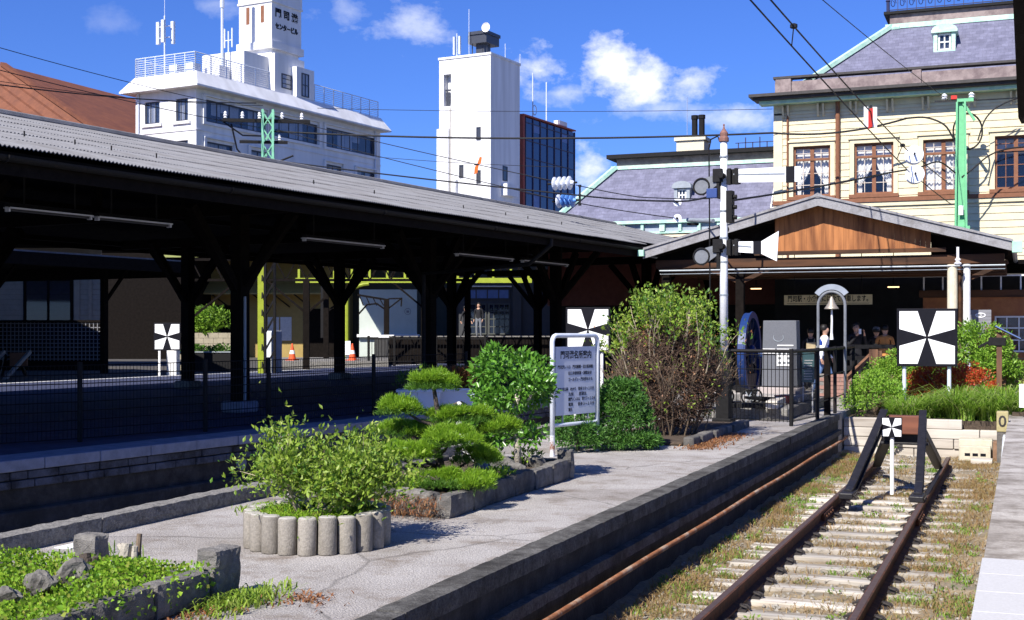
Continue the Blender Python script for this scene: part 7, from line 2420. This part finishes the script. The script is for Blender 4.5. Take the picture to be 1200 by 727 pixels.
def stack(label, px, py, d, dvec, n, r, mats, pitch):
    t = thing('insulator_stack', label, 'insulator', at_D(px, py, d), 0, 'porcelain insulator stacks')
    q = Vector(dvec).to_track_quat('Z', 'Y').to_matrix().to_4x4()
    for k in range(n):
        m = MB()
        m.lathe([(.02, -.02), (r, -.012), (r, .006), (r * .75, .03), (r * .35, .05), (r * .25, pitch - .02)], (0, 0, 0), 20)
        m.v = [tuple(q @ Vector((x, y_, z + (k - (n - 1) / 2) * pitch))) for x, y_, z in m.v]
        m.build('disc', mats[k % len(mats)], t, smooth=False)
    m = MB()
    m.cyl(q @ Vector((0, 0, -n * pitch * .75)), q @ Vector((0, 0, n * pitch * .75)), .03, seg=8)
    m.build('pin', m_darksteel, t)
    return t


right = Vector((math.cos(YAW), math.sin(YAW), 0))
fwd = Vector((-math.sin(YAW), math.cos(YAW), 0))
stack('upper white ribbed insulator stack in front of the slate wing roof', 659, 215, 37.7, right * 1 + fwd * -.55, 4, .20, [m_insul], .16)
stack('lower blue and white ribbed insulator stack in front of the slate wing roof', 663, 235.5, 37.7, right * 1 + fwd * -.6, 4, .20, [m_insul, m_insulblue, m_insulblue, m_insulblue], .15)
stack('upper round white insulator stack in front of the cream station wall', 1071, 182, 37.3, fwd * 1 + right * .25, 4, .26, [m_insul], .14)
stack('lower round white insulator stack in front of the cream station wall', 1072, 205, 37.3, fwd * 1 + right * .25, 4, .26, [m_insul], .14)
stack('small round insulator on the cable before the wing dormer', 794, 237, 33.1, fwd + right * .4, 1, .11, [m_insul], .1)
stack('small round insulator at the end of the grey strut below the dormer', 794, 256, 34.0, fwd + right * .4, 1, .11, [m_insul], .1)
gs = thing('wire_strut', 'grey tubular strut anchoring a wire beside the semaphore post', 'strut', (0, 0, 0))
part('tube', m_steelgrey, gs, lambda m: m.cyl(at_D(806, 258, 33.5), at_D(836, 259, 32.5), .055, seg=10))
part('clamp', m_darksteel, gs, lambda m: m.cbox(at_D(812, 263, 33.3), (.3, .08, .06), YAW))
sp_ = thing('wire_spacer', 'upright black spacer rod between the wires beside the insulator stacks', 'spacer', (0, 0, 0))
part('rod', m_cable, sp_, lambda m: m.cyl(at_D(679.5, 217, 37), at_D(679.5, 241, 37), .03, seg=6))
part('clamp', m_cable, sp_, lambda m: [m.lathe([(.05, -.03), (.05, .03)], at_D(679.5, y_, 37), 8) for y_ in (218, 229, 240)])
for px, w, path in ((933, 'upper', pa), (1059, 'low', pa)):
    a = nearest(path, px)
    t = thing('wire_dropper', f'small black dropper clamp on the right diagonal wires, {"near the top border" if w == "upper" else "just above the round insulators"}', 'clamp', a)
    b = nearest(pb, px - 5)
    part('link', m_cable, t, lambda m: m.cyl((0, 0, 0), (b.x - a.x, b.y - a.y, b.z - a.z), .012, seg=5))
    part('clamp', m_cable, t, lambda m: m.lathe([(.03, -.05), (.07, -.03), (.07, .03), (.03, .05)], (0, 0, 0), 8))
m_flagred = M('flag_red', (.55, .04, .03), .7, .08, 6, 0)
m_flagorange = M('flag_orange', (.72, .14, .02), .7, .08, 6, 0)
fp_ = nearest(pa, 1016)
fl1 = thing('striped_plate', 'red and white striped marker plate hanging on the right diagonal wires', 'marker', fp_, YAW + R(12))
part('white_strip', m_white, fl1, lambda m: [m.box(-.18 + k * .235, -.07 + k * .235, -.01, .01, -.38, .12) for k in range(2)])
part('red_strip', m_flagred, fl1, lambda m: (m.prism([(-.068, -.008, -.42), (.048, -.008, -.36), (.06, -.008, .10), (-.068, -.008, .06)], (0, .016, 0)),))
part('hook', m_cable, fl1, lambda m: m.cyl((0, 0, .1), (0, 0, .16), .02, seg=6))
o_ = thing('orange_marker', 'small orange ribbon shaped marker on the wire in front of the white tower', 'marker', at_D(560, 192, 40.5), YAW)
part('ribbon', m_flagorange, o_, lambda m: (m.prism([(-.02, -.01, .0), (.06, -.01, .22), (.13, -.01, .20), (.10, -.01, .02), (.03, -.01, -.05)], (0, .02, 0)), m.prism([(-.03, -.01, .0), (.03, -.01, -.05), (-.02, -.01, -.30), (-.12, -.01, -.34), (-.10, -.01, -.12)], (0, .02, 0))))
part('clamp', m_cable, o_, lambda m: m.box(-.12, .03, -.02, .02, -.05, .0))
gpp = at_D(1126, 386, 41.0)
gpl = thing('green_pole', 'bright green steel line pole in front of the cream station building', 'pole', (gpp.x, gpp.y, 3.53), R(4))
GPH = EYE + 41 * (386 - 120) / FPX - 3.53
part('shaft', m_mintpole, gpl, lambda m: (m.prism([(-.21, -.11, 0), (-.15, -.11, 0), (-.09, -.11, GPH), (-.15, -.11, GPH)], (0, .22, 0)), m.prism([(.15, -.11, 0), (.21, -.11, 0), (.15, -.11, GPH), (.09, -.11, GPH)], (0, .22, 0)), m.prism([(-.149, .02, 0), (.149, .02, 0), (.089, .02, GPH), (-.089, .02, GPH)], (0, .03, 0))))
for z in (.5, 1.25):
    part('band', m_mintpole, gpl, lambda m: m.box(-.27, .27, -.14, .14, z, z + .1))
part('bracket', m_mintpole, gpl, lambda m: (m.box(-.12, .38, -.1, .1, GPH, GPH + .10), m.beam((.05, 0, GPH), (.42, 0, GPH - .6), .08, .08)))
part('head_insulator', m_insul, gpl, lambda m: [m.lathe([(.04, 0), (.10, .04), (.05, .08), (.10, .13), (.03, .2)], (x, 0, GPH + .1), 10) for x in (-.5, .32)])
part('head_arm', m_cable, gpl, lambda m: (m.box(-.8, .5, -.03, .03, GPH + .04, GPH + .09),))
part('red_clamp', m_flagred, gpl, lambda m: m.box(-.3, -.12, -.06, .06, GPH + .1, GPH + .22))
part('number_plate', m_white, gpl, lambda m: m.box(-.07, .07, -.125, -.115, 1.7, 2.0))

# ------------------------------------------------------------------ people
m_skin = M('skin', (.46, .27, .19), .6, .05, 8, 0)
m_hair = M('black_hair', (.012, .010, .009), .5, .2, 30, .2)
m_cwhite = M('white_cloth', (.78, .78, .80), .85, .05, 10, .1)
m_cblue = M('blue_cloth', (.02, .07, .42), .8, .1, 10, .1)
m_jeans = M('denim', (.10, .17, .34), .85, .15, 14, .1)
m_cblack = M('black_cloth', (.014, .014, .017), .85, .2, 10, .1)
m_ctan = M('tan_cloth', (.46, .20, .06), .85, .1, 10, .1)
m_cbeige = M('beige_cloth', (.36, .29, .18), .85, .1, 10, .1)
m_shoe = M('dark_shoe', (.02, .02, .022), .5, .1, 10, 0)


def person(label, loc, rz, h, top, sleeve, legs, pose='walk', hair='short', group=None):
    """One skinned body; clothing colours follow the bones. Faces local -Y."""
    k = h / 1.70
    J, E, B = [], [], []

    def j(p, r, parent=None, bone='torso'):
        J.append((Vector(p), r if isinstance(r, tuple) else (r, r)))
        if parent is not None:
            E.append((parent, len(J) - 1))
        B.append(bone)
        return len(J) - 1
    pel = j((0, 0, .93), (.155, .105), None, 'hip')
    wai = j((0, 0, 1.08), (.135, .10), pel)
    che = j((0, -.01, 1.28), (.165, .115), wai)
    sho = j((0, 0, 1.40), (.12, .085), che)
    nec = j((0, -.01, 1.47), .052, sho, 'head')
    hd0 = j((0, -.025, 1.54), (.066, .075), nec, 'head')
    hd1 = j((0, -.02, 1.62), (.076, .092), hd0, 'head')
    j((0, -.012, 1.685), (.055, .066), hd1, 'head')
    st = {'walk': (.22, -.24), 'stand': (.02, -.02)}[pose if pose in ('walk', 'stand') else 'stand']
    for s, dy in ((-1, st[0]), (1, st[1])):
        hp = j((s * .095, 0, .88), .088, pel, 'leg')
        kn = j((s * .10, -dy * .55 - .02, .49), .058, hp, 'leg')
        an = j((s * .10, -dy + .03, .09), .040, kn, 'leg')
        j((s * .105, -dy - .06, .045), (.042, .032), an, 'shoe')
        j((s * .11, -dy - .16, .035), (.036, .026), len(J) - 1, 'shoe')
    for s in (-1, 1):
        sh = j((s * .185, 0, 1.385), .056, sho, 'sleeve')
        if pose == 'photo':
            el = j((s * .24, -.10, 1.15), .044, sh, 'sleeve')
            wr = j((s * .11, -.27, 1.40), .030, el, 'sleeve')
            d = Vector((-s * .03, -.03, .09))
        else:
            sw = -st[0] * s
            el = j((s * .23, sw * .35 + .02, 1.12), .044, sh, 'sleeve')
            wr = j((s * .235, sw * .9 - .06, .90), .030, el, 'sleeve')
            d = Vector((0, -.03, -.09))
        w = J[wr][0]
        hn = j(w + d * .75, (.034, .022), wr, 'hand')
        for q in range(4):
            f0 = j(w + d * 1.0 + Vector((0, (q - 1.5) * .016, 0)), .010, hn, 'hand')
            j(w + d * (1.75 - .1 * abs(q - 1.4)) + Vector((-s * .012, (q - 1.5) * .018 - .01, 0)), .008, f0, 'hand')
        th = j(w + d * .6 + Vector((-s * .012, -.032, 0)), .011, hn, 'hand')
        j(w + d * 1.1 + Vector((-s * .02, -.045, 0)), .009, th, 'hand')
    j((0, -.112, 1.60), .012, hd1, 'head')      # nose
    for s in (-1, 1):
        j((s * .082, .0, 1.60), (.012, .02), hd1, 'head')
    me = bpy.data.meshes.new('person')
    me.from_pydata([p for p, _ in J], E, [])
    o = bpy.data.objects.new('person', me)
    COL.objects.link(o)
    sk = o.modifiers.new('skin', 'SKIN')
    layer = me.skin_vertices[0].data if me.skin_vertices else me.attributes
    for i, (p, r) in enumerate(J):
        me.skin_vertices[0].data[i].radius = r
        me.skin_vertices[0].data[i].use_root = i == 0
    sub = o.modifiers.new('sub', 'SUBSURF')
    sub.levels = sub.render_levels = 2
    dg = bpy.context.evaluated_depsgraph_get()
    new = bpy.data.meshes.new_from_object(o.evaluated_get(dg))
    o.modifiers.clear()
    o.data = new
    new.materials.clear()
    for m_ in (top, sleeve, legs, m_skin, m_shoe):
        new.materials.append(m_)
    idx = {'torso': 0, 'hip': 2, 'sleeve': 1, 'leg': 2, 'head': 3, 'hand': 3, 'shoe': 4}
    segs = [(J[a][0], J[b][0], B[b]) for a, b in E]
    for f in new.polygons:
        c = f.center
        best, bi = 9, 'torso'
        for a, b, nm in segs:
            ab = b - a
            t = max(0, min(1, (c - a).dot(ab) / max(1e-9, ab.length_squared)))
            d = (c - (a + ab * t)).length
            if d < best:
                best, bi = d, nm
        f.material_index = idx[bi]
        if bi == 'hip' or (bi == 'torso' and c.z < .9):
            f.material_index = 2
        f.use_smooth = True
    hm = MB()
    hm.lathe([(.02, .10), (.07, .085), (.098, .03), (.098, -.03), (.085, -.055)], (0, .012, 1.645), 14)
    if hair == 'tied':
        hm.tube([(0, .09, 1.66), (0, .15, 1.65), (0, .165, 1.58), (0, .15, 1.52)], [.03, .034, .028, .012], 8)
    hm.v = [(x, max(y_, -.075 if z > 1.66 else -.02), z) for x, y_, z in hm.v]
    hm.build('hair', m_hair, o, smooth=True)
    for s in (-1, 1):
        part('eye', m_black, o, lambda m: m.lathe([(.002, -.006), (.009, 0), (.002, .006)], (s * .03, -.103, 1.615), 6, 'Y'))
    o.location = loc
    o.rotation_euler = (0, 0, rz)
    o.scale = (k, k, k)
    tag(o, label, 'person', group)
    return o


def floor_at(px, d, z=0.0):
    p = at_D(px, 386, d)
    return (p.x, p.y, z)


pa_ = person('person with tied hair, white sleeves and bright blue vest walking behind the bell', floor_at(966, 31.0), R(90) + YAW, 1.66, m_cblue, m_cwhite, m_jeans, 'walk', 'tied', 'people in the concourse')
part('bag', m_cwhite, pa_, lambda m: m.box(-.24, -.14, .06, .24, .95, 1.22), bevel=.03)
part('vest_back', m_cblue, pa_, lambda m: m.prism([(-.13, .075, 1.0), (.13, .075, 1.0), (.12, .115, 1.36), (-.12, .115, 1.36)], (0, .02, 0)), bevel=.01)
pb_ = person('person in black holding a phone up to the face in the dark concourse', floor_at(1003, 33.0), YAW + R(10), 1.72, m_cblack, m_cblack, m_cblack, 'photo', 'short', 'people in the concourse')
part('phone', m_white, pb_, lambda m: m.box(-.09, -.02, -.36, -.35, 1.44, 1.57), bevel=.006)
pc_ = person('person in black seen from behind with a beige backpack in the dark concourse', floor_at(950, 33.5), YAW + R(170), 1.58, m_cblack, m_cblack, m_cblack, 'stand', 'short', 'people in the concourse')
part('backpack', m_cbeige, pc_, lambda m: (m.box(-.13, .13, .11, .24, 1.02, 1.34), m.box(-.10, .10, .241, .28, 1.05, 1.2)), bevel=.03)
part('strap', m_cbeige, pc_, lambda m: [m.tube([(s * .09, .12, 1.3), (s * .10, .06, 1.42), (s * .10, -.06, 1.40), (s * .1, -.12, 1.2)], .018, 6) for s in (-1, 1)])
pd_ = person('person in a tan coat turned away beside the large stop board', floor_at(1037, 33.0), YAW + R(155), 1.66, m_ctan, m_ctan, m_cblack, 'stand', 'short', 'people in the concourse')
part('coat_skirt', m_ctan, pd_, lambda m: m.lathe([(.20, .72), (.185, .95), (.17, 1.1), (.16, 1.2)], (0, 0, 0), 14), smooth=True)
pd2 = person('person in black with a grey cap beside the person in the tan coat', floor_at(1027, 34.0), YAW + R(160), 1.60, m_cblack, m_cblack, m_cblack, 'stand', 'short', 'people in the concourse')
part('cap', m_spect, pd2, lambda m: m.lathe([(.02, .10), (.08, .085), (.104, .03), (.106, -.01)], (0, .0, 1.655), 14), smooth=True)
person('dark silhouetted person standing left of the pair before the glazed hall doors', floor_at(545, 65, 1.15), YAW + R(60), 1.58, m_cblack, m_cblack, m_cblack, 'walk', 'short', 'people by the glazed hall')
person('dark silhouetted taller person right of the pair before the glazed hall doors', floor_at(561, 65, 1.15), YAW - R(20), 1.74, m_cblack, m_cblack, m_spect, 'stand', 'short', 'people by the glazed hall')
